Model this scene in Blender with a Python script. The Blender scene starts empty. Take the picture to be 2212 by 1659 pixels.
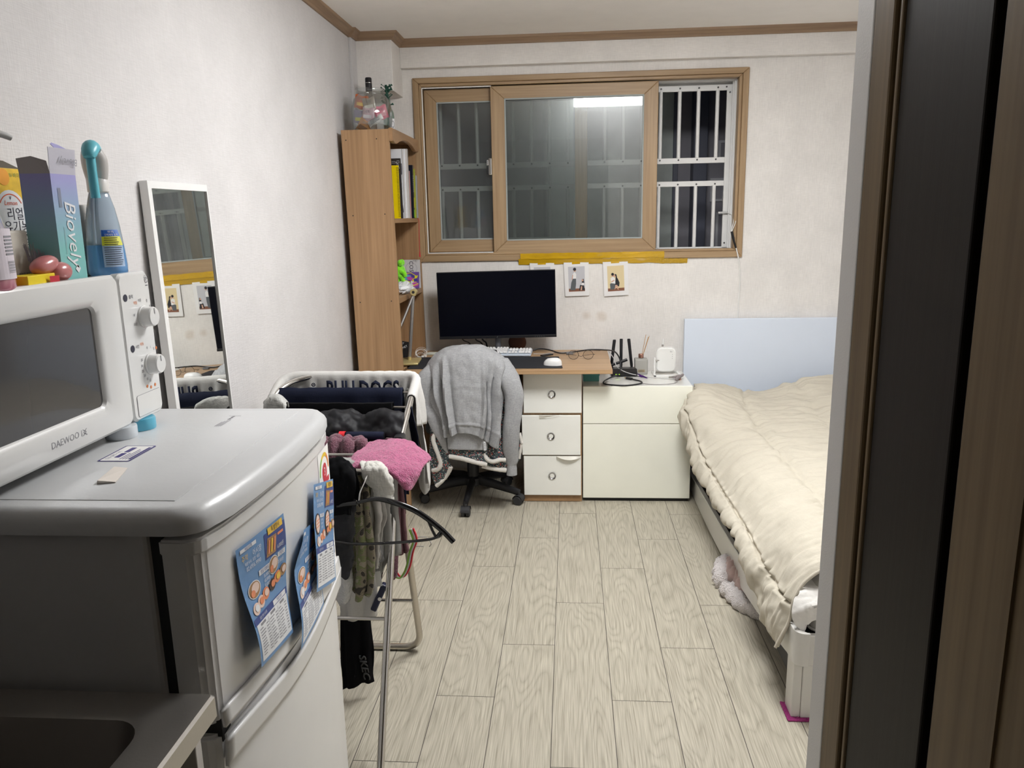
import bpy, bmesh, math, random
from mathutils import Vector, Matrix, noise, Euler
V = Vector
sc = bpy.context.scene
COL = sc.collection
R = math.radians

# ------------------------------------------------------------------ camera
cam = bpy.data.cameras.new('camera')
cam_o = bpy.data.objects.new('camera', cam)
COL.objects.link(cam_o)
yaw, pitch, roll, FPX = -0.07723813, 0.21281543, -0.0201714, 1674.512
_f = V((math.sin(yaw)*math.cos(pitch), math.cos(yaw)*math.cos(pitch), -math.sin(pitch)))
_r = V((math.cos(yaw), -math.sin(yaw), 0)); _u = _r.cross(_f)
_r2 = _r*math.cos(roll) + _u*math.sin(roll); _u2 = _u*math.cos(roll) - _r*math.sin(roll)
m = Matrix((( _r2.x, _u2.x, -_f.x, 0), (_r2.y, _u2.y, -_f.y, 0), (_r2.z, _u2.z, -_f.z, 1.6), (0, 0, 0, 1)))
cam_o.matrix_world = m
cam.sensor_fit = 'HORIZONTAL'; cam.sensor_width = 36; cam.lens = FPX/2212*36
cam.clip_start = 0.02; cam.clip_end = 60
sc.camera = cam_o

# ------------------------------------------------------------------ world, exposure
w = bpy.data.worlds.new('night'); sc.world = w; w.use_nodes = True
w.node_tree.nodes['Background'].inputs[0].default_value = (0.010, 0.012, 0.020, 1)
w.node_tree.nodes['Background'].inputs[1].default_value = 0.5
sc.view_settings.view_transform = 'Standard'; sc.view_settings.look = 'None'
sc.view_settings.exposure = 0.0; sc.view_settings.gamma = 1.0
sc.view_settings.use_curve_mapping = False
LAMP_POWER = 42.0
sc.cycles.use_denoising = True
sc.cycles.max_bounces = 10; sc.cycles.diffuse_bounces = 5; sc.cycles.transparent_max_bounces = 12
sc.cycles.transmission_bounces = 10; sc.cycles.glossy_bounces = 5
sc.cycles.caustics_reflective = False; sc.cycles.caustics_refractive = False

# ------------------------------------------------------------------ materials
def lin(h):
    h = h.lstrip('#')
    o = []
    for i in (0, 2, 4):
        v = int(h[i:i+2], 16)/255
        o.append(v/12.92 if v <= .04045 else ((v+.055)/1.055)**2.4)
    return (*o, 1)

MATS = {}
def mat(name, col, rough=.5, metal=0., var=0., vs=8., bump=0., bs=120., coat=0., trans=0., ior=1.45, emit=0., stretch=None, sheen=0., alpha=1., detail=3., spec=.5, coatr=.03):
    if name in MATS: return MATS[name]
    M = bpy.data.materials.new(name); M.use_nodes = True
    nt = M.node_tree; N = nt.nodes; L = nt.links
    b = N['Principled BSDF']; c = lin(col) if isinstance(col, str) else (*col[:3], 1)
    b.inputs['Base Color'].default_value = c
    b.inputs['Roughness'].default_value = rough; b.inputs['Metallic'].default_value = metal
    b.inputs['IOR'].default_value = ior; b.inputs['Transmission Weight'].default_value = trans
    b.inputs['Coat Weight'].default_value = coat; b.inputs['Coat Roughness'].default_value = coatr
    b.inputs['Alpha'].default_value = alpha; b.inputs['Specular IOR Level'].default_value = spec
    if sheen: b.inputs['Sheen Weight'].default_value = sheen; b.inputs['Sheen Roughness'].default_value = .5
    if emit:
        b.inputs['Emission Color'].default_value = c; b.inputs['Emission Strength'].default_value = emit
    tc = N.new('ShaderNodeTexCoord'); src = tc.outputs['Object']
    if stretch:
        mp = N.new('ShaderNodeMapping'); mp.inputs['Scale'].default_value = stretch
        L.new(src, mp.inputs[0]); src = mp.outputs[0]
    nz = N.new('ShaderNodeTexNoise'); nz.inputs['Scale'].default_value = vs; nz.inputs['Detail'].default_value = detail
    L.new(src, nz.inputs['Vector'])
    v = max(var, .015)
    mx = N.new('ShaderNodeMix'); mx.data_type = 'RGBA'
    mx.inputs[6].default_value = (*[min(1, x*(1-v)) for x in c[:3]], 1)
    mx.inputs[7].default_value = (*[min(1, x*(1+v)) for x in c[:3]], 1)
    cr = N.new('ShaderNodeMapRange'); cr.inputs[1].default_value = .3; cr.inputs[2].default_value = .7
    L.new(nz.outputs[0], cr.inputs[0]); L.new(cr.outputs[0], mx.inputs[0])
    L.new(mx.outputs[2], b.inputs['Base Color'])
    if bump:
        n2 = N.new('ShaderNodeTexNoise'); n2.inputs['Scale'].default_value = bs; n2.inputs['Detail'].default_value = 2
        L.new(src, n2.inputs['Vector'])
        bp = N.new('ShaderNodeBump'); bp.inputs['Strength'].default_value = bump; bp.inputs['Distance'].default_value = .01
        L.new(n2.outputs[0], bp.inputs['Height']); L.new(bp.outputs[0], b.inputs['Normal'])
    MATS[name] = M
    return M

def wood(name, dark, light, grain=(6, 40, 40), rough=.45, bump=.05, rings=9., lowstretch=(.6, 4, 4), coat=0., fine=.35, uv=False, spec=.5, sharp=0.):
    """contour-line wood: low-frequency stretched noise cut into rings, plus fine fibres"""
    M = bpy.data.materials.new(name); M.use_nodes = True
    nt = M.node_tree; N = nt.nodes; L = nt.links; b = N['Principled BSDF']
    tc = N.new('ShaderNodeTexCoord'); src = tc.outputs['UV' if uv else 'Object']
    m1 = N.new('ShaderNodeMapping'); m1.inputs['Scale'].default_value = lowstretch; L.new(src, m1.inputs[0])
    n1 = N.new('ShaderNodeTexNoise'); n1.inputs['Scale'].default_value = 1; n1.inputs['Detail'].default_value = 1.5; n1.inputs['Distortion'].default_value = .3
    L.new(m1.outputs[0], n1.inputs['Vector'])
    mu = N.new('ShaderNodeMath'); mu.operation = 'MULTIPLY'; mu.inputs[1].default_value = rings*6.283; L.new(n1.outputs[0], mu.inputs[0])
    si = N.new('ShaderNodeMath'); si.operation = 'SINE'; L.new(mu.outputs[0], si.inputs[0])
    if sharp:
        ab = N.new('ShaderNodeMath'); ab.operation = 'ABSOLUTE'; L.new(si.outputs[0], ab.inputs[0])
        pw = N.new('ShaderNodeMath'); pw.operation = 'POWER'; pw.inputs[1].default_value = sharp; L.new(ab.outputs[0], pw.inputs[0])
        si = N.new('ShaderNodeMath'); si.operation = 'MULTIPLY_ADD'; si.inputs[1].default_value = 2; si.inputs[2].default_value = -1.35; L.new(pw.outputs[0], si.inputs[0])
    m2 = N.new('ShaderNodeMapping'); m2.inputs['Scale'].default_value = grain; L.new(src, m2.inputs[0])
    n2 = N.new('ShaderNodeTexNoise'); n2.inputs['Scale'].default_value = 1; n2.inputs['Detail'].default_value = 4; L.new(m2.outputs[0], n2.inputs['Vector'])
    a = N.new('ShaderNodeMath'); a.operation = 'MULTIPLY_ADD'; a.inputs[1].default_value = (1-fine)*.5*.6; a.inputs[2].default_value = .5
    L.new(si.outputs[0], a.inputs[0])
    mr = N.new('ShaderNodeMapRange'); mr.inputs[1].default_value = .25; mr.inputs[2].default_value = .75; mr.inputs[3].default_value = -1; mr.inputs[4].default_value = 1
    L.new(n2.outputs[0], mr.inputs[0])
    a2 = N.new('ShaderNodeMath'); a2.operation = 'MULTIPLY_ADD'; a2.inputs[1].default_value = fine*.5; L.new(mr.outputs[0], a2.inputs[0]); L.new(a.outputs[0], a2.inputs[2])
    mx = N.new('ShaderNodeMix'); mx.data_type = 'RGBA'; mx.inputs[6].default_value = lin(dark); mx.inputs[7].default_value = lin(light)
    L.new(a2.outputs[0], mx.inputs[0]); L.new(mx.outputs[2], b.inputs['Base Color'])
    b.inputs['Roughness'].default_value = rough; b.inputs['Coat Weight'].default_value = coat; b.inputs['Specular IOR Level'].default_value = spec
    bp = N.new('ShaderNodeBump'); bp.inputs['Strength'].default_value = bump; bp.inputs['Distance'].default_value = .003
    L.new(a2.outputs[0], bp.inputs['Height']); L.new(bp.outputs[0], b.inputs['Normal'])
    MATS[name] = M
    return M

def weave(name, col, rough=.85, scale=700., bump=.25, var=.05, cell=None, sheen=0.):
    """woven paper or cloth: crossed fine waves"""
    M = mat(name, col, rough, var=var, vs=5, sheen=sheen, spec=.12); nt = M.node_tree; N = nt.nodes; L = nt.links
    tc = N.new('ShaderNodeTexCoord')
    outs = []
    for ax in range(2):
        mp = N.new('ShaderNodeMapping'); mp.inputs['Scale'].default_value = (scale, scale, scale*.08) if ax == 0 else (scale*.08, scale*.08, scale)
        L.new(tc.outputs['Object'], mp.inputs[0])
        nz = N.new('ShaderNodeTexNoise'); nz.inputs['Scale'].default_value = 1; nz.inputs['Detail'].default_value = 1; L.new(mp.outputs[0], nz.inputs['Vector'])
        outs.append(nz.outputs[0])
    ad = N.new('ShaderNodeMath'); L.new(outs[0], ad.inputs[0]); L.new(outs[1], ad.inputs[1])
    bp = N.new('ShaderNodeBump'); bp.inputs['Strength'].default_value = bump; bp.inputs['Distance'].default_value = .002
    L.new(ad.outputs[0], bp.inputs['Height'])
    b = N['Principled BSDF']; L.new(bp.outputs[0], b.inputs['Normal'])
    mx = [n for n in N if n.bl_idname == 'ShaderNodeMix'][0]
    hs = N.new('ShaderNodeMapRange'); hs.inputs[1].default_value = .6; hs.inputs[2].default_value = 1.4; hs.inputs[3].default_value = 1-var*1.6; hs.inputs[4].default_value = 1+var
    L.new(ad.outputs[0], hs.inputs[0])
    vm = N.new('ShaderNodeVectorMath'); vm.operation = 'SCALE'; L.new(mx.outputs[2], vm.inputs[0]); L.new(hs.outputs[0], vm.inputs['Scale'])
    L.new(vm.outputs[0], b.inputs['Base Color'])
    return M

# ------------------------------------------------------------------ mesh builder
class MB:
    def __init__(s): s.v = []; s.f = []; s.m = []; s.cur = 0; s.T = None; s.uv = None
    def mi(s, i): s.cur = i; return s
    def add(s, vs, fs):
        o = len(s.v)
        for p in vs:
            p = V(p); s.v.append(s.T @ p if s.T else p)
        for f in fs: s.f.append(tuple(o+i for i in f)); s.m.append(s.cur)
        return s
    def addbm(s, bm):
        bm.verts.index_update()
        return s.add([v.co.copy() for v in bm.verts], [[v.index for v in f.verts] for f in bm.faces])
    def box(s, x0, x1, y0, y1, z0, z1, b=0., seg=2, M=None):
        bm = bmesh.new(); bmesh.ops.create_cube(bm, size=1)
        for v in bm.verts: v.co = V(((x0+x1)/2+v.co.x*(x1-x0), (y0+y1)/2+v.co.y*(y1-y0), (z0+z1)/2+v.co.z*(z1-z0)))
        if b: bmesh.ops.bevel(bm, geom=bm.edges[:], offset=b, segments=seg, affect='EDGES', profile=.5)
        if M: bm.transform(M)
        s.addbm(bm); bm.free(); return s
    def sphere(s, c, r, seg=16, M=None):
        r = (r, r, r) if not hasattr(r, '__len__') else r
        bm = bmesh.new(); bmesh.ops.create_uvsphere(bm, u_segments=seg, v_segments=max(6, seg*2//3), radius=1)
        for v in bm.verts: v.co = V((v.co.x*r[0], v.co.y*r[1], v.co.z*r[2]))
        if M: bm.transform(M)
        bmesh.ops.translate(bm, vec=V(c), verts=bm.verts)
        s.addbm(bm); bm.free(); return s
    def tube(s, pts, r, n=8, closed=False, cap=True, flat=None):
        pts = [V(p) for p in pts]; k = len(pts)
        rs = r if hasattr(r, '__len__') else [r]*k
        tang = []
        for i in range(k):
            a = pts[(i-1) % k] if (closed or i > 0) else pts[i]; b = pts[(i+1) % k] if (closed or i < k-1) else pts[i]
            t = (b-a); tang.append(t.normalized() if t.length > 1e-9 else V((0, 0, 1)))
        ref = V((0, 0, 1)) if abs(tang[0].z) < .9 else V((1, 0, 0))
        nrm = (ref - tang[0]*ref.dot(tang[0])).normalized()
        vs, fs = [], []
        for i in range(k):
            nrm = nrm - tang[i]*nrm.dot(tang[i])
            nrm = nrm.normalized() if nrm.length > 1e-6 else V((1, 0, 0))
            bi = tang[i].cross(nrm)
            for j in range(n):
                a = 2*math.pi*j/n
                vs.append(pts[i] + nrm*(math.cos(a)*rs[i]) + bi*(math.sin(a)*rs[i]*(flat or 1)))
        for i in range(k if closed else k-1):
            for j in range(n):
                a = i*n+j; b = i*n+(j+1) % n; c = ((i+1) % k)*n+(j+1) % n; d = ((i+1) % k)*n+j
                fs.append((a, b, c, d))
        if cap and not closed:
            fs.append(tuple(range(n-1, -1, -1))); fs.append(tuple((k-1)*n+j for j in range(n)))
        return s.add(vs, fs)
    def cyl(s, a, b, r, n=16, r2=None):
        return s.tube([a, b], [r, r if r2 is None else r2], n)
    def lathe(s, prof, c=(0, 0, 0), n=24, M=None, sq=0):
        """profile of (radius, z); sq > 0 squares the section"""
        vs, fs = [], []
        for r, z in prof:
            for j in range(n):
                a = 2*math.pi*j/n; x, y = math.cos(a), math.sin(a)
                if sq:
                    q = (abs(x)**sq + abs(y)**sq)**(-1/sq); x *= q; y *= q
                p = V((x*r, y*r, z)); p = M @ p if M else p
                vs.append(p + V(c))
        for i in range(len(prof)-1):
            for j in range(n):
                fs.append((i*n+j, i*n+(j+1) % n, (i+1)*n+(j+1) % n, (i+1)*n+j))
        fs.append(tuple(range(n-1, -1, -1))); fs.append(tuple((len(prof)-1)*n+j for j in range(n)))
        return s.add(vs, fs)
    def prism(s, poly, a0, a1, ax=1, b=0., seg=2, M=None):
        """polygon extruded along axis ax (0 x, 1 y, 2 z); poly holds the other two coordinates in order"""
        def P(p, a):
            return V((a, p[0], p[1])) if ax == 0 else V((p[0], a, p[1])) if ax == 1 else V((p[0], p[1], a))
        bm = bmesh.new(); va = [bm.verts.new(P(p, a0)) for p in poly]; vb = [bm.verts.new(P(p, a1)) for p in poly]
        n = len(poly); bm.faces.new(va); bm.faces.new(vb[::-1])
        for i in range(n): bm.faces.new((va[i], va[(i+1) % n], vb[(i+1) % n], vb[i]))
        bmesh.ops.recalc_face_normals(bm, faces=bm.faces[:])
        if b: bmesh.ops.bevel(bm, geom=[e for e in bm.edges], offset=b, segments=seg, affect='EDGES')
        if M: bm.transform(M)
        s.addbm(bm); bm.free(); return s
    def hexa(s, p):
        """eight corners: bottom ring then top ring"""
        return s.add(p, [(3, 2, 1, 0), (4, 5, 6, 7), (0, 1, 5, 4), (1, 2, 6, 5), (2, 3, 7, 6), (3, 0, 4, 7)])
    def grid(s, fn, nu, nv, cu=False, cv=False):
        vs = [fn(i/(nu if cu else nu-1), j/(nv if cv else nv-1)) for i in range(nu) for j in range(nv)]; fs = []
        for i in range(nu if cu else nu-1):
            for j in range(nv if cv else nv-1):
                i2, j2 = (i+1) % nu, (j+1) % nv
                fs.append((i*nv+j, i2*nv+j, i2*nv+j2, i*nv+j2))
        return s.add(vs, fs)
    def poly(s, pts): return s.add(pts, [tuple(range(len(pts)))])
    def obj(s, name, mats, parent=None, solid=0., smooth=None, weld=False, sub=0, off=-1):
        me = bpy.data.meshes.new(name)
        mats = mats if isinstance(mats, (list, tuple)) else [mats]
        vs = s.v
        loc = V((0, 0, 0))
        if parent is not None:
            inv = WM[parent.name].inverted(); vs = [inv @ p for p in vs]
        else:
            xs = [p.x for p in vs]; ys = [p.y for p in vs]; zs = [p.z for p in vs]
            loc = V(((min(xs)+max(xs))/2, (min(ys)+max(ys))/2, min(zs))); vs = [p-loc for p in vs]
        me.from_pydata([tuple(p) for p in vs], [], s.f)
        for mm in mats: me.materials.append(mm)
        me.polygons.foreach_set('material_index', s.m)
        if s.uv:
            ul = me.uv_layers.new(name='UVMap')
            for l in me.loops: ul.data[l.index].uv = s.uv[l.vertex_index]
        if smooth is not None:
            me.polygons.foreach_set('use_smooth', [True]*len(me.polygons))
            me.set_sharp_from_angle(angle=R(smooth))
        me.validate(); me.update()
        o = bpy.data.objects.new(name, me); COL.objects.link(o); o.location = loc
        WM[o.name] = Matrix.Translation(loc) if parent is None else WM[parent.name].copy()
        if parent is not None: o.parent = parent
        if solid:
            md = o.modifiers.new('thickness', 'SOLIDIFY'); md.thickness = solid; md.offset = off
        if sub:
            md = o.modifiers.new('smooth', 'SUBSURF'); md.levels = sub; md.render_levels = sub
        return o
WM = {}

def tag(o, label=None, cat=None, group=None, kind=None):
    if label: o['label'] = label
    if cat: o['category'] = cat
    if group: o['group'] = group
    if kind: o['kind'] = kind
    return o
def thing(name, label, cat, loc, rz=0., group=None, rot=None):
    o = bpy.data.objects.new(name, None); COL.objects.link(o); o.empty_display_size = .05
    o.location = loc; o.rotation_euler = rot or (0, 0, rz)
    WM[o.name] = Matrix.Translation(V(loc)) @ Euler(rot or (0, 0, rz)).to_matrix().to_4x4()
    return tag(o, label, cat, group)
def struct(o): o['kind'] = 'structure'; return o

def catmull(P, t):
    n = len(P)-1; x = t*n; i = min(int(x), n-1); u = x-i
    p0 = P[i-1] if i > 0 else P[i]*2-P[i+1]; p1 = P[i]; p2 = P[i+1]; p3 = P[i+2] if i < n-1 else P[n]*2-P[n-1]
    return .5*((2*p1)+(p2-p0)*u+(2*p0-5*p1+4*p2-p3)*u*u+(3*p1-p0-3*p2+p3)*u*u*u)
def spline(P, n, closed=False):
    P = [V(p) for p in P]
    if closed:
        k = len(P); Q = P[-2:]+P+P[:3]; out = []
        for i in range(n):
            out.append(catmull(Q, (2+i/n*k)/(len(Q)-1)))
        return out
    return [catmull(P, i/(n-1)) for i in range(n)]
def patch_fn(ctrl):
    C = [[V(p) for p in row] for row in ctrl]
    def f(u, v): return catmull([catmull(row, u) for row in C], v)
    return f
def patch(mb, ctrl, nu=30, nv=30, disp=None):
    """smooth sheet through a grid of control points; disp(u, v, p) moves it along its normal"""
    f = patch_fn(ctrl)
    P = [[f(i/(nu-1), j/(nv-1)) for j in range(nv)] for i in range(nu)]
    if disp:
        Q = []
        for i in range(nu):
            row = []
            for j in range(nv):
                du = P[min(i+1, nu-1)][j]-P[max(i-1, 0)][j]; dv = P[i][min(j+1, nv-1)]-P[i][max(j-1, 0)]
                nn = du.cross(dv); nn = nn.normalized() if nn.length > 1e-9 else V((0, 0, 1))
                row.append(P[i][j]+nn*disp(i/(nu-1), j/(nv-1), P[i][j]))
            Q.append(row)
        P = Q
    o = len(mb.v)
    return mb.add([p for row in P for p in row], [(i*nv+j, (i+1)*nv+j, (i+1)*nv+j+1, i*nv+j+1) for i in range(nu-1) for j in range(nv-1)])
def nz(p, s=1., oct=3, seed=0.): return noise.fractal(V(p)*s+V((seed, seed*1.7, -seed)), 1., 2., oct)

# flat shapes laid on a surface S(u, v, height) -> point
_TXT = {}
def text_mesh(t, res=2, bold=0.):
    k = (t, res, bold)
    if k not in _TXT:
        c = bpy.data.curves.new('lettering', 'FONT'); c.body = t; c.resolution_u = res; c.align_x = 'CENTER'; c.align_y = 'CENTER'; c.offset = bold
        o = bpy.data.objects.new('lettering', c); COL.objects.link(o)
        dg = bpy.context.evaluated_depsgraph_get(); me = bpy.data.meshes.new_from_object(o.evaluated_get(dg))
        _TXT[k] = ([v.co.copy() for v in me.vertices], [tuple(p.vertices) for p in me.polygons])
        bpy.data.objects.remove(o); bpy.data.curves.remove(c); bpy.data.meshes.remove(me)
    return _TXT[k]
def put_text(mb, S, t, u, v, size, rot=0., h=.0004, sx=1., shear=0., res=2, flip=False, bold=0.):
    vs, fs = text_mesh(t, res, bold); c, s_ = math.cos(rot), math.sin(rot)
    out = []
    for p in vs:
        x, y = (p.x+p.y*shear)*size*sx, p.y*size
        if flip: y = -y
        out.append(S(u+x*c-y*s_, v+x*s_+y*c, h))
    mb.add(out, fs)
def put_poly(mb, S, pts, h=.0003, n=1):
    mb.add([S(a, b, h) for a, b in pts], [tuple(range(len(pts)))])
def put_rect(mb, S, u0, u1, v0, v1, h=.0002, nu=1, nv=1, r=0.):
    if r:
        pts = []
        for cx, cy, a0 in ((u1-r, v1-r, 0), (u0+r, v1-r, 90), (u0+r, v0+r, 180), (u1-r, v0+r, 270)):
            for k in range(5): a = R(a0+k*22.5); pts.append((cx+r*math.cos(a), cy+r*math.sin(a)))
        return put_poly(mb, S, pts, h)
    mb.grid(lambda a, b: S(u0+(u1-u0)*a, v0+(v1-v0)*b, h), nu+1, nv+1)
def put_disc(mb, S, u, v, r, h=.0003, n=20, sy=1.):
    put_poly(mb, S, [(u+r*math.cos(2*math.pi*k/n), v+r*sy*math.sin(2*math.pi*k/n)) for k in range(n)], h)
def put_ring(mb, S, u, v, r0, r1, h=.0003, n=28, a0=0., a1=360., sy=1.):
    full = a1-a0 >= 359.9; k = n if full else n+1; vs, fs = [], []
    for i in range(k):
        a = R(a0+(a1-a0)*i/n)
        vs += [S(u+r0*math.cos(a), v+r0*sy*math.sin(a), h), S(u+r1*math.cos(a), v+r1*sy*math.sin(a), h)]
    for i in range(n):
        j = (i+1) % k; fs.append((2*i, 2*i+1, 2*j+1, 2*j))
    mb.add(vs, fs)
def put_line(mb, S, pts, wd, h=.0003):
    for (a, b) in zip(pts[:-1], pts[1:]):
        d = V((b[0]-a[0], b[1]-a[1])); l = d.length or 1; n_ = V((-d.y, d.x))/l*wd/2
        put_poly(mb, S, [(a[0]+n_.x, a[1]+n_.y), (a[0]-n_.x, a[1]-n_.y), (b[0]-n_.x, b[1]-n_.y), (b[0]+n_.x, b[1]+n_.y)], h)
def frame_of(o, ux, uy):
    """flat surface with origin o and unit axes ux, uy"""
    o, ux, uy = V(o), V(ux).normalized(), V(uy).normalized(); nn = ux.cross(uy)
    return lambda u, v, h=0: o+ux*u+uy*v+nn*h
# ------------------------------------------------------------------ palette
WALLP = weave('wallpaper', (.615, .60, .598), .9, 330, .35, .035)  # same paper as the back wall, coloured darker to offset the strong lamplight
CEIL = mat('ceiling_paper', (.94, .915, .88), .95, bump=.1, bs=250)
OAK = wood('oak_trim', '#8d7152', '#b09673', grain=(3, 90, 90), lowstretch=(.5, 9, 9), rings=3, bump=.04, fine=.75)
OAKV = wood('oak_trim_upright', '#8d7152', '#b09673', grain=(90, 90, 3), lowstretch=(9, 9, .5), rings=3, bump=.04, fine=.75)
CROWN = wood('crown_wood', '#7d6450', '#a1876b', grain=(4, 60, 60), lowstretch=(.4, 10, 10), rings=3, rough=.5, fine=.7)
CROWNY = wood('crown_wood_side', '#7d6450', '#a1876b', grain=(60, 4, 60), lowstretch=(10, .4, 10), rings=3, rough=.5, fine=.7)
WHITE = mat('white_plastic', (.80, .80, .78), .35)
WHITEM = mat('white_metal', (.78, .78, .77), .3)
BLACK = mat('black_plastic', (.012, .012, .014), .4)
DARK = mat('dark_rubber', (.03, .03, .032), .6)
STEEL = mat('stainless_steel', (.62, .60, .57), .22, 1.0)
CHROME = mat('chrome', (.8, .8, .8), .08, 1.0)
INK = mat('dark_ink', (.03, .03, .05), .7)
GREYINK = mat('grey_ink', (.25, .25, .27), .7)
PAPER = mat('white_paper', (.85, .84, .82), .8)

HALLDIM = mat('dimmed_hall_wall', (.16, .145, .13), .6)  # unseen hall walls, coloured dark to cut the bounced light
# ------------------------------------------------------------------ ceiling lamp (above the frame, seen in the window glass)
lamp = thing('ceiling_lamp', 'white rectangular ceiling lamp, lit, reflected at the top of the window glass', 'lamp', (.34, 2.72, 2.61))
mb = MB(); mb.box(.02, .66, 2.34, 3.10, 2.592, 2.61, .004); mb.obj('lamp_housing', WHITEM, lamp)
GLOW = mat('lamp_diffuser_glow', (1.0, 1.0, 1.0), .5, emit=LAMP_POWER)
mb = MB(); mb.box(.035, .645, 2.355, 3.085, 2.532, 2.594, .016); mb.obj('lamp_diffuser', GLOW, lamp)

# ------------------------------------------------------------------ floor of printed planks
FLOORW = wood('floor_planks', '#7d7666', '#d2ccbb', grain=(300, 6, 1), lowstretch=(6.5, .95, 1), rings=11, rough=.45, bump=.12, fine=.62, sharp=.55, uv=True)
SEAM = mat('floor_seam', (.06, .05, .045), .8)
rnd = random.Random(4)
mb = MB(); mb.uv = []
def rect_z(x0, x1, y0, y1, z, u0, v0):
    mb.add([(x0, y0, z), (x1, y0, z), (x1, y1, z), (x0, y1, z)], [(0, 1, 2, 3)])
    mb.uv += [(u0, v0), (u0+x1-x0, v0), (u0+x1-x0, v0+y1-y0), (u0, v0+y1-y0)]
mb.mi(1); mb.box(-1.3, 2.0, -1.4, 4.95, -.08, -.0012); mb.uv += [(0, 0)]*8
mb.mi(0); g = .0011
for k in range(-7, 11):
    x0, x1 = max(-1.3, -.0641+.1992*(k-1)), min(2.0, -.0641+.1992*k)
    if x1 <= x0: continue
    y = 2.68+.3345*k
    while y > -1.4: y -= 1.005
    while y < 4.95:
        rect_z(x0+g, x1-g, max(-1.4, y+g), min(4.95, y+1.005-g), 0, rnd.random()*60, rnd.random()*60); y += 1.005
struct(mb.obj('floor', [FLOORW, SEAM]))

# ------------------------------------------------------------------ walls and ceiling
mb = MB(); mb.box(-1.4, 2.1, -1.5, 5.0, 2.61, 2.75); struct(mb.obj('ceiling', CEIL))
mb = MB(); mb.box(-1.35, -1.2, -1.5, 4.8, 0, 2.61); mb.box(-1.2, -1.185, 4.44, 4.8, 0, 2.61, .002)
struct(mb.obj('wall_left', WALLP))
WX0, WX1, WZ0, WZ1 = -.905, .995, 1.365, 2.385
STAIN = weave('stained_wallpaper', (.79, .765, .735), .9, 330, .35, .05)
def add_stains(M, spots, col):
    nt = M.node_tree; N = nt.nodes; L = nt.links; b = N['Principled BSDF']
    src = b.inputs['Base Color'].links[0].from_socket
    tc = N.new('ShaderNodeTexCoord')
    for (x, y, z, r, k) in spots:
        ds = N.new('ShaderNodeVectorMath'); ds.operation = 'DISTANCE'; ds.inputs[1].default_value = (x, y, z)
        nzn = N.new('ShaderNodeTexNoise'); nzn.inputs['Scale'].default_value = 14; L.new(tc.outputs['Object'], nzn.inputs[0])
        L.new(tc.outputs['Object'], ds.inputs[0])
        ad = N.new('ShaderNodeMath'); ad.operation = 'MULTIPLY_ADD'; ad.inputs[1].default_value = r*1.2; L.new(nzn.outputs[0], ad.inputs[0]); L.new(ds.outputs['Value'], ad.inputs[2])
        mr = N.new('ShaderNodeMapRange'); mr.inputs[1].default_value = r*.9; mr.inputs[2].default_value = r*1.7; mr.inputs[3].default_value = k; mr.inputs[4].default_value = 0
        L.new(ad.outputs[0], mr.inputs[0])
        mx = N.new('ShaderNodeMix'); mx.data_type = 'RGBA'; L.new(src, mx.inputs[6]); mx.inputs[7].default_value = lin(col); L.new(mr.outputs[0], mx.inputs[0])
        src = mx.outputs[2]
    L.new(src, b.inputs['Base Color'])
mb = MB()
mb.box(-1.35, WX0, 4.8, 4.99, 0, 2.61); mb.box(WX1, 2.1, 4.8, 4.99, 0, 2.61)
mb.box(WX0, WX1, 4.8, 4.99, 0, WZ0); mb.box(WX0, WX1, 4.8, 4.99, WZ1, 2.61)
mb.box(-.985, 1.9, 4.75, 4.8, 2.457, 2.61, .003)          # beam over the window
mb.box(-1.2, -.985, 4.54, 4.8, 2.303, 2.61, .003)         # boxed-in corner
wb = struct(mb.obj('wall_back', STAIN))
c = wb.location
add_stains(STAIN, [(.19-c.x, 4.8-c.y, .985-c.z, .035, .28), (.10-c.x, 4.8-c.y, .99-c.z, .03, .25)], '#b09674')
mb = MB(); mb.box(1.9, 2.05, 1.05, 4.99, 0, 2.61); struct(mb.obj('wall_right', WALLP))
mb = MB(); mb.box(-1.35, 2.1, -1.5, -1.4, 0, 2.61); struct(mb.obj('wall_front', HALLDIM))
# partition beside the kitchen opening: its end shows as the upright strips on the right
JAMBW = mat('jamb_white', (.72, .71, .70), .5, bump=.05, bs=300)
JAMB = wood('jamb_wood', '#615039', '#7d6a4e', grain=(80, 80, 2.5), lowstretch=(12, 12, .4), rings=3, rough=.5, fine=.7, spec=.2)
JAMBSH = wood('jamb_wood_shaded', '#120c08', '#19120c', grain=(80, 80, 2.5), lowstretch=(12, 12, .4), rings=3, rough=.5, fine=.7, spec=.15)  # jamb wood with the dim hall's shade put into its colour
mb = MB(); mb.box(.42, 2.1, .66, 1.19, 0, 2.61); struct(mb.obj('wall_partition', WALLP))
mb = MB(); mb.box(.52, .66, -1.4, .66, 0, 2.61); struct(mb.obj('wall_hall', HALLDIM))
mb = MB(); mb.box(.40, .60, 1.131, 1.196, 0, 2.61, .003); struct(mb.obj('trim_1', JAMBW))
d = struct(thing('door_1', None, None, (.42, .95, 0)))
mb = MB(); mb.box(.40, .43, 1.062, 1.131, 0, 2.61, .004); mb.box(.412, .43, 1.052, 1.062, 0, 2.61); mb.box(.402, .43, 1.041, 1.052, 0, 2.61, .003); mb.obj('door_frame', JAMB, d)
mb = MB(); mb.box(.405, .43, .83, 1.041, 0, 2.61, .003); mb.obj('frame_board', JAMBSH, d)
mb = MB(); mb.box(.415, .45, .80, .83, 0, 2.61); mb.obj('door_gap_shade', BLACK, d)  # black strip stands in for the shaded gap beside the leaf
mb = MB(); mb.box(.40, .44, -.3, .80, .01, 2.5, .003); mb.box(.397, .401, .676, .684, .01, 1.45); mb.obj('door_leaf', JAMB, d)
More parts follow.
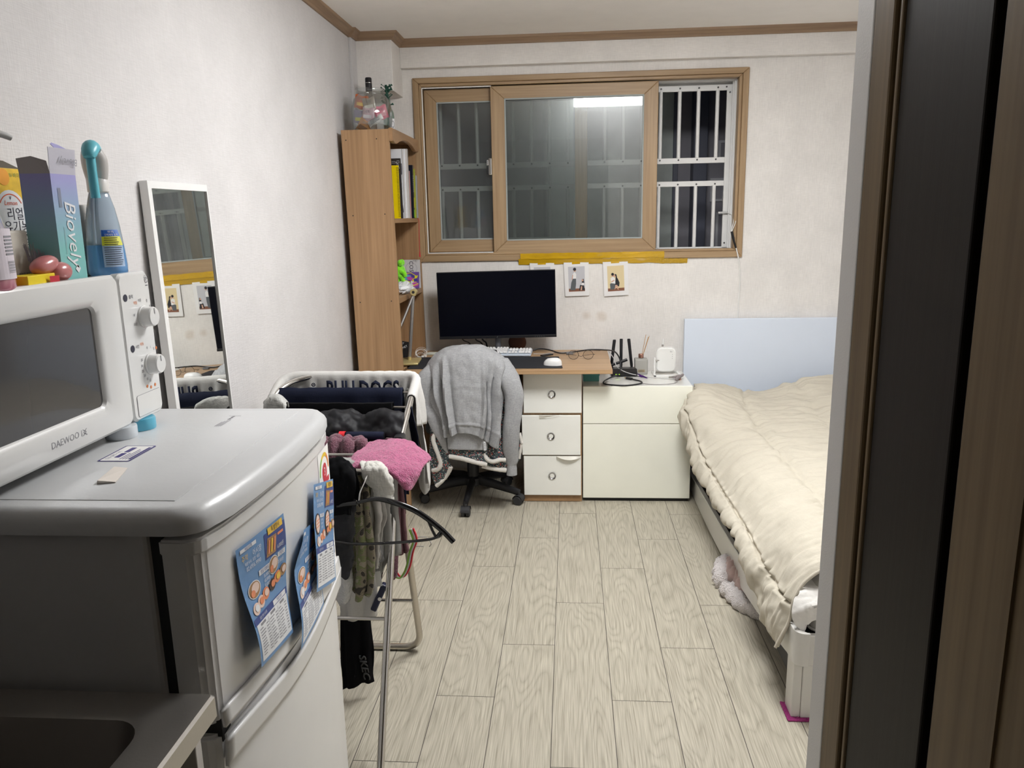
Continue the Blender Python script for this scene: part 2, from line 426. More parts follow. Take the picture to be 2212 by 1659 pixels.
# crown moulding
def crown(mb, path, zt=2.61):
    prof = [(.0, -.041), (.010, -.041), (.014, -.030), (.028, -.016), (.036, -.012), (.040, 0), (0, 0)]
    k = len(path); pts = [V((*p, 0)) for p in path]; rows = []
    for i in range(k):
        dirs = []
        if i > 0: dirs.append((pts[i]-pts[i-1]).normalized())
        if i < k-1: dirs.append((pts[i+1]-pts[i]).normalized())
        ns = [V((t.y, -t.x, 0)) for t in dirs]; n_ = sum(ns, V((0, 0, 0))).normalized(); sc_ = 1/max(.3, n_.dot(ns[0]))
        rows.append([pts[i]+n_*(o*sc_)+V((0, 0, zt+z)) for o, z in prof])
    n = len(prof)
    for i in range(k-1):
        mb.mi(0 if abs(path[i+1][0]-path[i][0]) > abs(path[i+1][1]-path[i][1]) else 1)
        mb.add(rows[i]+rows[i+1], [(j, n+j, n+(j+1) % n, (j+1) % n) for j in range(n)])
mb = MB(); crown(mb, [(-1.2, 1.0), (-1.2, 4.44), (-1.185, 4.44), (-1.185, 4.54), (-.985, 4.54), (-.985, 4.75), (1.9, 4.75)]); struct(mb.obj('trim_2', [CROWN, CROWNY]))

# ------------------------------------------------------------------ window
def glass_mat(name, tint, rough, haze, hazecol):
    M = bpy.data.materials.new(name); M.use_nodes = True; nt = M.node_tree; N = nt.nodes; L = nt.links
    b = N['Principled BSDF']; b.inputs['Base Color'].default_value = tint; b.inputs['Roughness'].default_value = rough
    b.inputs['Transmission Weight'].default_value = 1; b.inputs['IOR'].default_value = 1.12
    b.inputs['Specular IOR Level'].default_value = .1
    df = N.new('ShaderNodeBsdfDiffuse'); df.inputs[0].default_value = hazecol
    tr = N.new('ShaderNodeBsdfTransparent'); tr.inputs[0].default_value = tint
    m0 = N.new('ShaderNodeMixShader'); m0.inputs[0].default_value = .62; L.new(b.outputs[0], m0.inputs[1]); L.new(tr.outputs[0], m0.inputs[2])
    mx = N.new('ShaderNodeMixShader'); mx.inputs[0].default_value = haze
    L.new(m0.outputs[0], mx.inputs[1]); L.new(df.outputs[0], mx.inputs[2])
    gl = N.new('ShaderNodeBsdfGlossy'); gl.inputs['Roughness'].default_value = .015
    gl2 = N.new('ShaderNodeBsdfGlossy'); gl2.inputs['Roughness'].default_value = .28
    fr = N.new('ShaderNodeFresnel'); fr.inputs[0].default_value = 1.5
    m2 = N.new('ShaderNodeMixShader'); L.new(fr.outputs[0], m2.inputs[0]); L.new(mx.outputs[0], m2.inputs[1]); L.new(gl.outputs[0], m2.inputs[2])
    nzn = N.new('ShaderNodeTexNoise'); nzn.inputs['Scale'].default_value = 6
    m3 = N.new('ShaderNodeMixShader'); m3.inputs[0].default_value = .05; L.new(m2.outputs[0], m3.inputs[1]); L.new(gl2.outputs[0], m3.inputs[2])
    L.new(m3.outputs[0], N['Material Output'].inputs[0]); MATS[name] = M
    return M
FROST = glass_mat('frosted_glass', (.90, .935, .92, 1), .20, .03, (.40, .46, .45, 1))
win = struct(thing('window_1', None, None, (.045, 4.8, 1.34)))
def rframe(mb, x0, x1, z0, z1, y0, y1, wl, wr, wt, wb_, b=.003):
    """mitred-looking rectangular frame"""
    for poly in ([(x0, z0), (x1, z0), (x1-wr, z0+wb_), (x0+wl, z0+wb_)], [(x0, z1), (x0+wl, z1-wt), (x1-wr, z1-wt), (x1, z1)]):
        mb.prism(poly, y0, y1, 1, b, 1)
def uframe(mb, x0, x1, z0, z1, y0, y1, wl, wr, wt, wb_, b=.003):
    for poly in ([(x0, z0), (x0+wl, z0+wb_), (x0+wl, z1-wt), (x0, z1)], [(x1, z0), (x1, z1), (x1-wr, z1-wt), (x1-wr, z0+wb_)]):
        mb.prism(poly, y0, y1, 1, b, 1)
# casing, inner lip and the jamb lining
mb = MB(); rframe(mb, -.925, 1.026, 1.335, 2.407, 4.785, 4.82, .035, .035, .032, .038); rframe(mb, -.890, .991, 1.373, 2.375, 4.795, 4.86, .018, .018, .018, .015)
mb.mi(1); uframe(mb, -.925, 1.026, 1.335, 2.407, 4.785, 4.82, .035, .035, .032, .038); uframe(mb, -.890, .991, 1.373, 2.375, 4.795, 4.86, .018, .018, .018, .015)
mb.obj('window_frame', [OAK, OAKV], win)
# white outer frame with tracks
mb = MB()
for yy, t in ((4.862, .012), (4.885, .018), (4.91, .024), (4.985, .03)):
    rframe(mb, -.905, .995, 1.362, 2.388, yy, yy+.012, .012+t, .012+t, .012+t, .012+t*.5, .001); uframe(mb, -.905, .995, 1.362, 2.388, yy, yy+.012, .012+t, .012+t, .012+t, .012+t*.5, .001)
rframe(mb, -.905, .995, 1.362, 2.388, 4.86, 5.0, .012, .012, .012, .012, .001); uframe(mb, -.905, .995, 1.362, 2.388, 4.86, 5.0, .012, .012, .012, .012, .001)
mb.obj('outer_frame', WHITEM, win)
# white draught strip round the left opening
mb = MB(); mb.box(-.874, -.868, 4.793, 4.80, 1.385, 2.352, .001); mb.box(-.874, -.46, 4.793, 4.80, 2.347, 2.353, .001); mb.box(-.87, -.47, 4.793, 4.80, 1.385, 1.391, .001); mb.obj('draught_strip', WHITE, win)
GASKET = mat('gasket', (.33, .36, .35), .6)
def sash(x0, x1, z0, z1, y0, y1, st, rt, rb):
    mb = MB(); rframe(mb, x0, x1, z0, z1, y0, y1, st, st, rt, rb); mb.mi(1); uframe(mb, x0, x1, z0, z1, y0, y1, st, st, rt, rb)
    s = mb.obj('sliding_sash', [OAK, OAKV], win)
    mb = MB(); a = (x0+st, x1-st, z0+rb, z1-rt)
    rframe(mb, a[0]-.002, a[1]+.002, a[2]-.002, a[3]+.002, y0-.001, y0+.008, .008, .008, .008, .008, 0); uframe(mb, a[0]-.002, a[1]+.002, a[2]-.002, a[3]+.002, y0-.001, y0+.008, .008, .008, .008, .008, 0)
    mb.obj('glass_gasket', GASKET, s)
    mb = MB(); mb.box(a[0]-.005, a[1]+.005, y0+.010, y0+.015, a[2]-.005, a[3]+.005); mb.obj('glass_pane', FROST, s)
    return s
s1 = sash(-.868, .105, 1.391, 2.347, 4.833, 4.860, .076, .075, .076)
s2 = sash(-.466, .515, 1.379, 2.350, 4.797, 4.829, .084, .073, .079)
mb = MB(); mb.box(-.487, -.466, 4.800, 4.823, 1.845, 1.945, .006); mb.mi(1); mb.box(-.4975, -.486, 4.803, 4.818, 1.85, 1.90, .004); mb.mi(2); mb.box(-.4975, -.486, 4.803, 4.818, 1.902, 1.935, .004)
mb.obj('sash_latch', [STEEL, BLACK, CHROME], win)
# security grille outside the glass
gr = thing('security_grille', 'white painted metal security grille screwed on outside the window', 'grille', (.02, 4.955, 1.39))
mb = MB(); mb.box(-.9, .967, 4.95, 4.965, 2.308, 2.342, .002); mb.box(.934, .967, 4.95, 4.965, 1.388, 2.308, .002); mb.box(-.9, -.87, 4.95, 4.965, 1.388, 2.31, .002); mb.obj('grille_frame', WHITEM, gr)
mb = MB(); mb.box(-.87, .934, 4.948, 4.966, 1.893, 1.926, .002); mb.obj('grille_rail', WHITEM, gr)
mb = MB(); mb.box(-.87, .934, 4.948, 4.966, 1.758, 1.789, .002); mb.obj('grille_rail', WHITEM, gr)
mb = MB(); mb.box(-.87, .934, 4.95, 4.965, 1.378, 1.393, .002); mb.obj('grille_rail', WHITEM, gr)
SCREW = mat('dark_screw', (.08, .08, .08), .4, .6)
for k in range(-12, 4):
    x = .546+.1115*k
    if not -.86 < x < .92: continue
    mb = MB(); mb.tube([(x, 4.956, 1.926), (x, 4.956, 2.31)], .0115, 10); mb.obj('grille_bar', WHITEM, gr, smooth=40)
    mb = MB(); mb.tube([(x-.003, 4.956, 1.39), (x-.003, 4.956, 1.76)], .0115, 10); mb.obj('grille_bar', WHITEM, gr, smooth=40)
    if k in (-6, -1): mb = MB(); mb.tube([(x, 4.956, 1.785), (x, 4.956, 1.9)], .0115, 10); mb.obj('grille_bar', WHITEM, gr, smooth=40)
for k in range(-12, 4):
    x = .546+.1115*k
    for z in (2.325, 1.914, 1.770):
        mb = MB(); mb.cyl((x, 4.951 if z > 2 else 4.9485, z), (x, 4.946, z), .0055, 8); mb.obj('screw_head', SCREW, gr)
for p in ((.93, 2.327), (.951, 2.296), (.949, 1.415)):
    mb = MB(); mb.cyl((p[0], 4.951, p[1]), (p[0], 4.946, p[1]), .005, 8); mb.obj('screw_head', SCREW, gr)
# the neighbouring house a step outside
NB = mat('neighbour_wall', (.42, .41, .45), .9, var=.15, vs=3)
NF = mat('neighbour_navy_frame', (.15, .16, .215), .4)
NP = mat('neighbour_dim_pane', (.72, .78, .74), .3, var=.1)
NL = mat('neighbour_pale_line', (.85, .85, .88), .7)
nb = thing('building', 'dark neighbouring building wall close outside the window at night', 'building', (.3, 6.1, 0))
mb = MB(); mb.box(-3.2, 3.6, 6.1, 6.3, 0, 5.0); mb.obj('wall', NB, nb)
def nwin(x0, x1, z0, z1):
    mb = MB(); rframe(mb, x0, x1, z0, z1, 6.04, 6.12, .035, .035, .05, .2, .002); uframe(mb, x0, x1, z0, z1, 6.04, 6.12, .035, .035, .05, .2, .002)
    f = mb.obj('window', NF, nb); mb = MB(); mb.box(x0+.03, x1-.03, 6.07, 6.08, z0+.18, z1-.04); mb.obj('pane', NP, f)
nwin(-.2, .80, 1.02, 2.62)
mb = MB(); mb.box(.90, 1.0, 5.96, 6.10, .4, 3.2, .004); mb.obj('downpipe_casing', NF, nb)
mb = MB(); mb.box(1.30, 1.5, 5.96, 6.10, .4, 3.2, .004); mb.obj('corner_post', NF, nb)
for (x0, x1, z0, z1) in ((1.10, 1.27, 1.98, 2.12), (1.19, 1.30, 2.2, 2.55), (1.05, 1.16, 1.68, 1.85), (1.10, 1.2, 1.30, 1.60), (1.1, 1.27, 1.05, 1.28)):
    mb = MB(); rframe(mb, x0, x1, z0, z1, 6.085, 6.10, .018, .018, .018, .018, 0); uframe(mb, x0, x1, z0, z1, 6.085, 6.10, .018, .018, .018, .018, 0)
    mb.obj('vent_frame', NL, nb)
# ------------------------------------------------------------------ fridge
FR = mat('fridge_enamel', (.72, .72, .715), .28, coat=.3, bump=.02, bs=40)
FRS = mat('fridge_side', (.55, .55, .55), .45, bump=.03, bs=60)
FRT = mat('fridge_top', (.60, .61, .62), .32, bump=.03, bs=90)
GAP = mat('dark_gap', (.02, .02, .02), .8)
fr = thing('refrigerator', 'white two-door refrigerator with flyers on its door and a microwave on top', 'refrigerator', (-.87, 1.40, 0))
def fx(y): return -.552-.018*((y-1.40)/.31)**2
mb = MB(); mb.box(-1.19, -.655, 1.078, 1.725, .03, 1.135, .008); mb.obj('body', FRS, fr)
mb = MB(); mb.box(-.655, -.636, 1.085, 1.718, .05, 1.13); mb.obj('door_seal', GAP, fr)
def front_poly(off, r=.03, y0=1.075, y1=1.725, xb=-.636, n=14):
    pts = [(xb, y0), ]
    for k in range(5):
        a = R(-90+k*22.5); pts.append((fx(y0)-r+off+r*math.cos(a), y0+r+r*math.sin(a)))
    for k in range(1, n): y = y0+r+(y1-y0-2*r)*k/n; pts.append((fx(y)+off, y))
    for k in range(5):
        a = R(0+k*22.5); pts.append((fx(y1)-r+off+r*math.cos(a), y1-r+r*math.sin(a)))
    pts.append((xb, y1)); return pts
# top cover with rounded lip and a shallow raised panel
mb = MB(); pl = front_poly(.012, .05, 1.066, 1.735, -1.195)
lo, hi = [], []
prof = [(0, 1.132), (.0, 1.15), (.004, 1.160), (.012, 1.1695), (.022, 1.1722)]
cx, cy = -.87, 1.40
rows = []
for ins, z in prof:
    row = []
    for (x, y) in pl:
        dx, dy = x-cx, y-cy; row.append(V((cx+dx*(1-ins/.32), cy+dy*(1-ins/.33), z)))
    rows.append(row)
n = len(pl)
mb.add([p for r_ in rows for p in r_], [(i*n+j, i*n+(j+1) % n, (i+1)*n+(j+1) % n, (i+1)*n+j) for i in range(len(prof)-1) for j in range(n)] + [tuple(range(n-1, -1, -1)), tuple(range((len(prof)-1)*n, len(prof)*n))])
mb.box(-1.18, -.622, 1.112, 1.69, 1.160, 1.1735, .0012)
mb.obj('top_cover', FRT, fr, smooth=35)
for nm, z0, z1 in (('freezer_door', .795, 1.118), ('fridge_door', .06, .775)):
    mb = MB(); mb.prism(front_poly(0), z0, z1, 2, .006, 2); dd = mb.obj(nm, FR, fr, smooth=35)
    if nm == 'freezer_door':
        mb = MB(); mb.prism(front_poly(.004, .03, 1.072, 1.728), 1.095, 1.122, 2, .004, 2); mb.obj('door_cap', FR, dd, smooth=35)
        # lower lip that swells outward over the handle recess
        mb = MB()
        mb.grid(lambda a, b: V((fx(1.08+.64*a)+(.0005+.003*b), 1.08+.64*a, .812-.03*b+.012*math.cos(a*math.pi))), 30, 8); mb.obj('door_lip', FR, dd, solid=.006, smooth=60)
    else:
        mb = MB()
        mb.grid(lambda a, b: V((fx(1.08+.64*a)++.0005+.004*(1-b), 1.08+.64*a, .772-.05*b-.02*math.sin(a*math.pi)**2)), 30, 8); mb.obj('handle_lip', FR, dd, solid=.006, smooth=60)
mb = MB(); mb.box(-.64, -.575, 1.09, 1.71, .76, .80); mb.obj('handle_recess', GAP, fr)  # near-black block stands in for the shade between the doors
for sx in (-1.12, -.70):
    for sy in (1.12, 1.68):
        mb = MB(); mb.cyl((sx, sy, 0), (sx, sy, .035), .02, 10); mb.obj('foot', DARK, fr)
SD = lambda u, v, h=0: V((fx(u)+h, u, v))
# energy label and text stickers at the far edge of the freezer door
RED = mat('label_red', (.55, .02, .04), .5); GRN = mat('label_green', (.25, .50, .08), .5); YEL = mat('label_yellow', (.80, .55, .03), .5); ORA = mat('label_orange', (.75, .25, .04), .5)
mb = MB(); put_rect(mb, SD, 1.607, 1.712, .985, 1.09, .0006, 6, 1, 0)
mb.mi(1); put_ring(mb, SD, 1.66, 1.035, .037, .046, .001, 10, 120, 180); mb.mi(2); put_ring(mb, SD, 1.66, 1.035, .037, .046, .001, 10, 60, 120); mb.mi(3); put_ring(mb, SD, 1.66, 1.035, .037, .046, .001, 10, 0, 60)
mb.mi(4); put_disc(mb, SD, 1.66, 1.035, .022, .001); put_rect(mb, SD, 1.63, 1.70, 1.005, 1.018, .001); mb.mi(5)
for k in range(3): put_rect(mb, SD, 1.62, 1.69-.01*k, .990+.006*k*.8, .9925+.006*k*.8, .001)
mb.mi(0); put_text(mb, SD, '3', 1.66, 1.036, .028, 0, .0014)
mb.obj('energy_label', [PAPER, GRN, YEL, ORA, RED, INK], fr)
mb = MB(); put_rect(mb, SD, 1.56, 1.715, .80, .975, .0005, 8, 1); mb.mi(1); r_ = random.Random(3)
for k in range(13):
    y = .962-.0115*k; put_rect(mb, SD, 1.70-.06-.07*r_.random(), 1.705, y-.0022, y+.0022, .0009, 3)
put_rect(mb, SD, 1.665, 1.705, .818, .835, .0009, 2); put_ring(mb, SD, 1.68, .812, .017, .0185, .0009, 20, sy=.8)
mb.obj('notice_sticker', [PAPER, GREYINK], fr)
ST = frame_of((-.872, 1.306, 1.1737), (1, 0, 0), (0, 1, 0))
VIO = mat('violet_ink', (.055, .045, .19), .6)
mb = MB(); put_rect(mb, ST, 0, .062, 0, .10, .0004, r=.004); mb.mi(0); mb.cur = 1
put_rect(mb, ST, .0035, .0585, .0035, .0965, .0006, r=.003); mb.mi(2)
S2 = frame_of((-.872+.0035, 1.306, 1.1737), (0, 1, 0), (-1, 0, 0))
put_text(mb, S2, '긴급 출장 수리', .036, -.0085, .0085, 0, .0008)
put_rect(mb, S2, .022, .05, -.027, -.0165, .0008, r=.002); put_rect(mb, S2, .055, .086, -.027, -.0165, .0008, r=.002)
for k, (a, b) in enumerate(((.012, .05), (.012, .075), (.012, .066), (.012, .088))): put_rect(mb, S2, a, b, -.0345-.0055*k, -.0325-.0055*k, .0008)
put_rect(mb, S2, .012, .088, -.0545, -.0512, .0008)
mb.obj('top_sticker', [VIO, PAPER, VIO], fr)
mb = MB(); S3 = frame_of((-.745, 1.55, 1.1738), (0, 1, 0), (-1, 0, 0))
for k in range(4): put_rect(mb, S3, 0, .055-.006*k, .002+.004*k, .0035+.004*k, .0003)
put_rect(mb, S3, .088, .0895, -.006, .022, .0003)
for k in range(5): put_rect(mb, S3, .058+.0058*k, .0625+.0058*k, .006+.001*(k % 2), .0125-.001*(k % 3), .0003)
mb.obj('printed_lettering', GREYINK, fr)
o = MB(); o.hexa([V(p) for p in ((-.796, 1.185, 1.1738), (-.767, 1.192, 1.1738), (-.790, 1.268, 1.1738), (-.819, 1.275, 1.1738), (-.794, 1.184, 1.180), (-.766, 1.191, 1.1755), (-.789, 1.267, 1.1748), (-.819, 1.275, 1.1748))])
tag(o.obj('folded_note', mat('cream_paper', (.80, .74, .68), .8)), 'small folded cream paper slip on the fridge top in front of the sticker', 'paper')

# flyers ------------------------------------------------------------
FBLUE = mat('flyer_blue', (.13, .27, .50), .4); FNAVY = mat('flyer_navy', (.03, .06, .24), .4); FYEL = mat('flyer_gold', (.78, .50, .06), .4)
FTAN = mat('flyer_wood', (.36, .20, .09), .5); FSAL = mat('flyer_salmon', (.72, .25, .12), .5); FPINK = mat('flyer_pale_fish', (.76, .58, .50), .5); FDARK = mat('flyer_dark', (.05, .03, .03), .5)
FW = mat('flyer_white', (.74, .75, .77), .45)
FM = [FBLUE, FW, FNAVY, FYEL, FTAN, FSAL, FPINK, FDARK, GREYINK]
def flyer(name, corners, label, curl, seed, peel=False, items=0):
    TL, TR, BR, BL = [V(c) for c in corners]; rr = random.Random(seed)
    def S(u, v, h=0):                                   # u, v in 0..1, v upward
        p = (BL*(1-u)+BR*u)*(1-v)+(TL*(1-u)+TR*u)*v
        p.x += .45*curl*(.006*math.sin(v*7+u*2)+.008*math.sin(v*3.4+1)*(1-u)) + h + .003
        if peel and u < .3 and v > .70: p.x += .02*(1-u/.3)*(v-.70)/.3
        return p
    mb = MB()
    def rect(u0, u1, v0, v1, h=.0005, nu=6, nv=4): put_rect(mb, S, u0, u1, v0, v1, h, nu, nv)
    def ell(u, v, ru, rv, h): put_poly(mb, S, [(u+ru*math.cos(2*math.pi*k/20), v+rv*math.sin(2*math.pi*k/20)) for k in range(20)], h)
    def txt(t, u, v, s, h=.0012, sx=.85, rot=0): put_text(mb, lambda a, b, c: S(u+(a)*1.0, v+b*.83, c), t, 0, 0, s, rot, h, sx)
    mb.mi(0); rect(0, 1, 0, 1, 0, 16, 24)
    mb.mi(1); rect(.05, .96, .035, .345)
    mb.mi(2); rect(.02, .98, .345, .40); rect(.52, .985, .745, .955)
    mb.mi(3); rect(.60, .93, .93, .985, .0012); mb.mi(7); txt('특별행사', .765, .957, .06, .0018)
    mb.mi(1); rect(.06, .36, .945, .975, .0010); mb.mi(2); txt('배달의민족', .21, .959, .035, .0014)
    mb.mi(3); txt('주막', .13, .885, .075, .0012); mb.mi(1); txt('어시장', .36, .885, .075, .0012)
    txt('매장식사, 포장, 배달', .26, .835, .04); txt('02.6956.9990', .28, .79, .062)
    txt('6,000원', .85, .785, .055); mb.mi(5); rect(.80, .93, .875, .895, .001)
    mb.mi(4); put_poly(mb, S, [(.54, .76), (.74, .76), (.78, .90), (.58, .91)], .001)
    for k in range(3): mb.mi(5 if k != 1 else 3); put_poly(mb, S, [(.57+.06*k, .785), (.60+.06*k, .78), (.635+.06*k, .885), (.60+.06*k, .89)], .0015)
    if items == 0:
        mb.mi(1); rect(.36, .60, .665, .71, .001); mb.mi(2); txt('방금 모듬회', .48, .687, .045, .0015, .8); mb.mi(1)
        for k, t in enumerate(('35,000원', '45,000원', '55,000원')): txt(t, .52, .635-.04*k, .046)
        mb.mi(1); rect(.78, .95, .695, .735, .001); mb.mi(2); txt('연광회', .865, .715, .045, .0015); mb.mi(1); txt('33,000원', .84, .655, .05)
        for (u, v, ru, rv) in ((.22, .60, .14, .07), (.68, .665, .11, .075)):
            mb.mi(1); ell(u, v, ru, rv, .001); mb.mi(4); ell(u, v, ru*.9, rv*.9, .0013); mb.mi(6); ell(u+.02, v+.01, ru*.6, rv*.6, .0016); mb.mi(5); ell(u-.05, v-.02, ru*.35, rv*.4, .0019)
    else:
        for c_ in (.16, .64):
            mb.mi(7); ell(c_, .62, .12, .10, .001); mb.mi(6); ell(c_, .62, .09, .085, .0013); mb.mi(5)
            for k in range(3): put_poly(mb, S, [(c_-.07, .58+.03*k), (c_+.07, .60+.03*k), (c_+.07, .61+.03*k), (c_-.07, .59+.03*k)], .0016)
            mb.mi(1); rect(c_+.12, c_+.30, .67, .705, .001); mb.mi(2); txt('모듬회' if c_ < .5 else '광어', c_+.21, .688, .04, .0015); mb.mi(1)
            for k in range(3): txt('45,000', c_+.21, .645-.035*k, .035)
    for k, (u, v) in enumerate(((.16, .455), (.30, .475), (.44, .50), (.62, .52), (.76, .545), (.90, .565))):
        mb.mi((6, 6, 5, 7, 5, 4)[k]); ell(u, v, .085, .048, .0012+.0001*k); mb.mi((1, 5, 6, 5, 3, 6)[k]); ell(u+.01, v+.005, .05, .028, .002+.0001*k)
    mb.mi(1); txt('초밥 연어 사시미', .26, .372, .035); rect(.56, .93, .352, .392, .0008); mb.mi(2); txt('회덮밥 물회', .74, .372, .035, .0013)
    # the price list in ruled columns
    mb.mi(8)
    for c_ in range(3):
        u0 = .09+.29*c_; rect(u0+.06, u0+.19, .315, .335, .0009, 1, 1)
        for k in range(10):
            v = .295-.024*k
            rect(u0, u0+.08+.07*rr.random(), v-.004, v+.004, .0009, 1, 1); rect(u0+.18, u0+.245, v-.004, v+.004, .0009, 1, 1)
        if c_: rect(u0-.025, u0-.02, .06, .33, .0009, 1, 3)
    o = mb.obj(name, FM, solid=0, smooth=None); tag(o, label, 'flyer', 'restaurant flyers on the fridge door')
    return o
flyer('menu_flyer', [[-.5584, 1.1644, 1.0653], [-.5485, 1.3485, 1.0593], [-.5448, 1.3337, .82], [-.5418, 1.1715, .8456]], 'blue and white menu flyer nearest the camera on the fridge door', 1.2, 1)
flyer('menu_flyer', [[-.549, 1.4011, .9849], [-.555, 1.5784, .9658], [-.5491, 1.5294, .7744], [-.531, 1.328, .784]], 'torn blue flyer with a peeled corner, middle of the three on the fridge door', 1.2, 2, True)
flyer('menu_flyer', [[-.5455, 1.5235, 1.0533], [-.552, 1.6686, 1.0161], [-.548, 1.6236, .7861], [-.534, 1.453, .8416]], 'narrow upright blue menu flyer at the far edge of the fridge door', .5, 3, False, 1)

# ------------------------------------------------------------------ microwave
MWH = mat('microwave_shell', (.70, .70, .69), .22, coat=.4)
MWG = mat('microwave_window', (.035, .035, .037), .12, coat=.6)
mw = thing('microwave', 'white microwave oven with two knobs on top of the fridge', 'microwave', (-1.05, 1.325, 1.174))
mb = MB(); mb.box(-1.19, -.915, 1.05, 1.60, 1.2, 1.497, .008); mb.obj('body', MWH, mw)
for x in (-1.14, -.95):
    for y in (1.12, 1.55):
        mb = MB(); mb.cyl((x, y, 1.1735), (x, y, 1.202), .014, 12); mb.obj('foot', DARK, mw)
def bulge(u): return 0.006*math.sin(math.pi*u)
mb = MB()                                              # door with a recessed window
y0, y1, z0, z1 = 1.05, 1.488, 1.196, 1.503
wy0, wy1, wz0, wz1 = 1.085, 1.402, 1.258, 1.446
def ring(ya, yb, za, zb, x, r=.012):
    pts = []
    for cx_, cz_, a0 in ((yb-r, zb-r, 0), (ya+r, zb-r, 90), (ya+r, za+r, 180), (yb-r, za+r, 270)):
        for k in range(6): a = R(a0+k*18); pts.append(V((x, cx_+r*math.cos(a), cz_+r*math.sin(a))))
    return pts
rs = [ring(y0, y1, z0, z1, -.918, .015), ring(y0, y1, z0, z1, -.904, .015), ring(y0+.006, y1-.004, z0+.006, z1-.006, -.898, .014), ring(wy0-.02, wy1+.016, wz0-.020, wz1+.016, -.8965, .02), ring(wy0-.008, wy1+.005, wz0-.006, wz1+.005, -.9005, .016), ring(wy0, wy1, wz0, wz1, -.909, .012)]
n = len(rs[0]); mb.add([p for r_ in rs for p in r_], [(i*n+j, i*n+(j+1) % n, (i+1)*n+(j+1) % n, (i+1)*n+j) for i in range(len(rs)-1) for j in range(n)])
d = mb.obj('door', MWH, mw, smooth=40)
mb = MB(); mb.add(ring(wy0-.003, wy1+.003, wz0-.003, wz1+.003, -.9065), [tuple(range(n))]); mb.obj('window', MWG, d)
mb = MB(); S = frame_of((-.8975, 1.27, 1.2255), (0, 1, 0), (0, 0, 1)); put_text(mb, S, 'DAEWOO', -.004, 0, .017, 0, .0008, 1.0)
for sgn in (-1, 1): put_line(mb, S, [(.052+.006*sgn, .006), (.052-.004*sgn, 0), (.052+.006*sgn, -.006)], .0016, .0008)
mb.mi(0); put_line(mb, S, [(.0425, .006), (.0425, -.006)], .0014, .0008); mb.obj('lettering', GREYINK, d)
mb = MB(); rs = [ring(1.490, 1.604, z0, z1, -.918, .015), ring(1.490, 1.604, z0, z1, -.903, .015), ring(1.493, 1.600, z0+.005, z1-.005, -.898, .014)]
mb.add([p for r_ in rs for p in r_], [(i*n+j, i*n+(j+1) % n, (i+1)*n+(j+1) % n, (i+1)*n+j) for i in range(2) for j in range(n)] + [tuple(range(2*n, 3*n))])
p = mb.obj('control_panel', MWH, mw, smooth=40)
S = frame_of((-.898, 1.490, 1.196), (0, 1, 0), (0, 0, 1))
for ky, kz in ((.078, .213), (.082, .111)):
    kp = S(ky, kz); mb = MB()
    mb.lathe([(.0235, 0), (.0235, .003), (.0215, .004), (.0205, .022), (.0185, .0245), (0.001, .025)], kp, 30, Matrix.Rotation(R(90), 3, 'Y')); k_ = mb.obj('knob', MWH, mw, smooth=35)
    mb = MB(); Sk = frame_of(kp+V((.0252, 0, 0)), (0, 1, 0), (0, 0, 1)); mb.add([Sk(-.0012, .006, .0004), Sk(.0012, .006, .0004), Sk(.0012, .018, .0002), Sk(-.0012, .018, .0002)], [(0, 1, 2, 3)]); mb.obj('pointer', GREYINK, k_)
OCH = mat('orange_print', (.62, .20, .07), .6)
mb = MB()
put_disc(mb, S, .018, .258, .0075, .0006); put_text(mb, S, '출력', .038, .258, .009, 0, .0006)
for t, a in (('약', 170), ('강', 10), ('중', 60), ('약중', 105), ('보온', 200), ('중강', 30)): put_text(mb, S, t, .078+.036*math.cos(R(a)), .213+.036*math.sin(R(a)), .007, 0, .0006)
put_disc(mb, S, .022, .153, .0075, .0006); put_text(mb, S, '시간', .040, .154, .008, 0, .0006)
for t, a in (('0', 100), ('1', 78), ('2', 55), ('5', 30), ('35', 158), ('30', 178), ('25', 197), ('20', 215), ('15', 235), ('12', 255)): put_text(mb, S, t, .082+.034*math.cos(R(a)), .111+.036*math.sin(R(a)), .0075, 0, .0006)
put_ring(mb, S, .102, .288, .005, .0062, .0006, 20, 20, 340); put_ring(mb, S, .102, .288, .002, .003, .0006, 16, 0, 250); put_rect(mb, S, .097, .107, .276, .2775, .0006)
for a in (40, 65, 90, 115, 140): put_line(mb, S, [(.102+.008*math.cos(R(a)), .288+.008*math.sin(R(a))), (.102+.011*math.cos(R(a)), .288+.011*math.sin(R(a)))], .0009, .0006)
put_ring(mb, S, .055, .045, 0, .0001, .0006)
mb.mi(1); put_text(mb, S, '해동', .052, .244, .008, 0, .0006); put_text(mb, S, '해동', .058, .157, .008, 0, .0006)
for a, rr_ in ((243, .05), (260, .05), (280, .048), (45, .042)): put_disc(mb, S, .082+rr_*math.cos(R(a)), .111+rr_*math.sin(R(a)), .0035, .0006, 12)
mb.obj('printed_marks', [INK, OCH], p)
mb = MB(); rr_ = ring(1.4905+.014, 1.595, 1.206, 1.250, -.8975, .004); mb.tube(rr_, .0006, 4, closed=True); mb.obj('button_outline', GREYINK, p)
mb = MB(); mb.add([q+V((.0008, 0, 0)) for q in rr_], [tuple(range(n))]); mb.obj('door_button', MWH, p)

# tape rolls wedged under the microwave corner
for (x, y, col, nm, lab) in ((-.918, 1.468, (.62, .66, .70), 'white_tape', 'clear white tape roll under the front corner of the microwave'), (-.915, 1.535, (.10, .42, .58), 'blue_tape', 'blue tape roll behind the white one under the microwave corner')):
    mb = MB(); mb.lathe([(.014, 0), (.030, 0), (.031, .003), (.031, .021), (.030, .024), (.014, .024)], (x, y, 1.1738), 28); tag(mb.obj('tape_roll', mat(nm, col, .3, coat=.3), smooth=35), lab, 'tape', 'tape rolls under the microwave')

# ------------------------------------------------------------------ things on the microwave
T = 1.4975
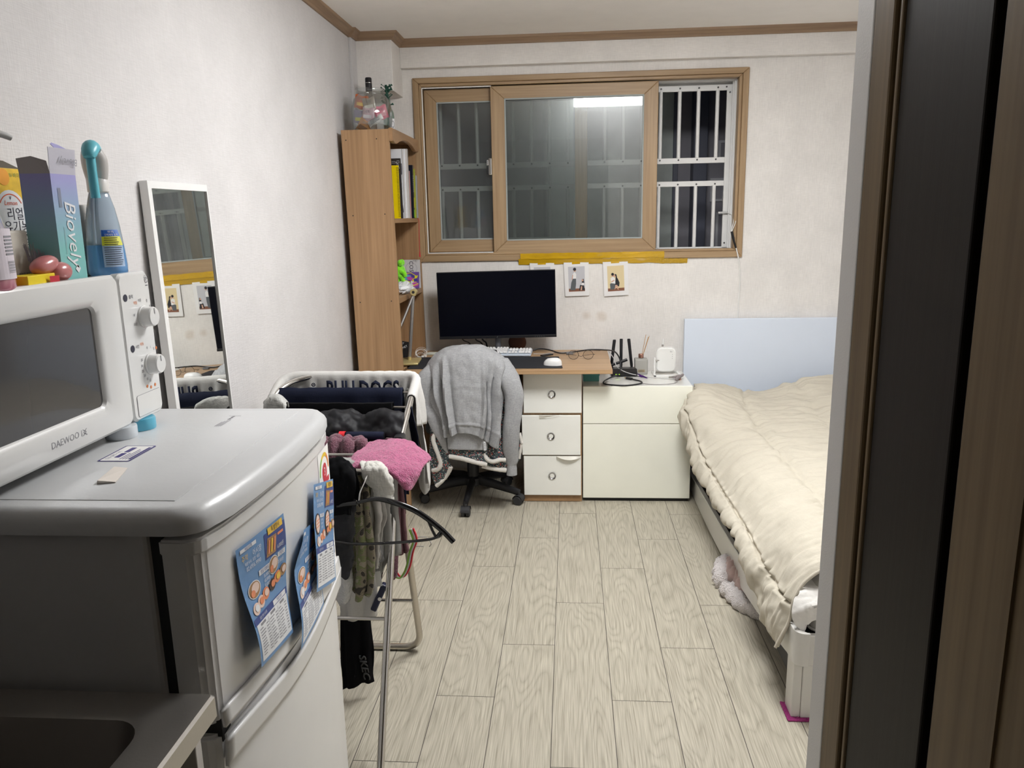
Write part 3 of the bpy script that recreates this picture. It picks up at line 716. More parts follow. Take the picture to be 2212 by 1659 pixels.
# blue spray bottle
sb = thing('spray_bottle', 'translucent blue spray bottle with white and turquoise trigger head on the microwave', 'spray bottle', (-.953, 1.553, T))
BLU = mat('blue_liquid_plastic', (.16, .40, .78), .12, trans=.35, coat=.4); CLB = mat('pale_blue_plastic', (.55, .68, .82), .12, trans=.55, coat=.4)
rot = Matrix.Rotation(R(62), 3, 'Z')
def bott(prof, flat=.68, c=(-.953, 1.553, T), n=28):
    mb = MB(); vs, fs = [], []
    for r_, z in prof:
        for j in range(n):
            a = 2*math.pi*j/n; vs.append(rot @ V((r_*math.cos(a), r_*flat*math.sin(a), 0)) + V((c[0], c[1], c[2]+z)))
    k = len(prof); fs = [(i*n+j, i*n+(j+1) % n, (i+1)*n+(j+1) % n, (i+1)*n+j) for i in range(k-1) for j in range(n)] + [tuple(range(n-1, -1, -1)), tuple(range((k-1)*n, k*n))]
    return mb.add(vs, fs)
bott([(.036, 0), (.040, .006), (.0405, .02), (.039, .045), (.0375, .062)]).obj('liquid', BLU, sb, smooth=50)
bott([(.0375, .062), (.034, .10), (.028, .135), (.023, .155), (.020, .165), (.016, .168)]).obj('bottle', CLB, sb, smooth=50)
mb = MB(); mb.lathe([(.018, .166), (.020, .168), (.020, .192), (.017, .197)], (-.953, 1.553, T), 24); mb.obj('collar', mat('cloudy_white', (.70, .68, .66), .35), sb, smooth=35)
mb = MB()
dirv = V((.30, -.95, 0))
hp = [V((-.953, 1.553, T+.192)), V((-.953, 1.553, T+.215)), V((-.953, 1.553, T+.235))+dirv*.004, V((-.953, 1.553, T+.248))+dirv*.014]
mb.tube(spline(hp, 14), [.021+.005*math.sin(i/13*3) - .003*(i/13)**3 for i in range(14)], 16, flat=.8); mb.obj('spray_head', mat('cloudy_shroud', (.66, .64, .62), .3, trans=.25), sb, smooth=60)
TURQ = mat('turquoise_plastic', (.13, .50, .60), .35)
mb = MB(); mb.tube(spline([V((-.953, 1.553, T+.222))-dirv*.012, V((-.953, 1.553, T+.246))-dirv*.002, V((-.953, 1.553, T+.252))+dirv*.014, V((-.953, 1.553, T+.240))+dirv*.032, V((-.953, 1.553, T+.232))+dirv*.036], 16), [.010, .013, .015, .016, .016, .016, .016, .016, .016, .016, .015, .014, .013, .012, .011, .010], 14); mb.obj('nozzle', TURQ, sb, smooth=60)
mb = MB(); mb.tube(spline([V((-.953, 1.553, T+.232))+dirv*.026, V((-.953, 1.553, T+.20))+dirv*.028, V((-.953, 1.553, T+.155))+dirv*.026], 10), .0088, 10); mb.obj('trigger', TURQ, sb, smooth=50)
ln, sd = V((.80, -.6, 0)), V((.6, .8, 0))
def SB(u, v, h=0):
    a = u/.036; r_ = .0395-.02*max(0, v-.062)/.07; p = ln*(r_*.86*math.cos(a)+h) + sd*(r_*math.sin(a)*1.0); return V((-.953, 1.553, T+v))+p
mb = MB(); LBL = mat('label_blue', (.03, .13, .5), .4); LYE = mat('label_lemon', (.72, .72, .05), .4); LPA = mat('label_pale_blue', (.45, .58, .78), .4)
put_rect(mb, SB, -.018, .022, .018, .092, .0012, 8, 8); mb.mi(1); put_rect(mb, SB, -.018, .022, .079, .092, .0018, 8, 2); mb.mi(2); put_rect(mb, SB, -.018, .022, .061, .079, .0018, 8, 2); mb.mi(3)
put_text(mb, SB, '99.9%', .002, .088, .006, 0, .0024); put_text(mb, SB, '강력세정 효과', .002, .082, .005, 0, .0024); mb.mi(4)
for k in range(4): put_rect(mb, SB, -.014, .014-.003*(k % 2), .0755-.0042*k, .0768-.0042*k, .0024, 4)
for k in range(9): put_rect(mb, SB, -.015, .019-.002*(k % 3), .056-.0042*k, .0572-.0042*k, .0018, 4)
mb.obj('label', [LPA, LBL, LYE, FW, INK], sb)
# lilac box with an open lid flap
bx = thing('carton', 'tall lilac to mint carton lettered Biovely with its lid flap open', 'box', (-.955, 1.40, T))
LIL = bpy.data.materials.new('lilac_mint_print'); LIL.use_nodes = True
nt = LIL.node_tree; N = nt.nodes; L = nt.links; tc = N.new('ShaderNodeTexCoord'); sp = N.new('ShaderNodeSeparateXYZ'); L.new(tc.outputs['Object'], sp.inputs[0])
mr = N.new('ShaderNodeMapRange'); mr.inputs[1].default_value = .06; mr.inputs[2].default_value = .19; L.new(sp.outputs[2], mr.inputs[0])
mx = N.new('ShaderNodeMix'); mx.data_type = 'RGBA'; mx.inputs[6].default_value = (.20, .50, .48, 1); mx.inputs[7].default_value = (.34, .33, .62, 1); L.new(mr.outputs[0], mx.inputs[0]); L.new(mx.outputs[2], N['Principled BSDF'].inputs['Base Color']); N['Principled BSDF'].inputs['Roughness'].default_value = .4
MATS['lilac'] = LIL
fl = [V((-.935, 1.378, T)), V((-.935, 1.452, T)), V((-.985, 1.440, T)), V((-.985, 1.366, T))]
up = V((0, .004, .195))
mb = MB(); mb.add(fl+[p+up for p in fl], [(0, 1, 5, 4), (1, 2, 6, 5), (2, 3, 7, 6), (3, 0, 4, 7), (3, 2, 1, 0)]); mb.obj('box_body', LIL, bx, solid=.0008)
LIN = mat('flap_grey_lilac', (.50, .49, .56), .6); DKG = mat('flap_inside_grey', (.42, .39, .38), .7)
a, b = fl[0]+up, fl[1]+up
mb = MB(); mb.add([a, b, b+V((.004, .002, .046)), a+V((.004, -.002, .046))], [(0, 1, 2, 3)]); f1 = mb.obj('lid_flap', LIN, bx, solid=.0008)
mb = MB(); mb.add([a+V((.004, .016, .046)), a+V((.004, .05, .046)), a+V((-.006, .044, .053)), a+V((-.008, .028, .056)), a+V((-.004, .018, .053))], [(0, 1, 2, 3, 4)]); mb.obj('tuck_tab', LIL, f1, solid=.0008)
mb = MB(); c_ = fl[3]+up; mb.add([c_, a, a+V((-.004, 0, .022)), (a+c_)/2+V((0, -.004, .030)), c_+V((0, -.003, .026))], [(0, 1, 2, 3, 4)]); mb.obj('side_flap', DKG, bx, solid=.0008)
S = lambda u, v, h=0: a.lerp(b, .5)*0 + (fl[0]+(fl[1]-fl[0])*(.5+u/.074)) + up*(v/.195) + V((1, 0, 0))*h
mb = MB(); put_text(mb, S, 'Biovely', .006, .085, .044, R(-90), .001, .95, .25); mb.mi(1); put_text(mb, S, 'Biovely', .012, .218, .018, R(180), .006, 1, .2)
for k in range(3): put_rect(mb, S, -.022+.003*k, -.0205+.003*k, .135, .17, .001)
put_rect(mb, S, -.017, -.0162, .05, .10, .001); mb.mi(0); put_poly(mb, S, [(.002, .022), (.010, .030), (.018, .022), (.010, .014)], .001)
mb.obj('lettering', [FW, GREYINK], bx)
# narrow cream carton, lemon carton, small white carton
mb = MB(); mb.box(-1.02, -.985, 1.526, 1.566, T, T+.143, .003); mb.box(-1.021, -.984, 1.525, 1.567, T, T+.022, .003); tag(mb.obj('tube_carton', mat('cream_carton', (.58, .56, .52), .5), smooth=40), 'plain narrow cream tube between the lilac carton and the spray bottle', 'box')
le = thing('lemon_carton', 'yellow lemon juice carton with an arched white label at the back left of the microwave', 'carton', (-1.12, 1.44, T))
LEM = mat('lemon_yellow', (.78, .50, .035), .4, var=.2, vs=30); OLI = mat('carton_inside_dark', (.10, .085, .06), .8)
mb = MB(); mb.box(-1.16, -1.085, 1.405, 1.537, T, T+.214, .002); mb.obj('box_body', LEM, le)
mb = MB(); mb.hexa([V((-1.155, 1.40, T+.213)), V((-1.085, 1.40, T+.213)), V((-1.085, 1.516, T+.213)), V((-1.155, 1.516, T+.213)), V((-1.13, 1.40, T+.23)), V((-1.10, 1.40, T+.232)), V((-1.10, 1.49, T+.228)), V((-1.13, 1.49, T+.226))]); mb.obj('torn_top', OLI, le)
S = frame_of((-1.0849, 1.473, T), (0, 1, 0), (0, 0, 1))
mb = MB(); pts = [(.042, .02), (.042, .13)]+[(.042*math.cos(R(k*15)), .13+.042*math.sin(R(k*15))) for k in range(1, 12)]+[(-.042, .13), (-.042, .02)]; put_poly(mb, S, pts, .0005)
mb.mi(1); 
for t, z in (('리얼', .125), ('유기농', .10), ('레몬즙', .075)): put_text(mb, S, t, .008, z, .026, 0, .001)
mb.mi(2); put_text(mb, S, '100', .008, .053, .021, 0, .001); put_text(mb, S, 'Lemon', 0, .147, .013, 0, .001, 1, .2); put_ring(mb, S, 0, .13, .033, .035, .001, 16, 30, 150)
mb.mi(3); put_text(mb, S, 'N 바이오', .025, .20, .010, 0, .001); put_rect(mb, S, -.05, -.035, .185, .205, .001); mb.mi(1); put_text(mb, S, 'v', 0, .158, .014, 0, .001); mb.mi(4); put_disc(mb, S, -.01, .196, .016, .0007); put_disc(mb, S, .05, .17, .012, .0007)
mb.obj('label', [FW, INK, mat('orange_red_print', (.65, .10, .03), .6), mat('leaf_green', (.03, .18, .04), .6), mat('lemon_slice', (.80, .33, .02), .5)], le)
mb = MB(); mb.box(-1.03, -.98, 1.312, 1.362, T, T+.0955, .004)
mb.mi(1); S = frame_of((-.9798, 1.338, T), (0, 1, 0), (0, 0, 1)); put_text(mb, S, 'JEWELRY', .0, .018, .007, 0, .0004); put_rect(mb, S, -.015, .02, .010, .012, .0004); tag(mb.obj('small_carton', [mat('ivory_carton', (.62, .58, .51), .6), INK]), 'plain ivory carton in front of the lemon carton', 'box')
# pink cleaner bottle at the left edge of the frame
pb = thing('cleaner_bottle', 'pink to blue translucent liquid bottle with a white barcode label, leftmost on the microwave', 'bottle', (-.935, 1.186, T))
PNK = bpy.data.materials.new('pink_blue_liquid'); PNK.use_nodes = True; nt = PNK.node_tree; N = nt.nodes; L = nt.links
tc = N.new('ShaderNodeTexCoord'); sp = N.new('ShaderNodeSeparateXYZ'); L.new(tc.outputs['Object'], sp.inputs[0]); cr = N.new('ShaderNodeValToRGB'); L.new(sp.outputs[2], cr.inputs[0])
for pos, colr in ((.0, (.70, .20, .30, 1)), (.05, (.72, .42, .50, 1)), (.10, (.60, .55, .62, 1)), (.13, (.22, .40, .68, 1)), (.18, (.10, .25, .55, 1))):
    e = cr.color_ramp.elements.new(pos); e.color = colr
for e in list(cr.color_ramp.elements):
    if e.position == 1.0: cr.color_ramp.elements.remove(e)
b = N['Principled BSDF']; L.new(cr.outputs[0], b.inputs['Base Color']); b.inputs['Roughness'].default_value = .12; b.inputs['Transmission Weight'].default_value = .25; b.inputs['Coat Weight'].default_value = .5; MATS['pinkblue'] = PNK
mb = MB(); mb.lathe([(.044, 0), (.049, .006), (.050, .05), (.047, .09), (.038, .13), (.026, .155), (.017, .17), (.015, .18)], (-.945, 1.186, T), 30); mb.obj('bottle', PNK, pb, smooth=50)
mb = MB(); mb.lathe([(.017, .178), (.018, .18), (.018, .205), (.008, .21), (.007, .245)], (-.945, 1.186, T), 20); mb.obj('pump_collar', WHITE, pb, smooth=35)
mb = MB(); mb.tube(spline([V((-.945, 1.20, T+.245)), V((-.935, 1.21, T+.252)), V((-.92, 1.245, T+.25)), V((-.912, 1.262, T+.244))], 10), [.009, .010, .009, .008, .007, .0065, .006, .0055, .005, .0045], 10); mb.obj('pump_spout', mat('grey_plastic', (.45, .45, .45), .4), pb, smooth=60)
def SP(u, v, h=0):
    a = u/.05 + R(-25); return V((-.945+(.0505+h)*math.cos(a), 1.186+(.0505+h)*math.sin(a), T+v))
mb = MB(); put_rect(mb, SP, -.03, .056, .02, .10, .0004, 14, 1); mb.mi(1)
for k in range(9): put_rect(mb, SP, .024, .046, .03+.0022*k, .0308+.0022*k+.0006*(k % 2), .001, 4)
for k in range(6): put_rect(mb, SP, .022, .048, .058+.0055*k, .061+.0055*k, .001, 4)
mb.obj('label', [mat('cloudy_label', (.68, .62, .68), .5), GREYINK], pb)
# yellow sample box, pink brush
mb = MB(); mb.box(-.955, -.915, 1.245, 1.335, T, T+.020, .001, M=Matrix.Translation(V((-.93, 1.29, 0))) @ Matrix.Rotation(R(8), 4, 'Z') @ Matrix.Translation(V((.93, -1.29, 0)))); mb.mi(1); S = frame_of((-.914, 1.315, T), (0.14, .99, 0), (0, 0, 1)); put_rect(mb, S, -.006, .016, .005, .016, .0022); tag(mb.obj('sample_box', [mat('bright_yellow_card', (.75, .58, .01), .4), RED]), 'small flat bright yellow box lying in front of the pink brush', 'box')
br = thing('hair_brush', 'pink oval hair brush with grey bristles lying on the microwave', 'brush', (-.945, 1.345, T))
PKB = mat('dusty_pink_plastic', (.50, .17, .17), .25, coat=.4)
mb = MB(); mb.sphere((-.938, 1.335, T+.034), (.017, .034, .016), 20, Matrix.Rotation(R(12), 4, 'X')); mb.sphere((-.932, 1.368, T+.02), (.016, .027, .018), 18); mb.obj('brush_body', PKB, br, smooth=60)
mb = MB(); rr_ = random.Random(9)
for k in range(70):
    y = 1.325+.058*rr_.random(); z = T+.045-.018*(y-1.33)/.05; x = -.955+.02*(rr_.random()-.5); tip = V((x-.012+.01*rr_.random(), y+.012*(rr_.random()-.3), z+.020+.008*rr_.random())); mb.tube([(x, y, z-.004), tip], [.0009, .0004], 3, cap=False)
tag(mb.obj('bristles', GREYINK, br), kind='stuff')

# ------------------------------------------------------------------ mirror leaning on the left wall
mi = thing('mirror', 'tall narrow white framed mirror leaning on the left wall', 'mirror', (-1.12, 2.34, 0))
tn, tf, bf_, bn = V((-1.178, 2.145, 1.718)), V((-1.176, 2.505, 1.7185)), V((-1.115, 2.45, .0)), V((-1.117, 2.085, .0))
ux = (tf-tn).normalized(); uz = ((tn-bn)+(tf-bf_)).normalized(); nn = ux.cross(uz)*1
if nn.x < 0: nn = -nn
def SM(a, b, h=0): return (bn*(1-a)+bf_*a)*(1-b)+(tn*(1-a)+tf*a)*b + nn*h
def bar(a0, a1, b0, b1, h0, h1): 
    return [SM(a0, b0, h0), SM(a1, b0, h0), SM(a1, b1, h0), SM(a0, b1, h0), SM(a0, b0, h1), SM(a1, b0, h1), SM(a1, b1, h1), SM(a0, b1, h1)]
mb = MB()
for q in ((0, .055, 0, 1), (.985, 1, 0, 1), (.055, .985, .988, 1), (.055, .985, 0, .012)): mb.hexa(bar(*q, -.018, .006))
mb.obj('frame', WHITEM, mi)
mb = MB(); mb.hexa(bar(.03, .99, .006, .994, -.016, -.008)); mb.obj('backing', DARK, mi)
mb = MB(); mb.hexa(bar(.055, .985, .012, .988, -.008, .001)); mb.obj('mirror_glass', mat('mirror_silver', (.86, .88, .86), .01, 1.0), mi)

# ------------------------------------------------------------------ sink counter
sk = thing('sink_counter', 'stainless steel sink counter beside the fridge', 'counter', (-.87, .5, 0))
SSK = mat('brushed_sink_steel', (.42, .40, .37), .32, .85, bump=.03, bs=200); CAB = mat('cabinet_white', (.55, .52, .49), .5)
SSD = mat('sink_basin_steel', (.30, .28, .26), .35, .9)
bxl, bxh, byl, byh, rr_ = -1.15, -.628, .30, .978, .05
outer = [(-1.19, -.2), (-.556, -.2), (-.556, 1.046), (-1.19, 1.046)]
def rring(x0, x1, y0, y1, r, z, k=8):
    pts = []
    for cx_, cy_, a0 in ((x1-r, y1-r, 0), (x0+r, y1-r, 90), (x0+r, y0+r, 180), (x1-r, y0+r, 270)):
        for i in range(k): a = R(a0+i*90/(k-1)); pts.append(V((cx_+r*math.cos(a), cy_+r*math.sin(a), z)))
    return pts
mb = MB(); rs = [rring(-1.19, -.556, -.2, 1.046, .004, .842), rring(-1.19, -.556, -.2, 1.046, .006, .876), rring(-1.186, -.560, -.196, 1.042, .006, .8805), rring(bxl-.012, bxh+.012, byl-.012, byh+.012, rr_+.01, .8805), rring(bxl, bxh, byl, byh, rr_, .877)]
n = len(rs[0]); mb.add([p for r_ in rs for p in r_], [(i*n+j, i*n+(j+1) % n, (i+1)*n+(j+1) % n, (i+1)*n+j) for i in range(len(rs)-1) for j in range(n)]); mb.obj('countertop', SSK, sk, smooth=30)
mb = MB(); rs = [rring(bxl, bxh, byl, byh, rr_, .877), rring(bxl+.004, bxh-.004, byl+.004, byh-.004, rr_, .85), rring(bxl+.02, bxh-.02, byl+.02, byh-.02, rr_, .72), rring(bxl+.05, bxh-.05, byl+.05, byh-.05, rr_, .70)]
mb.add([p for r_ in rs for p in r_], [(i*n+j, i*n+(j+1) % n, (i+1)*n+(j+1) % n, (i+1)*n+j) for i in range(3) for j in range(n)] + [tuple(range(3*n, 4*n))]); mb.obj('basin', SSD, sk, smooth=30)
mb = MB(); mb.box(-1.18, -.585, 1.02, 1.04, 0, .842, .002); mb.box(-1.18, -.585, -.2, -.18, 0, .842, .002); mb.box(-1.18, -1.17, -.2, 1.04, 0, .842); mb.box(-1.18, -.60, -.2, 1.03, .08, .1); mb.obj('cabinet_body', CAB, sk)
# ------------------------------------------------------------------ bookshelf
SHW = wood('shelf_wood', '#8c6c4b', '#b38f6a', grain=(110, 110, 2.6), lowstretch=(5, 5, .45), rings=5, rough=.42, fine=.6, bump=.03)
SHB = wood('shelf_board_wood', '#8c6c4b', '#ac8762', grain=(45, 3, 45), lowstretch=(5, .5, 5), rings=4, rough=.42, fine=.6, bump=.03)
bs = thing('bookshelf', 'tall light brown wooden bookshelf at the left end of the desk', 'bookshelf', (-1.03, 4.44, 0))
def xf(z): return -.902-.0107*z
side = [(-1.145, 0), (-.902, 0), (xf(2.05), 2.05), (-1.172, 2.05)]
mb = MB(); mb.prism(side, 4.09, 4.11, 0 if False else 1, .0015, 1) if False else mb.add([V((x, y, z)) for y in (4.09, 4.11) for x, z in side], [(0, 1, 2, 3), (7, 6, 5, 4), (0, 4, 5, 1), (1, 5, 6, 2), (2, 6, 7, 3), (3, 7, 4, 0)])
mb.mi(1)
for (x, z) in ((-1.148, 2.0), (-.988, 2.003), (-1.135, 1.62), (-.965, 1.625), (-1.125, 1.165), (-.955, 1.17)): mb.cyl((x, 4.091, z), (x, 4.0893, z), .0032, 8)
mb.obj('side_panel', [SHW, GAP], bs)
mb = MB(); mb.add([V((x, y, z)) for y in (4.772, 4.794) for x, z in side], [(0, 1, 2, 3), (7, 6, 5, 4), (0, 4, 5, 1), (1, 5, 6, 2), (2, 6, 7, 3), (3, 7, 4, 0)]); mb.obj('side_panel', SHW, bs)
for z0, z1, xo in ((2.03, 2.05, 0), (1.578, 1.601, .002), (1.152, 1.181, .004), (.766, .790, .003)):
    mb = MB(); mb.box(-1.165, xf(z1)-xo, 4.11, 4.772, z0, z1, .001); mb.obj('shelf', SHB, bs)
mb = MB(); mb.add([V((x, y, z)) for y in (4.11, 4.772) for x, z in ((-1.146, .80), (-1.141, .80), (-1.163, 2.04), (-1.168, 2.04))], [(0, 1, 2, 3), (7, 6, 5, 4), (0, 4, 5, 1), (1, 5, 6, 2), (2, 6, 7, 3), (3, 7, 4, 0)]); mb.obj('back_panel', SHW, bs)
pts = [(4.088, 2.056), (4.088, 1.99)]
for k in range(21):
    t = k/20; y = 4.10+.68*t
    z = 1.99 + (.028*(math.sin(math.pi*min(1, max(0, (t-.18)/.64)))**.7) if .18 < t < .82 else 0) - (.006*math.sin((t/.18)*math.pi) if t < .18 else .006*math.sin((1-t)/.18*math.pi) if t > .82 else 0)
    pts.append((y, z))
pts += [(4.796, 1.99), (4.796, 2.056)]
mb = MB(); mb.prism(pts, -.925, -.904, 0, .003, 2); mb.obj('crown_board', SHB, bs)

# on top of the bookshelf
def clear(name, tint=(.93, .95, .95, 1), rough=.03, ior=1.12):
    M = bpy.data.materials.new(name); M.use_nodes = True; nt = M.node_tree; N = nt.nodes; L = nt.links
    tr = N.new('ShaderNodeBsdfTransparent'); tr.inputs[0].default_value = tint
    gl = N.new('ShaderNodeBsdfGlossy'); gl.inputs['Roughness'].default_value = rough
    lw = N.new('ShaderNodeLayerWeight'); lw.inputs[0].default_value = .25
    mr = N.new('ShaderNodeMapRange'); mr.inputs[3].default_value = .05; mr.inputs[4].default_value = .75; L.new(lw.outputs['Facing'], mr.inputs[0])
    mx = N.new('ShaderNodeMixShader'); L.new(mr.outputs[0], mx.inputs[0]); L.new(tr.outputs[0], mx.inputs[1]); L.new(gl.outputs[0], mx.inputs[2])
    L.new(mx.outputs[0], N['Material Output'].inputs[0]); MATS[name] = M; return M
CLEAR = clear('clear_glass')
JC = V((-1.042, 4.24, 2.05))
mb = MB(); mb.lathe([(.085, .001), (.098, .012), (.106, .05), (.107, .09), (.104, .13), (.092, .165), (.075, .185), (.070, .19), (.073, .194), (.070, .199), (.073, .204), (.070, .209), (.073, .216), (.068, .216), (.066, .19), (.088, .163), (.100, .13), (.103, .09), (.102, .05), (.094, .014), (.08, .005)], JC, 36)
tag(mb.obj('glass_jar', CLEAR, smooth=50), 'big clear glass jar stuffed with snack packets on top of the bookshelf', 'jar')
rr_ = random.Random(2)
pk = [('#c9622b', '#e3b02c', (-.045, -.03, .150), 20, 10, 'orange and gold snack packet near the rim of the jar'), ('#ad9f92', '#d9d2c8', (.0, -.045, .135), -5, -8, 'beige snack packet in the middle of the jar'), ('#8f86a0', '#c9c24a', (-.055, -.035, .075), 10, 5, 'grey lilac packet with a yellow stripe at the left side of the jar'),
      ('#d9b9c0', '#e9dfe2', (-.005, -.055, .085), -12, 8, 'pale pink printed packet in the front of the jar'), ('#e0708a', '#f0a9b4', (.058, -.035, .095), 15, -14, 'bright pink packet at the right side of the jar'), ('#c8905e', '#7b5a44', (-.03, -.05, .03), 0, 30, 'tan packet at the bottom of the jar'), ('#e6e4e0', '#cfccc8', (.035, -.068, .05), -10, -28, 'white printed packet slanting across the front of the jar')]
for c1, c2, off, a, tl, lab in pk:
    p = JC+V(off); S = Matrix.Translation(p) @ Matrix.Rotation(R(a), 4, 'Z') @ Matrix.Rotation(R(tl), 4, 'Y')
    mb = MB(); mb.T = S; wx, hz = (.034, .034) if 'white' not in lab else (.045, .014)
    mb.grid(lambda u, v: V(((u-.5)*2*wx, -.010*math.sin(math.pi*u)**.6*math.sin(math.pi*v)**.6, (v-.5)*2*hz+.003*math.sin(u*9))), 12, 10)
    mb.grid(lambda u, v: V(((.5-u)*2*wx, .010*math.sin(math.pi*u)**.6*math.sin(math.pi*v)**.6, (v-.5)*2*hz+.003*math.sin((1-u)*9))), 12, 10)
    mb.mi(1); Sf = lambda u, v, h=0: V((u, -.0108-h, v)); put_rect(mb, Sf, -wx*.7, wx*.7, -hz*.6, -hz*.1 if hz > .02 else hz*.6, .0008); mb.mi(2)
    if hz > .02: put_text(mb, Sf, '과자', 0, hz*.35, .018, 0, .001)
    else:
        for k in range(4): put_rect(mb, Sf, -wx*.6, wx*.6-.01*(k % 2), -hz*.5+.006*k, -hz*.5+.003+.006*k, .0016)
    tag(mb.obj('snack_packet', [mat('pk'+c1[1:], c1, .35, coat=.3), mat('pk'+c2[1:], c2, .35, coat=.3), GREYINK]), lab, 'snack packet', 'snack packets in the glass jar')
bo = thing('bottle', 'dark capped liquor bottle standing behind the glass jar on the bookshelf', 'bottle', (-1.09, 4.40, 2.05))
mb = MB(); mb.lathe([(.030, .002), (.034, .006), (.034, .17), (.030, .19), (.016, .215), (.0145, .235)], (-1.09, 4.40, 2.05), 24); mb.obj('glass_body', clear('smoky_glass', (.75, .72, .70, 1)), bo, smooth=50)
mb = MB(); mb.lathe([(.0175, .232), (.018, .234), (.018, .272), (.0184, .273), (.0184, .276), (.018, .277), (.0178, .297), (.015, .302)], (-1.09, 4.40, 2.05), 20); mb.mi(1); mb.lathe([(.0186, .2735), (.0186, .2755)], (-1.09, 4.40, 2.05), 20); mb.obj('cap', [BLACK, STEEL], bo, smooth=40)
gb = thing('bottle', 'green bottle with a dried sprig in its neck at the right of the bookshelf top', 'bottle', (-.997, 4.44, 2.05))
mb = MB(); mb.lathe([(.027, .002), (.030, .008), (.030, .10), (.027, .125), (.013, .155), (.012, .20), (.014, .202), (.014, .21)], (-.997, 4.44, 2.05), 22); mb.obj('glass_body', clear('pale_green_glass', (.62, .80, .74, 1)), gb, smooth=50)
TEALL = mat('deep_green_liquid', (.01, .13, .10), .2); mb = MB(); mb.lathe([(.025, .006), (.028, .010), (.028, .055)], (-.997, 4.44, 2.05), 22); mb.obj('liquid', TEALL, gb, smooth=50)
mb = MB(); S = lambda u, v, h=0: V((-.997+(.031+h)*math.sin(u/.03+.9), 4.44-(.031+h)*math.cos(u/.03+.9), 2.05+v)); put_rect(mb, S, -.018, .022, .03, .09, .0003, 8, 1); mb.mi(1); put_ring(mb, S, .0, .06, .010, .012, .0008, 20, sy=1.5); mb.obj('label', [FW, INK], gb)
SPR = mat('dried_sprig_green', (.015, .075, .05), .7)
mb = MB(); mb.tube([(-.997, 4.44, 2.15), (-1.0, 4.44, 2.27), (-1.004, 4.435, 2.318)], [.006, .007, .007], 8)
for k in range(46):
    a = rr_.random()*6.28; z0 = 2.20+.10*rr_.random(); l = .018+.022*rr_.random(); p = V((-1.0, 4.44, z0)); q = p+V((math.cos(a)*l, math.sin(a)*l*.6, .012+.02*rr_.random())); mb.tube([p, (p+q)/2+V((0, 0, .004)), q], [.0022, .0018, .0012], 4, cap=False); mb.sphere(q, .003+.0022*rr_.random(), 6)
mb.obj('dried_sprig', SPR, gb)

# books and files on the upper shelf ---------------------------------
Z1 = 1.601
def book(name, lab, y0, y1, xr, h, cover, edge=None, lean=0., depth=.2, grp='books and files on the upper shelf', cat='book', extra=None, spiral=False, z0=Z1):
    t = thing(name, lab, cat, (xr-depth/2, (y0+y1)/2, z0), 0, grp, (R(lean), 0, 0))
    M4 = WM[t.name]; b = MB(); b.T = M4; th = (y1-y0)/2
    if edge:
        b.box(-depth/2+.004, depth/2-.002, -th+.0015, th-.0015, .003, h-.003); b.obj('pages', edge, t)
        b = MB(); b.T = M4
        b.box(-depth/2, depth/2, -th, -th+.0015, .0005, h); b.box(-depth/2, depth/2, th-.0015, th, .0005, h); b.obj('covers', cover, t)
        if not spiral: b = MB(); b.T = M4; b.box(depth/2-.0015, depth/2, -th, th, .0005, h); b.obj('spine', cover, t)
    else:
        b.box(-depth/2, depth/2, -th, th, .0005, h, min(.002, th*.5)); b.obj('body', cover, t)
    if spiral:
        b = MB(); b.T = M4
        for k in range(34):
            z = .012+(h-.024)*k/33; b.tube([(depth/2-.004+.008*math.cos(a), 1.25*(th+.002)*math.sin(a), z) for a in [2*math.pi*i/8 for i in range(8)]], .0009, 4, closed=True)
        b.obj('spiral_binding', DARK, t)
    if extra:
        b = MB(); b.T = M4; extra(b, lambda u, v, h_=0: V((depth/2-u, -th-h_, v)) if False else V((depth/2+u, -th-h_, v)), lambda u, v, h_=0: V((depth/2+h_, u, v)))
        b.obj('cover_print', [FW, INK, LGRN, RED, LYEL], t)
    return t
LGRN = mat('lime_print', (.22, .55, .03), .5); LYEL = mat('acid_yellow', (.75, .70, .02), .5)
BY = mat('notebook_yellow', (.80, .62, .0), .4); BKC = mat('dark_brown_cover', (.025, .02, .018), .5); WFILE = mat('white_file', (.78, .79, .82), .3, coat=.3); NAVYC = mat('navy_cover', (.008, .010, .022), .35)
book('spiral_notebook', 'yellow spiral notebook, nearest of the books on the upper shelf', 4.345, 4.357, -.938, .285, BY, PAPER, 0, spiral=True)
book('folder', 'dark brown folder with thin white line drawing behind the yellow notebook', 4.385, 4.397, -.932, .325, BKC, None, 0, cat='folder', extra=lambda b, S, P: (put_line(b, S, [(-.05, .30), (-.008, .30), (-.008, .312), (-.02, .312), (-.02, .285)], .0012), put_line(b, S, [(-.05, .308), (-.03, .308), (-.012, .292), (-.008, .27)], .0012)))
def clips(b, S, P):
    b.mi(1); put_poly(b, S, [(-.012, .03), (-.022, .05), (-.016, .07), (-.020, .10), (-.010, .10), (-.006, .06), (-.004, .035)], .003); b.mi(1); put_rect(b, S, -.018, -.004, .24, .30, .002)
book('document_file', 'clear white document file with a black clip behind the dark folder', 4.425, 4.465, -.930, .378, WFILE, PAPER, 0, cat='file', extra=clips)
book('document_file', 'thick white document wallet in the middle of the upper shelf', 4.475, 4.535, -.925, .382, WFILE, None, -1, cat='file')
book('document_file', 'clear plastic file right of the thick white wallet', 4.560, 4.585, -.930, .390, mat('clear_file', (.66, .68, .70), .15, coat=.5), PAPER, -1, cat='file')
book('booklet', 'thin pink and white booklet beside the clear plastic file', 4.610, 4.620, -.930, .27, mat('pink_booklet', (.60, .35, .33), .5), PAPER, -1)
def navyp(b, S, P):
    b.mi(2); put_rect(b, P, -.014, .014, .004, .05, .0008); b.mi(0); put_text(b, P, 'NANTES', 0, .20, .026, R(90), .0008); b.mi(4); put_rect(b, P, -.002, .012, .06, .12, .0008)
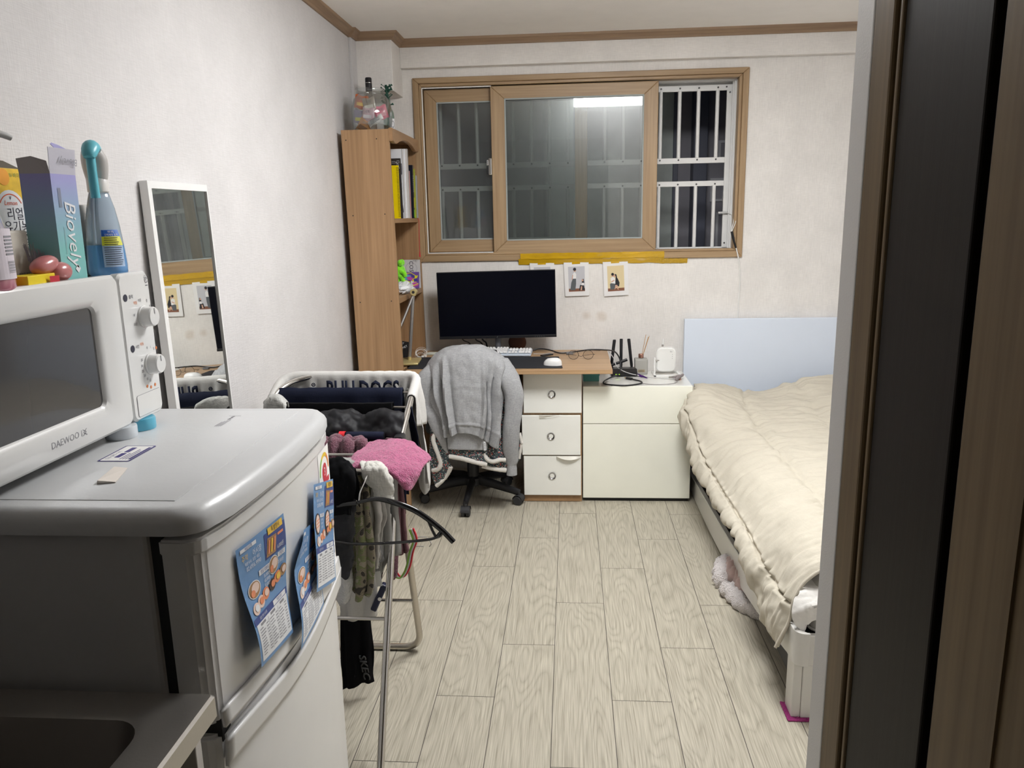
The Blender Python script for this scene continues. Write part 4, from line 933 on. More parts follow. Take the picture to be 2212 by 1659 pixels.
book('book', 'black book with a lime green foot and white spine lettering', 4.645, 4.678, -.922, .305, NAVYC, PAPER, -2, extra=navyp)
book('book', 'yellow spined book right of the black one', 4.688, 4.700, -.916, .285, mat('olive_yellow_cover', (.42, .44, .05), .4), PAPER, -2)
book('notebook', 'thin grey notebook, last on the right of the upper shelf', 4.725, 4.745, -.914, .25, mat('grey_cover', (.42, .43, .46), .4), PAPER, -3)
mb = MB(); mb.tube(spline([(-.910, 4.69, 1.60), (-.902, 4.69, 1.585), (-.905, 4.692, 1.50), (-.906, 4.69, 1.40)], 12), .0016, 6); mb.tube([(-.906, 4.69, 1.405), (-.906, 4.69, 1.372)], [.0022, .0045], 6); tag(mb.obj('bookmark_ribbon', RED), 'red bookmark ribbon hanging over the edge of the upper shelf', 'ribbon')

# middle shelf --------------------------------------------------------
Z2 = 1.181
pt = thing('plush_toy', 'bright lime green plush toy sitting on the middle shelf', 'plush toy', (-.99, 4.42, Z2))
LIME = mat('lime_plush', (.22, .75, .01), .95, var=.2, vs=60, bump=.5, bs=300, sheen=.5)
mb = MB(); mb.sphere((-.995, 4.42, Z2+.055), (.045, .05, .06), 20); mb.sphere((-.985, 4.42, Z2+.125), (.045, .045, .045), 20)
for dy, dx in ((-.028, .02), (.022, .02)): mb.sphere((-.968+dx*.2, 4.42+dy, Z2+.172), (.017, .016, .020), 12)
mb.obj('body', LIME, pt, smooth=80)
for k, (dx, dz) in enumerate(((.045, .09), (.05, .06), (.042, .03), (.048, .12))):
    mb = MB(); mb.tube(spline([(-.985, 4.40, Z2+dz+.01), (-.955+.01*(k % 2), 4.385, Z2+dz), (-.945+.008*k*.5, 4.375, Z2+dz-.025)], 8), [.012, .014, .015, .015, .014, .013, .012, .010], 10); mb.obj('limb', LIME, pt, smooth=80)
cd = thing('card_box', 'pale card lettered COS standing at the back of the middle shelf', 'card', (-.965, 4.745, Z2))
mb = MB(); mb.box(-1.03, -.918, 4.74, 4.752, Z2, Z2+.172, .001); mb.obj('card', mat('pale_grey_card', (.62, .61, .62), .6), cd)
S = frame_of((-.972, 4.7395, Z2+.12), (1, 0, 0), (0, 0, 1)); mb = MB(); put_ring(mb, S, 0, 0, .034, .0348, .0004, 32); put_text(mb, S, 'COS', .0, .012, .034, R(-90), .0004); put_text(mb, S, '2024', .02, .046, .010, 0, .0004); mb.obj('lettering', INK, cd)
ab = thing('picture_card', 'colourful purple and yellow picture card leaning below the pale card', 'card', (-.965, 4.70, Z2))
mb = MB(); S = frame_of((-1.02, 4.70, Z2+.0005), (1, 0, 0), (0, .16, .985)); mb.hexa([S(0, 0, 0), S(.10, 0, 0), S(.10, 0, .001), S(0, 0, .001), S(0, .10, 0), S(.10, .10, 0), S(.10, .10, .001), S(0, .10, .001)]); mb.obj('card', mat('violet_card', (.16, .08, .35), .35), ab)
mb = MB(); r2 = random.Random(8); cm = [mat('c_magenta', (.55, .08, .40), .4), mat('c_cyan', (.10, .40, .60), .4), LYEL, mat('c_indigo', (.07, .05, .3), .4), FW]
for k in range(26):
    mb.mi(k % 5); u, v = .008+.07*r2.random(), .012+.07*r2.random(); a = r2.random()*6; pts = [(min(.098, max(.002, u+.016*math.cos(a+i*1.3)*(1+.5*(i % 2)))), min(.098, max(.002, v+.014*math.sin(a+i*1.3)))) for i in range(4)]; put_poly(mb, S, pts, .0014+.00005*k)
mb.mi(2); put_line(mb, S, [(.005, .02), (.05, .012), (.095, .03)], .005, .003); put_line(mb, S, [(.01, .09), (.05, .095), (.09, .07)], .004, .003); mb.obj('printed_picture', cm, ab)
WRAP = mat('white_wrapper', (.72, .73, .75), .35, bump=.2, bs=60)
mb = MB(); mb.grid(lambda u, v: V((-.955+.062*math.cos(2*math.pi*u)*math.sin(math.pi*(.02+.96*v)), 4.36+.055*math.sin(2*math.pi*u)*math.sin(math.pi*(.02+.96*v)), Z2+.033-.032*math.cos(math.pi*v)))*1 + V((1, 1, .6))*.022*nz((math.cos(2*math.pi*u), math.sin(2*math.pi*u), v*3), 2.2), 36, 18, cu=True)
for i, p in enumerate(mb.v): p.z = max(p.z, Z2+.001)
tag(mb.obj('plastic_wrapper', WRAP), 'crumpled white plastic wrapper on the middle shelf', 'wrapper')

# ------------------------------------------------------------------ desk
DKW = wood('desk_wood', '#9d7c5a', '#c6a57e', grain=(2.0, 70, 70), lowstretch=(.5, 9, 9), rings=4, rough=.38, fine=.6, bump=.02)
dk = thing('desk', 'light wood desk under the window with a monitor on it', 'desk', (-.35, 4.49, 0))
mb = MB(); mb.box(-.897, .224, 4.088, 4.73, .766, .790, .002); mb.obj('desktop', DKW, dk)
mb = MB(); mb.box(-.89, -.27, 4.68, 4.70, .25, .766, .001); mb.obj('modesty_panel', mat('desk_dark_panel', (.10, .075, .055), .6), dk)
dc = thing('drawer_cabinet', 'three drawer cabinet with round chrome pulls under the desk', 'drawers', (-.103, 4.45, 0))
DRF = mat('drawer_front_cream', (.90, .90, .85), .4, bump=.02, bs=80)
mb = MB(); mb.box(-.268, .062, 4.205, 4.70, 0, .765, .002); mb.obj('carcass', SHW, dc)
mb = MB(); mb.box(-.255, .05, 4.2, 4.206, .004, .038); mb.obj('plinth', SHB, dc)
def cup(p, r=.0215):
    mb = MB(); mb.lathe([(r*.86, -.004), (r, -.003), (r*1.02, 0), (r, .002), (r*.9, .0022), (r*.80, -.0005), (r*.45, -.0035), (.0004, -.0042)], p, 28, Matrix.Rotation(R(90), 3, 'X')); return mb
for z0, z1, x0, x1, yy, kx, kz, tear in ((.526, .7635, -.262, .060, 4.187, -.104, .633, .02), (.284, .513, -.273, .054, 4.180, -.111, .394, 0), (.044, .276, -.266, .057, 4.185, -.106, .160, 0)):
    mb = MB(); mb.box(x0, x1, yy, yy+.018, z0, z1, .0025); d = mb.obj('drawer', DRF, dc)
    cup((kx, yy-.0023, kz)).obj('knob', mat('pull_chrome', (.55, .55, .56), .12, 1.0), d, smooth=40)
# curled-up edging film
FILM = mat('peeling_film', (.72, .70, .63), .4)
mb = MB(); mb.grid(lambda u, v: V((-.175+.12*u, 4.178-.012*math.sin(math.pi*u)*(1-.4*v), .515+.004*u-.018*v*(1-u)**1.5)), 14, 5); tag(mb.obj('peeling_edge', FILM, dc, solid=.0008), 'peeling film strip')
mb = MB(); mb.grid(lambda u, v: V((-.08+.135*u, 4.182-.02*v*math.sin(math.pi*(.15+.85*u)), .277-.022*v*u*(1.15-u)*2.4)), 14, 5); tag(mb.obj('peeling_edge', FILM, dc, solid=.0008), 'peeling film strip')

# desk lamp ------------------------------------------------------------
dl = thing('desk_lamp', 'gold and grey folding desk lamp standing on the shelf end of the desk', 'lamp', (-.92, 4.40, .77))
GOLD = mat('pale_gold', (.68, .56, .26), .32, .45); LGR = mat('lamp_grey', (.40, .39, .38), .3, .6)
mb = MB(); mb.box(-.99, -.876, 4.31, 4.49, .7755, .790, .006, 3, M=Matrix.Translation(V((-.93, 4.4, 0))) @ Matrix.Rotation(R(4), 4, 'Z') @ Matrix.Translation(V((.93, -4.4, 0)))); mb.obj('base', GOLD, dl, smooth=40)
mb = MB(); mb.cyl((-.940, 4.42, .788), (-.938, 4.42, .808), .0105, 14); mb.obj('pole_socket', GOLD, dl, smooth=40)
mb = MB(); mb.tube([(-.938, 4.42, .806), (-.897, 4.40, 1.165)], .0098, 12); mb.obj('pole', LGR, dl, smooth=40)
mb = MB(); mb.cyl((-.893, 4.385, 1.178), (-.893, 4.425, 1.178), .018, 20); mb.mi(1); mb.cyl((-.893, 4.3845, 1.178), (-.893, 4.383, 1.178), .008, 14); mb.mi(0); mb.tube([(-.893, 4.40, 1.18), (-.895, 4.40, 1.158)], .013, 12); mb.obj('joint', [GOLD, DARK], dl, smooth=40)
mb = MB(); mb.T = None
hd = [V((-.900, 4.40, 1.16)), V((-1.02, 4.43, .90))]; ax = (hd[1]-hd[0]).normalized(); sd = V((0, 1, 0)); nn = ax.cross(sd).normalized()
pr_ = []
for t, wd in ((0, .016), (.1, .03), (1, .034)):
    c = hd[0].lerp(hd[1], t)
    pr_.append([c+sd*wd+nn*.005, c+sd*wd-nn*.005, c-sd*wd*.2-nn*.005, c-sd*wd*.2+nn*.005])
mb.add([p for r_ in pr_ for p in r_], [(i*4+j, i*4+(j+1) % 4, (i+1)*4+(j+1) % 4, (i+1)*4+j) for i in range(2) for j in range(4)]+[(3, 2, 1, 0), (8, 9, 10, 11)]); hdo = mb.obj('lamp_head', mat('lamp_head_brown', (.16, .12, .10), .3, coat=.4), dl)
mb = MB(); mb.tube([hd[0]-sd*.006+V((.003, 0, -.004)), hd[1]-sd*.01], .0042, 8); tag(mb.obj('head_edge', WHITEM, hdo), 'white edge strip')
# black pouch, earphones, papers
po = thing('pouch', 'black pouch with white lettering behind the desk lamp', 'pouch', (-1.0, 4.62, .77))
mb = MB(); mb.add([V(p) for p in ((-1.08, 4.58, .771), (-.975, 4.60, .771), (-.972, 4.60, .862), (-1.08, 4.58, .885), (-1.08, 4.66, .771), (-.98, 4.665, .771), (-.98, 4.63, .858), (-1.08, 4.62, .88))], [(0, 1, 2, 3), (5, 4, 7, 6), (1, 5, 6, 2), (4, 0, 3, 7), (3, 2, 6, 7), (4, 5, 1, 0)]); mb.obj('pouch_body', BLACK, po)
S = frame_of((-1.022, 4.589, .845), (.982, .187, 0), (0, 0, 1)); mb = MB(); put_text(mb, S, 'Y', .012, .012, .018, R(-20), .0012); put_text(mb, S, 'MET', .022, -.010, .017, R(24), .0012); mb.obj('lettering', FW, po)
mb = MB()
for k in range(7):
    a0 = rr_.random()*3; r0 = .014+.016*rr_.random(); ti = rr_.random()*1.4; c = V((-.915+.006*rr_.random(), 4.615+.01*rr_.random(), .7715+r0*math.sin(ti)+.001))
    mb.tube([c+V((r0*1.2*math.cos(a+a0), r0*math.sin(a+a0)*math.cos(ti), r0*math.sin(a+a0)*math.sin(ti))) for a in [2*math.pi*i/18 for i in range(18)]], .0009, 5, closed=True)
for dx in (.0, .02): mb.sphere((-.90+dx, 4.60, .7765), .006, 10)
tag(mb.obj('earphones', WHITE), 'coiled white wired earphones beside the desk lamp', 'earphones')
mb = MB()
for k in range(5): 
    o = .0012*k; mb.grid(lambda u, v: V((-.90+.14*u+.004*k, 4.68+.08*v, .7708+o+.004*math.sin(u*5+k)*u*u)), 8, 4)
tag(mb.obj('paper_sheets', mat('greenish_paper', (.66, .68, .60), .7), solid=.0004), 'few loose pale paper sheets at the back left of the desk', 'paper')

# mouse pad, keyboard, mouse ------------------------------------------
mb = MB(); mb.prism([(-.90, 4.235), (-.055, 4.235), (-.048, 4.245), (-.072, 4.575), (-.08, 4.583), (-.90, 4.583)], .7702, .7742, 2, .001, 1); tag(mb.obj('desk_mat', mat('black_cloth_mat', (.016, .017, .022), .75, bump=.05, bs=900)), 'long black desk mat under the keyboard and mouse', 'mouse mat')
kb = thing('keyboard', 'white mechanical keyboard half hidden behind the hoodie on the chair', 'keyboard', (-.44, 4.66, .775), R(-1.5))
KM = WM[kb.name]
KW = mat('keycap_white', (.78, .78, .78), .4); KCASE = mat('keyboard_case', (.60, .66, .74), .35)
mb = MB(); mb.T = KM; mb.prism([(-.068, 0), (.068, 0), (.068, .024), (-.068, .014)], -.215, .205, 0, .003, 2); mb.obj('case', KCASE, kb)
rows = [(-.055, [1.25, 1.25, 1.25, 6.25, 1.25, 1.25, 1.25, 1.25, 'g', 1, 1, 1, 'g', 2, 1, 1]), (-.0355, [2.25]+[1]*10+[2.75, 'g', 's', 1, 's', 'g', 1, 1, 1, 1]), (-.0165, [1.75]+[1]*11+[2.25, 'g', 's', 's', 's', 'g', 1, 1, 1, 's']), (.0025, [1.5]+[1]*12+[1.5, 'g', 1, 1, 1, 'g', 1, 1, 1, 1]), (.0215, [1]*13+[2, 'g', 1, 1, 1, 'g', 1, 1, 1, 1]), (.048, [1, 's', 1, 1, 1, 1, 'h', 1, 1, 1, 1, 'h', 1, 1, 1, 1])]
U = .0182
for y, keys in rows:
    x = -.208
    for k in keys:
        if k == 'g': x += .006; continue
        if k == 'h': x += U*.5; continue
        if k == 's': x += U; continue
        zt = .019+.010*(y+.068)/.136; w_ = k*U-.0016
        b = MB(); b.T = KM; b.hexa([V(p) for p in ((x, y-.0083, zt), (x+w_, y-.0083, zt), (x+w_, y+.0083, zt), (x, y+.0083, zt), (x+.0022, y-.005, zt+.008), (x+w_-.0022, y-.005, zt+.008), (x+w_-.0022, y+.0065, zt+.009), (x+.0022, y+.0065, zt+.009))]); b.obj('keycap', KW, kb)
        x += k*U
ms = thing('mouse', 'white computer mouse on the black desk mat', 'mouse', (-.103, 4.315, .7745), R(75))
mb = MB(); mb.T = WM[ms.name]; mb.grid(lambda u, v: V((.030*math.cos(2*math.pi*u)*math.sin(math.pi*v*.5)**.7*(1+.06*math.sin(2*math.pi*u)), .052*math.sin(2*math.pi*u)*math.sin(math.pi*v*.5)**.7, .040*math.cos(math.pi*v*.5)**.75*(1-.18*math.sin(2*math.pi*u)*math.sin(math.pi*v*.5)))), 32, 14, cu=True); mb.obj('shell', mat('mouse_white', (.80, .80, .79), .35, coat=.2), ms, smooth=60)
mb = MB(); mb.T = WM[ms.name]; mb.cyl((-.003, .026, .030), (.003, .026, .030), .008, 14); mb.obj('wheel', GREYINK, ms)
# monitor ---------------------------------------------------------------
mo = thing('monitor', 'large black computer monitor, switched off, on the desk', 'monitor', (-.437, 4.60, .77), 0, None, (0, R(.75), 0))
MM = Matrix.Translation(V((-.437, 4.58, 1.0885))) @ Matrix.Rotation(R(-.75), 4, 'Y')
MM = Matrix.Translation(V((-.437, 4.58, 1.0885))) @ Matrix.Rotation(R(-.8), 4, 'Y')
mo.rotation_euler = (0, 0, 0); WM[mo.name] = Matrix.Translation(V((-.437, 4.60, .77)))
mb = MB(); mb.T = MM; mb.box(-.352, .352, 0, .022, -.200, .200, .003); mb.box(-.30, .30, .02, .05, -.15, .15, .015); mb.obj('housing', BLACK, mo)
mb = MB(); mb.T = MM; mb.box(-.348, .348, -.0012, .002, -.183, .196, .0005); mb.obj('screen', mat('dark_screen', (.0012, .0016, .005), .3, spec=.15, coat=0), mo)
mb = MB(); mb.T = MM; mb.box(-.352, .352, -.003, .003, -.200, -.1845, .001); bz = mb.obj('lower_bezel', mat('bezel_black', (.010, .010, .012), .35), mo)
mb = MB(); mb.T = MM; Sz = lambda u, v, h=0: V((u, -.0032-h, v))
for k in range(5): put_disc(mb, Sz, .225+.013*k, -.1925, .0014, .0003, 8)
put_line(mb, Sz, [(-.004, -.196), (.0, -.187)], .002, .0003); mb.obj('button_marks', GREYINK, bz)
mb = MB(); mb.tube([(-.437, 4.63, .80), (-.437, 4.63, 1.05)], .018, 14); mb.obj('stand_pole', mat('stand_grey', (.09, .09, .10), .4), mo, smooth=40)
mb = MB(); mb.box(-.55, -.325, 4.56, 4.72, .790, .801, .004); mb.obj('stand_base', BLACK, mo)
for k, (x0, x1) in enumerate(((-.66, -.60), (-.58, -.53), (-.54, -.51))):
    mb = MB(); mb.tube(spline([(x0, 4.62, .90), (x0+.01, 4.63, .87), ((x0+x1)/2+.01, 4.66, .85), (x1, 4.69, .815), (x1+.02, 4.715, .796)], 14), .003+.001*k, 8)
    tag(mb.obj('cable', BLACK, smooth=60), ('thin black cable hanging from the left of the monitor', 'black cable hanging from the middle of the monitor', 'thick black cable beside the monitor stand')[k], 'cable', 'monitor cables')
mb = MB(); mb.sphere((-.33, 4.80, .825), (.055, .018, .055), 20); tag(mb.obj('round_cushion', mat('maroon_plush', (.09, .035, .022), .9), smooth=70), 'small round dark brown ball behind the keyboard under the monitor', 'ball')
# glasses ----------------------------------------------------------------
gl = thing('eyeglasses', 'round thin framed eyeglasses standing on the desk by the mouse', 'glasses', (.05, 4.50, .77))
WIRE = mat('dark_wire', (.05, .045, .045), .3, .7)
for x in (.012, .096):
    mb = MB(); mb.tube([V((x+.0285*math.cos(a), 4.50-.002*math.sin(a), .797+.0265*math.sin(a))) for a in [2*math.pi*i/36 for i in range(36)]], .0012, 6, closed=True); rim = mb.obj('rim', WIRE, gl)
    mb = MB(); mb.lathe([(.0275, -.0006), (.0275, .0006)], (x, 4.50, .797), 36, Matrix.Diagonal((1, 1, .96)) @ Matrix.Rotation(R(90), 3, 'X')); mb.obj('lens', clear('lens_glass', (.95, .95, .95, 1)), rim)
mb = MB(); mb.tube(spline([(.0405, 4.5, .797), (.047, 4.497, .790), (.061, 4.497, .790), (.0675, 4.5, .797)], 10), .0012, 6); mb.obj('bridge', WIRE, gl)
for x0, x1 in ((-.0165, .03), (.1245, .075)):
    mb = MB(); mb.tube(spline([(x0, 4.5, .800), (x0+(.012 if x0 < 0 else -.010)*-1, 4.505, .797), (x0, 4.56, .79), (x1, 4.62, .772)], 16), .0011, 6); mb.obj('temple', WIRE, gl)
# cables on the desk and the cabinet
def cable(pts, r, m, lab, n=60, cat='cable', up=0):
    pts = [(x, y-.106, z+.02) if i < up else (x, y, z) for i, (x, y, z) in enumerate(pts)]
    mb = MB(); mb.tube(spline(pts, n), r, 8); return tag(mb.obj('cable', m, smooth=60), lab, cat)
cable([(-.235, 4.73, .780), (-.19, 4.745, .792), (-.13, 4.72, .79), (-.07, 4.68, .778), (-.02, 4.685, .777), (.05, 4.73, .779), (.12, 4.755, .783), (.20, 4.73, .785), (.255, 4.62, .795), (.283, 4.44, .785), (.285, 4.41, .74), (.27, 4.40, .70), (.22, 4.385, .681), (.185, 4.30, .678), (.20, 4.235, .678), (.30, 4.205, .678), (.385, 4.25, .678), (.395, 4.31, .678), (.345, 4.375, .679)], .0042, BLACK, 'long black cable running from the keyboard over the desk edge to the white cabinet', 120, up=9)
hp = thing('cable_plug', 'black cable plug with metal tip lying on the white cabinet', 'plug', (.33, 4.39, .672))
mb = MB(); mb.T = Matrix.Translation(V((.335, 4.385, .680))) @ Matrix.Rotation(R(135), 4, 'Z'); mb.box(-.02, .02, -.008, .008, -.0055, .0055, .002); mb.obj('plug_body', BLACK, hp)
mb = MB(); mb.T = Matrix.Translation(V((.335, 4.385, .680))) @ Matrix.Rotation(R(135), 4, 'Z'); mb.box(.02, .031, -.006, .006, -.0025, .0025, .0005); mb.obj('plug_tip', mat('brass', (.6, .45, .2), .3, .9), hp)
cable([(-.22, 4.655, .778), (-.16, 4.655, .776), (-.10, 4.70, .776), (-.04, 4.70, .776), (.03, 4.745, .776), (.11, 4.77, .777), (.18, 4.75, .778)], .0022, mat('cable_grey', (.42, .42, .43), .4), 'thin grey cable behind the eyeglasses on the desk', up=99)
ad = thing('cable_adapter', 'dark grey cable joint lying behind the eyeglasses', 'adapter', (-.01, 4.68, .77)); mb = MB(); mb.T = Matrix.Translation(V((-.01, 4.66, .777))) @ Matrix.Rotation(R(8), 4, 'Z'); mb.box(-.02, .02, -.008, .008, -.006, .006, .002); mb.obj('joint_body', mat('joint_grey', (.14, .14, .15), .4), ad); mb = MB(); mb.T = Matrix.Translation(V((-.01, 4.66, .777))) @ Matrix.Rotation(R(8), 4, 'Z'); mb.box(.02, .03, -.005, .005, -.003, .003, .0005); mb.obj('joint_tip', STEEL, ad)
mb = MB(); mb.box(-.185, -.105, 4.615, 4.645, .7705, .778, .003, M=Matrix.Translation(V((-.145, 4.63, 0))) @ Matrix.Rotation(R(42), 4, 'Z') @ Matrix.Translation(V((.145, -4.63, 0)))); tag(mb.obj('cutter_knife', BLACK), 'small slim black utility knife lying between keyboard and eyeglasses', 'knife')

# everything standing on the desk top sits at its front part
for o in list(COL.objects):
    if o.parent is None and o.name.split('.')[0] in ('desk_lamp', 'pouch', 'earphones', 'paper_sheets', 'desk_mat', 'keyboard', 'mouse', 'eyeglasses', 'cable_adapter', 'cutter_knife', 'round_cushion'):
        o.location += V((.02 if o.location.x < -.8 else .005, -.106, .02))
# ------------------------------------------------------------------ white cabinet
CRM = mat('cabinet_cream_gloss', (.92, .92, .815), .22, coat=.3)
ca = thing('cabinet', 'glossy cream cabinet with one drawer front over one door beside the bed', 'cabinet', (.367, 4.41, 0))
mb = MB(); mb.box(.067, .667, 4.226, 4.63, .016, .672, .0015); mb.obj('carcass', mat('cabinet_white_gloss', (.80, .80, .76), .15, coat=.5), ca)
mb = MB(); mb.box(.068, .667, 4.207, 4.225, .460, .672, .002); mb.obj('drawer_front', CRM, ca)
mb = MB(); mb.box(.068, .667, 4.207, 4.225, .022, .456, .002); mb.obj('door', CRM, ca)
mb = MB(); mb.box(.075, .66, 4.225, 4.60, 0, .016); mb.obj('plinth', BLACK, ca)  # inset black base, its colour also makes the shadow line under the cabinet
CT = .672
bx2 = thing('gift_box', 'teal box under the desk edge on the white cabinet', 'box', (.117, 4.39, CT)); TEAL = mat('teal_card', (.10, .35, .33), .6)
mb = MB(); mb.box(.072, .162, 4.345, 4.45, CT, CT+.034, .001); mb.obj('box_body', TEAL, bx2); mb = MB(); mb.box(.069, .165, 4.342, 4.453, CT+.033, CT+.048, .001); mb.obj('lid', TEAL, bx2)
ro = thing('router', 'black wireless router with four antennas and green lights beside the desk end', 'router', (.31, 4.53, CT))
mb = MB(); mb.prism([(4.465, CT+.004), (4.62, CT+.004), (4.62, CT+.030), (4.50, CT+.042), (4.465, CT+.024)], .238, .388, 0, .003, 2); mb.obj('casing', BLACK, ro)
for p in ((.25, 4.48), (.375, 4.48), (.25, 4.60), (.375, 4.60)): mb = MB(); mb.cyl((p[0], p[1], CT), (p[0], p[1], CT+.005), .006, 8); mb.obj('foot', DARK, ro)
for x0, x1, y, z1 in ((.243, .262, 4.618, .868), (.303, .303, 4.625, .872), (.368, .348, 4.625, .872)):
    mb = MB(); mb.tube([(x0, y, CT+.022), (x0+(x1-x0)*.1, y, CT+.04), (x1, y, z1-.006), (x1, y, z1)], [.006, .0085, .0095, .008], 10, flat=.6); mb.obj('antenna', BLACK, ro, smooth=40)
mb = MB(); mb.tube([(.245, 4.55, CT+.055), (.335, 4.56, CT+.085)], [.008, .009], 10, flat=.7); mb.tube([(.245, 4.55, CT+.03), (.245, 4.55, CT+.057)], .007, 8); mb.obj('antenna', BLACK, ro, smooth=40)
LED = mat('green_led', (.45, .9, .05), .5, emit=1.2)
mb = MB()
for k in range(4): 
    mb = MB(); mb.box(.262+.0065*k, .2665+.0065*k, 4.4638, 4.466, CT+.013, CT+.017); mb.obj('status_light', LED, ro)
df = thing('reed_diffuser', 'frosted square diffuser bottle with copper collar and three reeds', 'diffuser', (.416, 4.56, CT))
FRB = mat('frosted_bottle', (.55, .54, .50), .3, trans=.4)
mb = MB(); mb.box(.378, .454, 4.525, 4.595, CT, CT+.093, .007, 3); mb.obj('bottle', FRB, df, smooth=40); mb = MB(); mb.cyl((.416, 4.56, CT+.092), (.416, 4.56, CT+.098), .014, 16); mb.obj('neck', FRB, df); mb = MB(); mb.lathe([(.0145, .096), (.0155, .097), (.0155, .118), (.0145, .12), (.006, .12)], (.416, 4.56, CT), 24); mb.obj('collar', mat('rose_copper', (.45, .24, .18), .25, .9), df, smooth=40)
S = frame_of((.416, 4.5245, CT+.022), (1, 0, 0), (0, 0, 1)); mb = MB(); put_rect(mb, S, -.02, .02, -.007, .009, .0004); mb.mi(1); put_text(mb, S, 'SEED', 0, .001, .013, 0, .001); mb.obj('label', [mat('bronze_label', (.35, .28, .18), .4), INK], df)
REED = mat('reed_tan', (.50, .28, .11), .7)
for x, y, z in ((.443, 4.565, .905), (.462, 4.56, .898), (.456, 4.55, .893)):
    mb = MB(); mb.tube([(.412, 4.56, CT+.06), (x, y, z)], .0015, 6); mb.obj('reed', REED, df)
hb = thing('wireless_hub', 'white rounded wireless device propped on a white bracket on the cabinet', 'router', (.555, 4.53, CT))
HW = mat('hub_white', (.84, .84, .82), .3, coat=.2)
mb = MB(); mb.T = Matrix.Translation(V((.555, 4.515, CT+.094))) @ Matrix.Rotation(R(8), 4, 'X'); bm_pts = []
for cx_, cz_, a0 in ((.027, .045, 0), (-.027, .045, 90), (-.027, -.045, 180), (.027, -.045, 270)):
    for k in range(7): a = R(a0+k*15); bm_pts.append((cx_+.029*math.cos(a), cz_+.029*math.sin(a)))
mb.prism(bm_pts, -.014, .014, 1, .006, 3); mb.obj('casing', HW, hb, smooth=40)
mb = MB(); mb.T = Matrix.Translation(V((.555, 4.515, CT+.094))) @ Matrix.Rotation(R(8), 4, 'X'); S = lambda u, v, h=0: V((u, -.0142-h, v)); put_text(mb, S, 'kt', .028, .052, .016, 0, .0005)
for k in range(3): put_disc(mb, S, .036, .034-.012*k, .0018, .0005, 10); 
mb.obj('printed_marks', GREYINK, hb)
mb = MB(); mb.tube([(.538, 4.535, CT+.165), (.539, 4.537, CT+.178)], .0055, 10); mb.mi(1); mb.tube([(.539, 4.537, CT+.178), (.540, 4.54, CT+.212)], .004, 10); mb.obj('plug', [STEEL, HW], hb)
wb2 = thing('bracket_stand', 'white slotted bracket frame under the wireless device', 'stand', (.555, 4.53, CT))
mb = MB(); mb.box(.482, .640, 4.455, 4.467, CT, CT+.010, .002); mb.box(.482, .640, 4.590, 4.602, CT, CT+.010, .002); mb.box(.482, .496, 4.455, 4.60, CT, CT+.010, .002); mb.box(.626, .640, 4.455, 4.60, CT, CT+.010, .002); mb.obj('base_frame', WHITE, wb2)
mb = MB(); mb.box(.484, .494, 4.49, 4.505, CT+.009, CT+.108, .002); mb.obj('upright', WHITE, wb2)
mb = MB(); mb.cyl((.494, 4.497, CT+.09), (.53, 4.51, CT+.09), .004, 8); mb.obj('peg', STEEL, wb2)
# small grey things at the cabinet corner
nc = thing('nail_clipper', 'steel nail clipper at the front right corner of the white cabinet', 'nail clipper', (.60, 4.43, CT))
for dz, a in ((.003, 28), (.009, 34)): mb = MB(); mb.T = Matrix.Translation(V((.605, 4.44, CT+dz))) @ Matrix.Rotation(R(a), 4, 'Z'); mb.box(-.045, .05, -.007, .007, -.003, .003, .0015); mb.obj('lever', STEEL, nc)
eb = thing('earbud_clip', 'brownish grey slim clip lying at the corner of the white cabinet', 'clip', (.61, 4.37, CT)); GB = mat('taupe_plastic', (.22, .19, .19), .4)
mb = MB(); mb.tube([(.59, 4.33, CT+.010), (.61, 4.36, CT+.018), (.64, 4.395, CT+.026)], [.006, .010, .007], 12); mb.obj('clip_body', GB, eb, smooth=60); mb = MB(); mb.cyl((.62, 4.37, CT), (.622, 4.372, CT+.02), .008, 12, .004); mb.obj('clip_foot', mat('copper_tip', (.4, .25, .2), .35, .7), eb)
mb = MB(); mb.tube([(.585, 4.385, CT+.006), (.60, 4.40, CT+.011), (.625, 4.43, CT+.015)], [.005, .008, .006], 10); tag(mb.obj('small_clip', GB, smooth=60), 'smaller taupe clip between the nail clipper and the slim clip', 'clip')
pp = MB(); PUR = mat('purple_foil', (.10, .03, .22), .15, .5, bump=.3, bs=90)
pp.grid(lambda u, v: V((.36+.085*u-.01*v, 4.53-.10*u+.03*v-.02, CT+.002+.012*math.sin(math.pi*u)*math.sin(math.pi*v)+.002*math.sin(u*20+v*9))), 18, 12); tag(pp.obj('foil_packet', PUR, solid=.001, smooth=60), 'purple foil packet in front of the diffuser bottle', 'packet')
cable([(.228, 4.70, .78), (.25, 4.60, .76), (.262, 4.47, .735), (.30, 4.455, .712), (.345, 4.45, .695), (.40, 4.47, .679), (.47, 4.43, .676), (.54, 4.40, .676), (.60, 4.375, .678)], .0022, mat('cable_silver', (.55, .55, .55), .35), 'thin silver grey cable trailing across the router and the white cabinet', up=3)
cable([(.40, 4.27, .676), (.43, 4.25, .675), (.48, 4.24, .675), (.56, 4.26, .675), (.60, 4.31, .676)], .0016, mat('cable_taupe', (.2, .18, .18), .4), 'thin dark wire curling in front of the clips on the white cabinet')

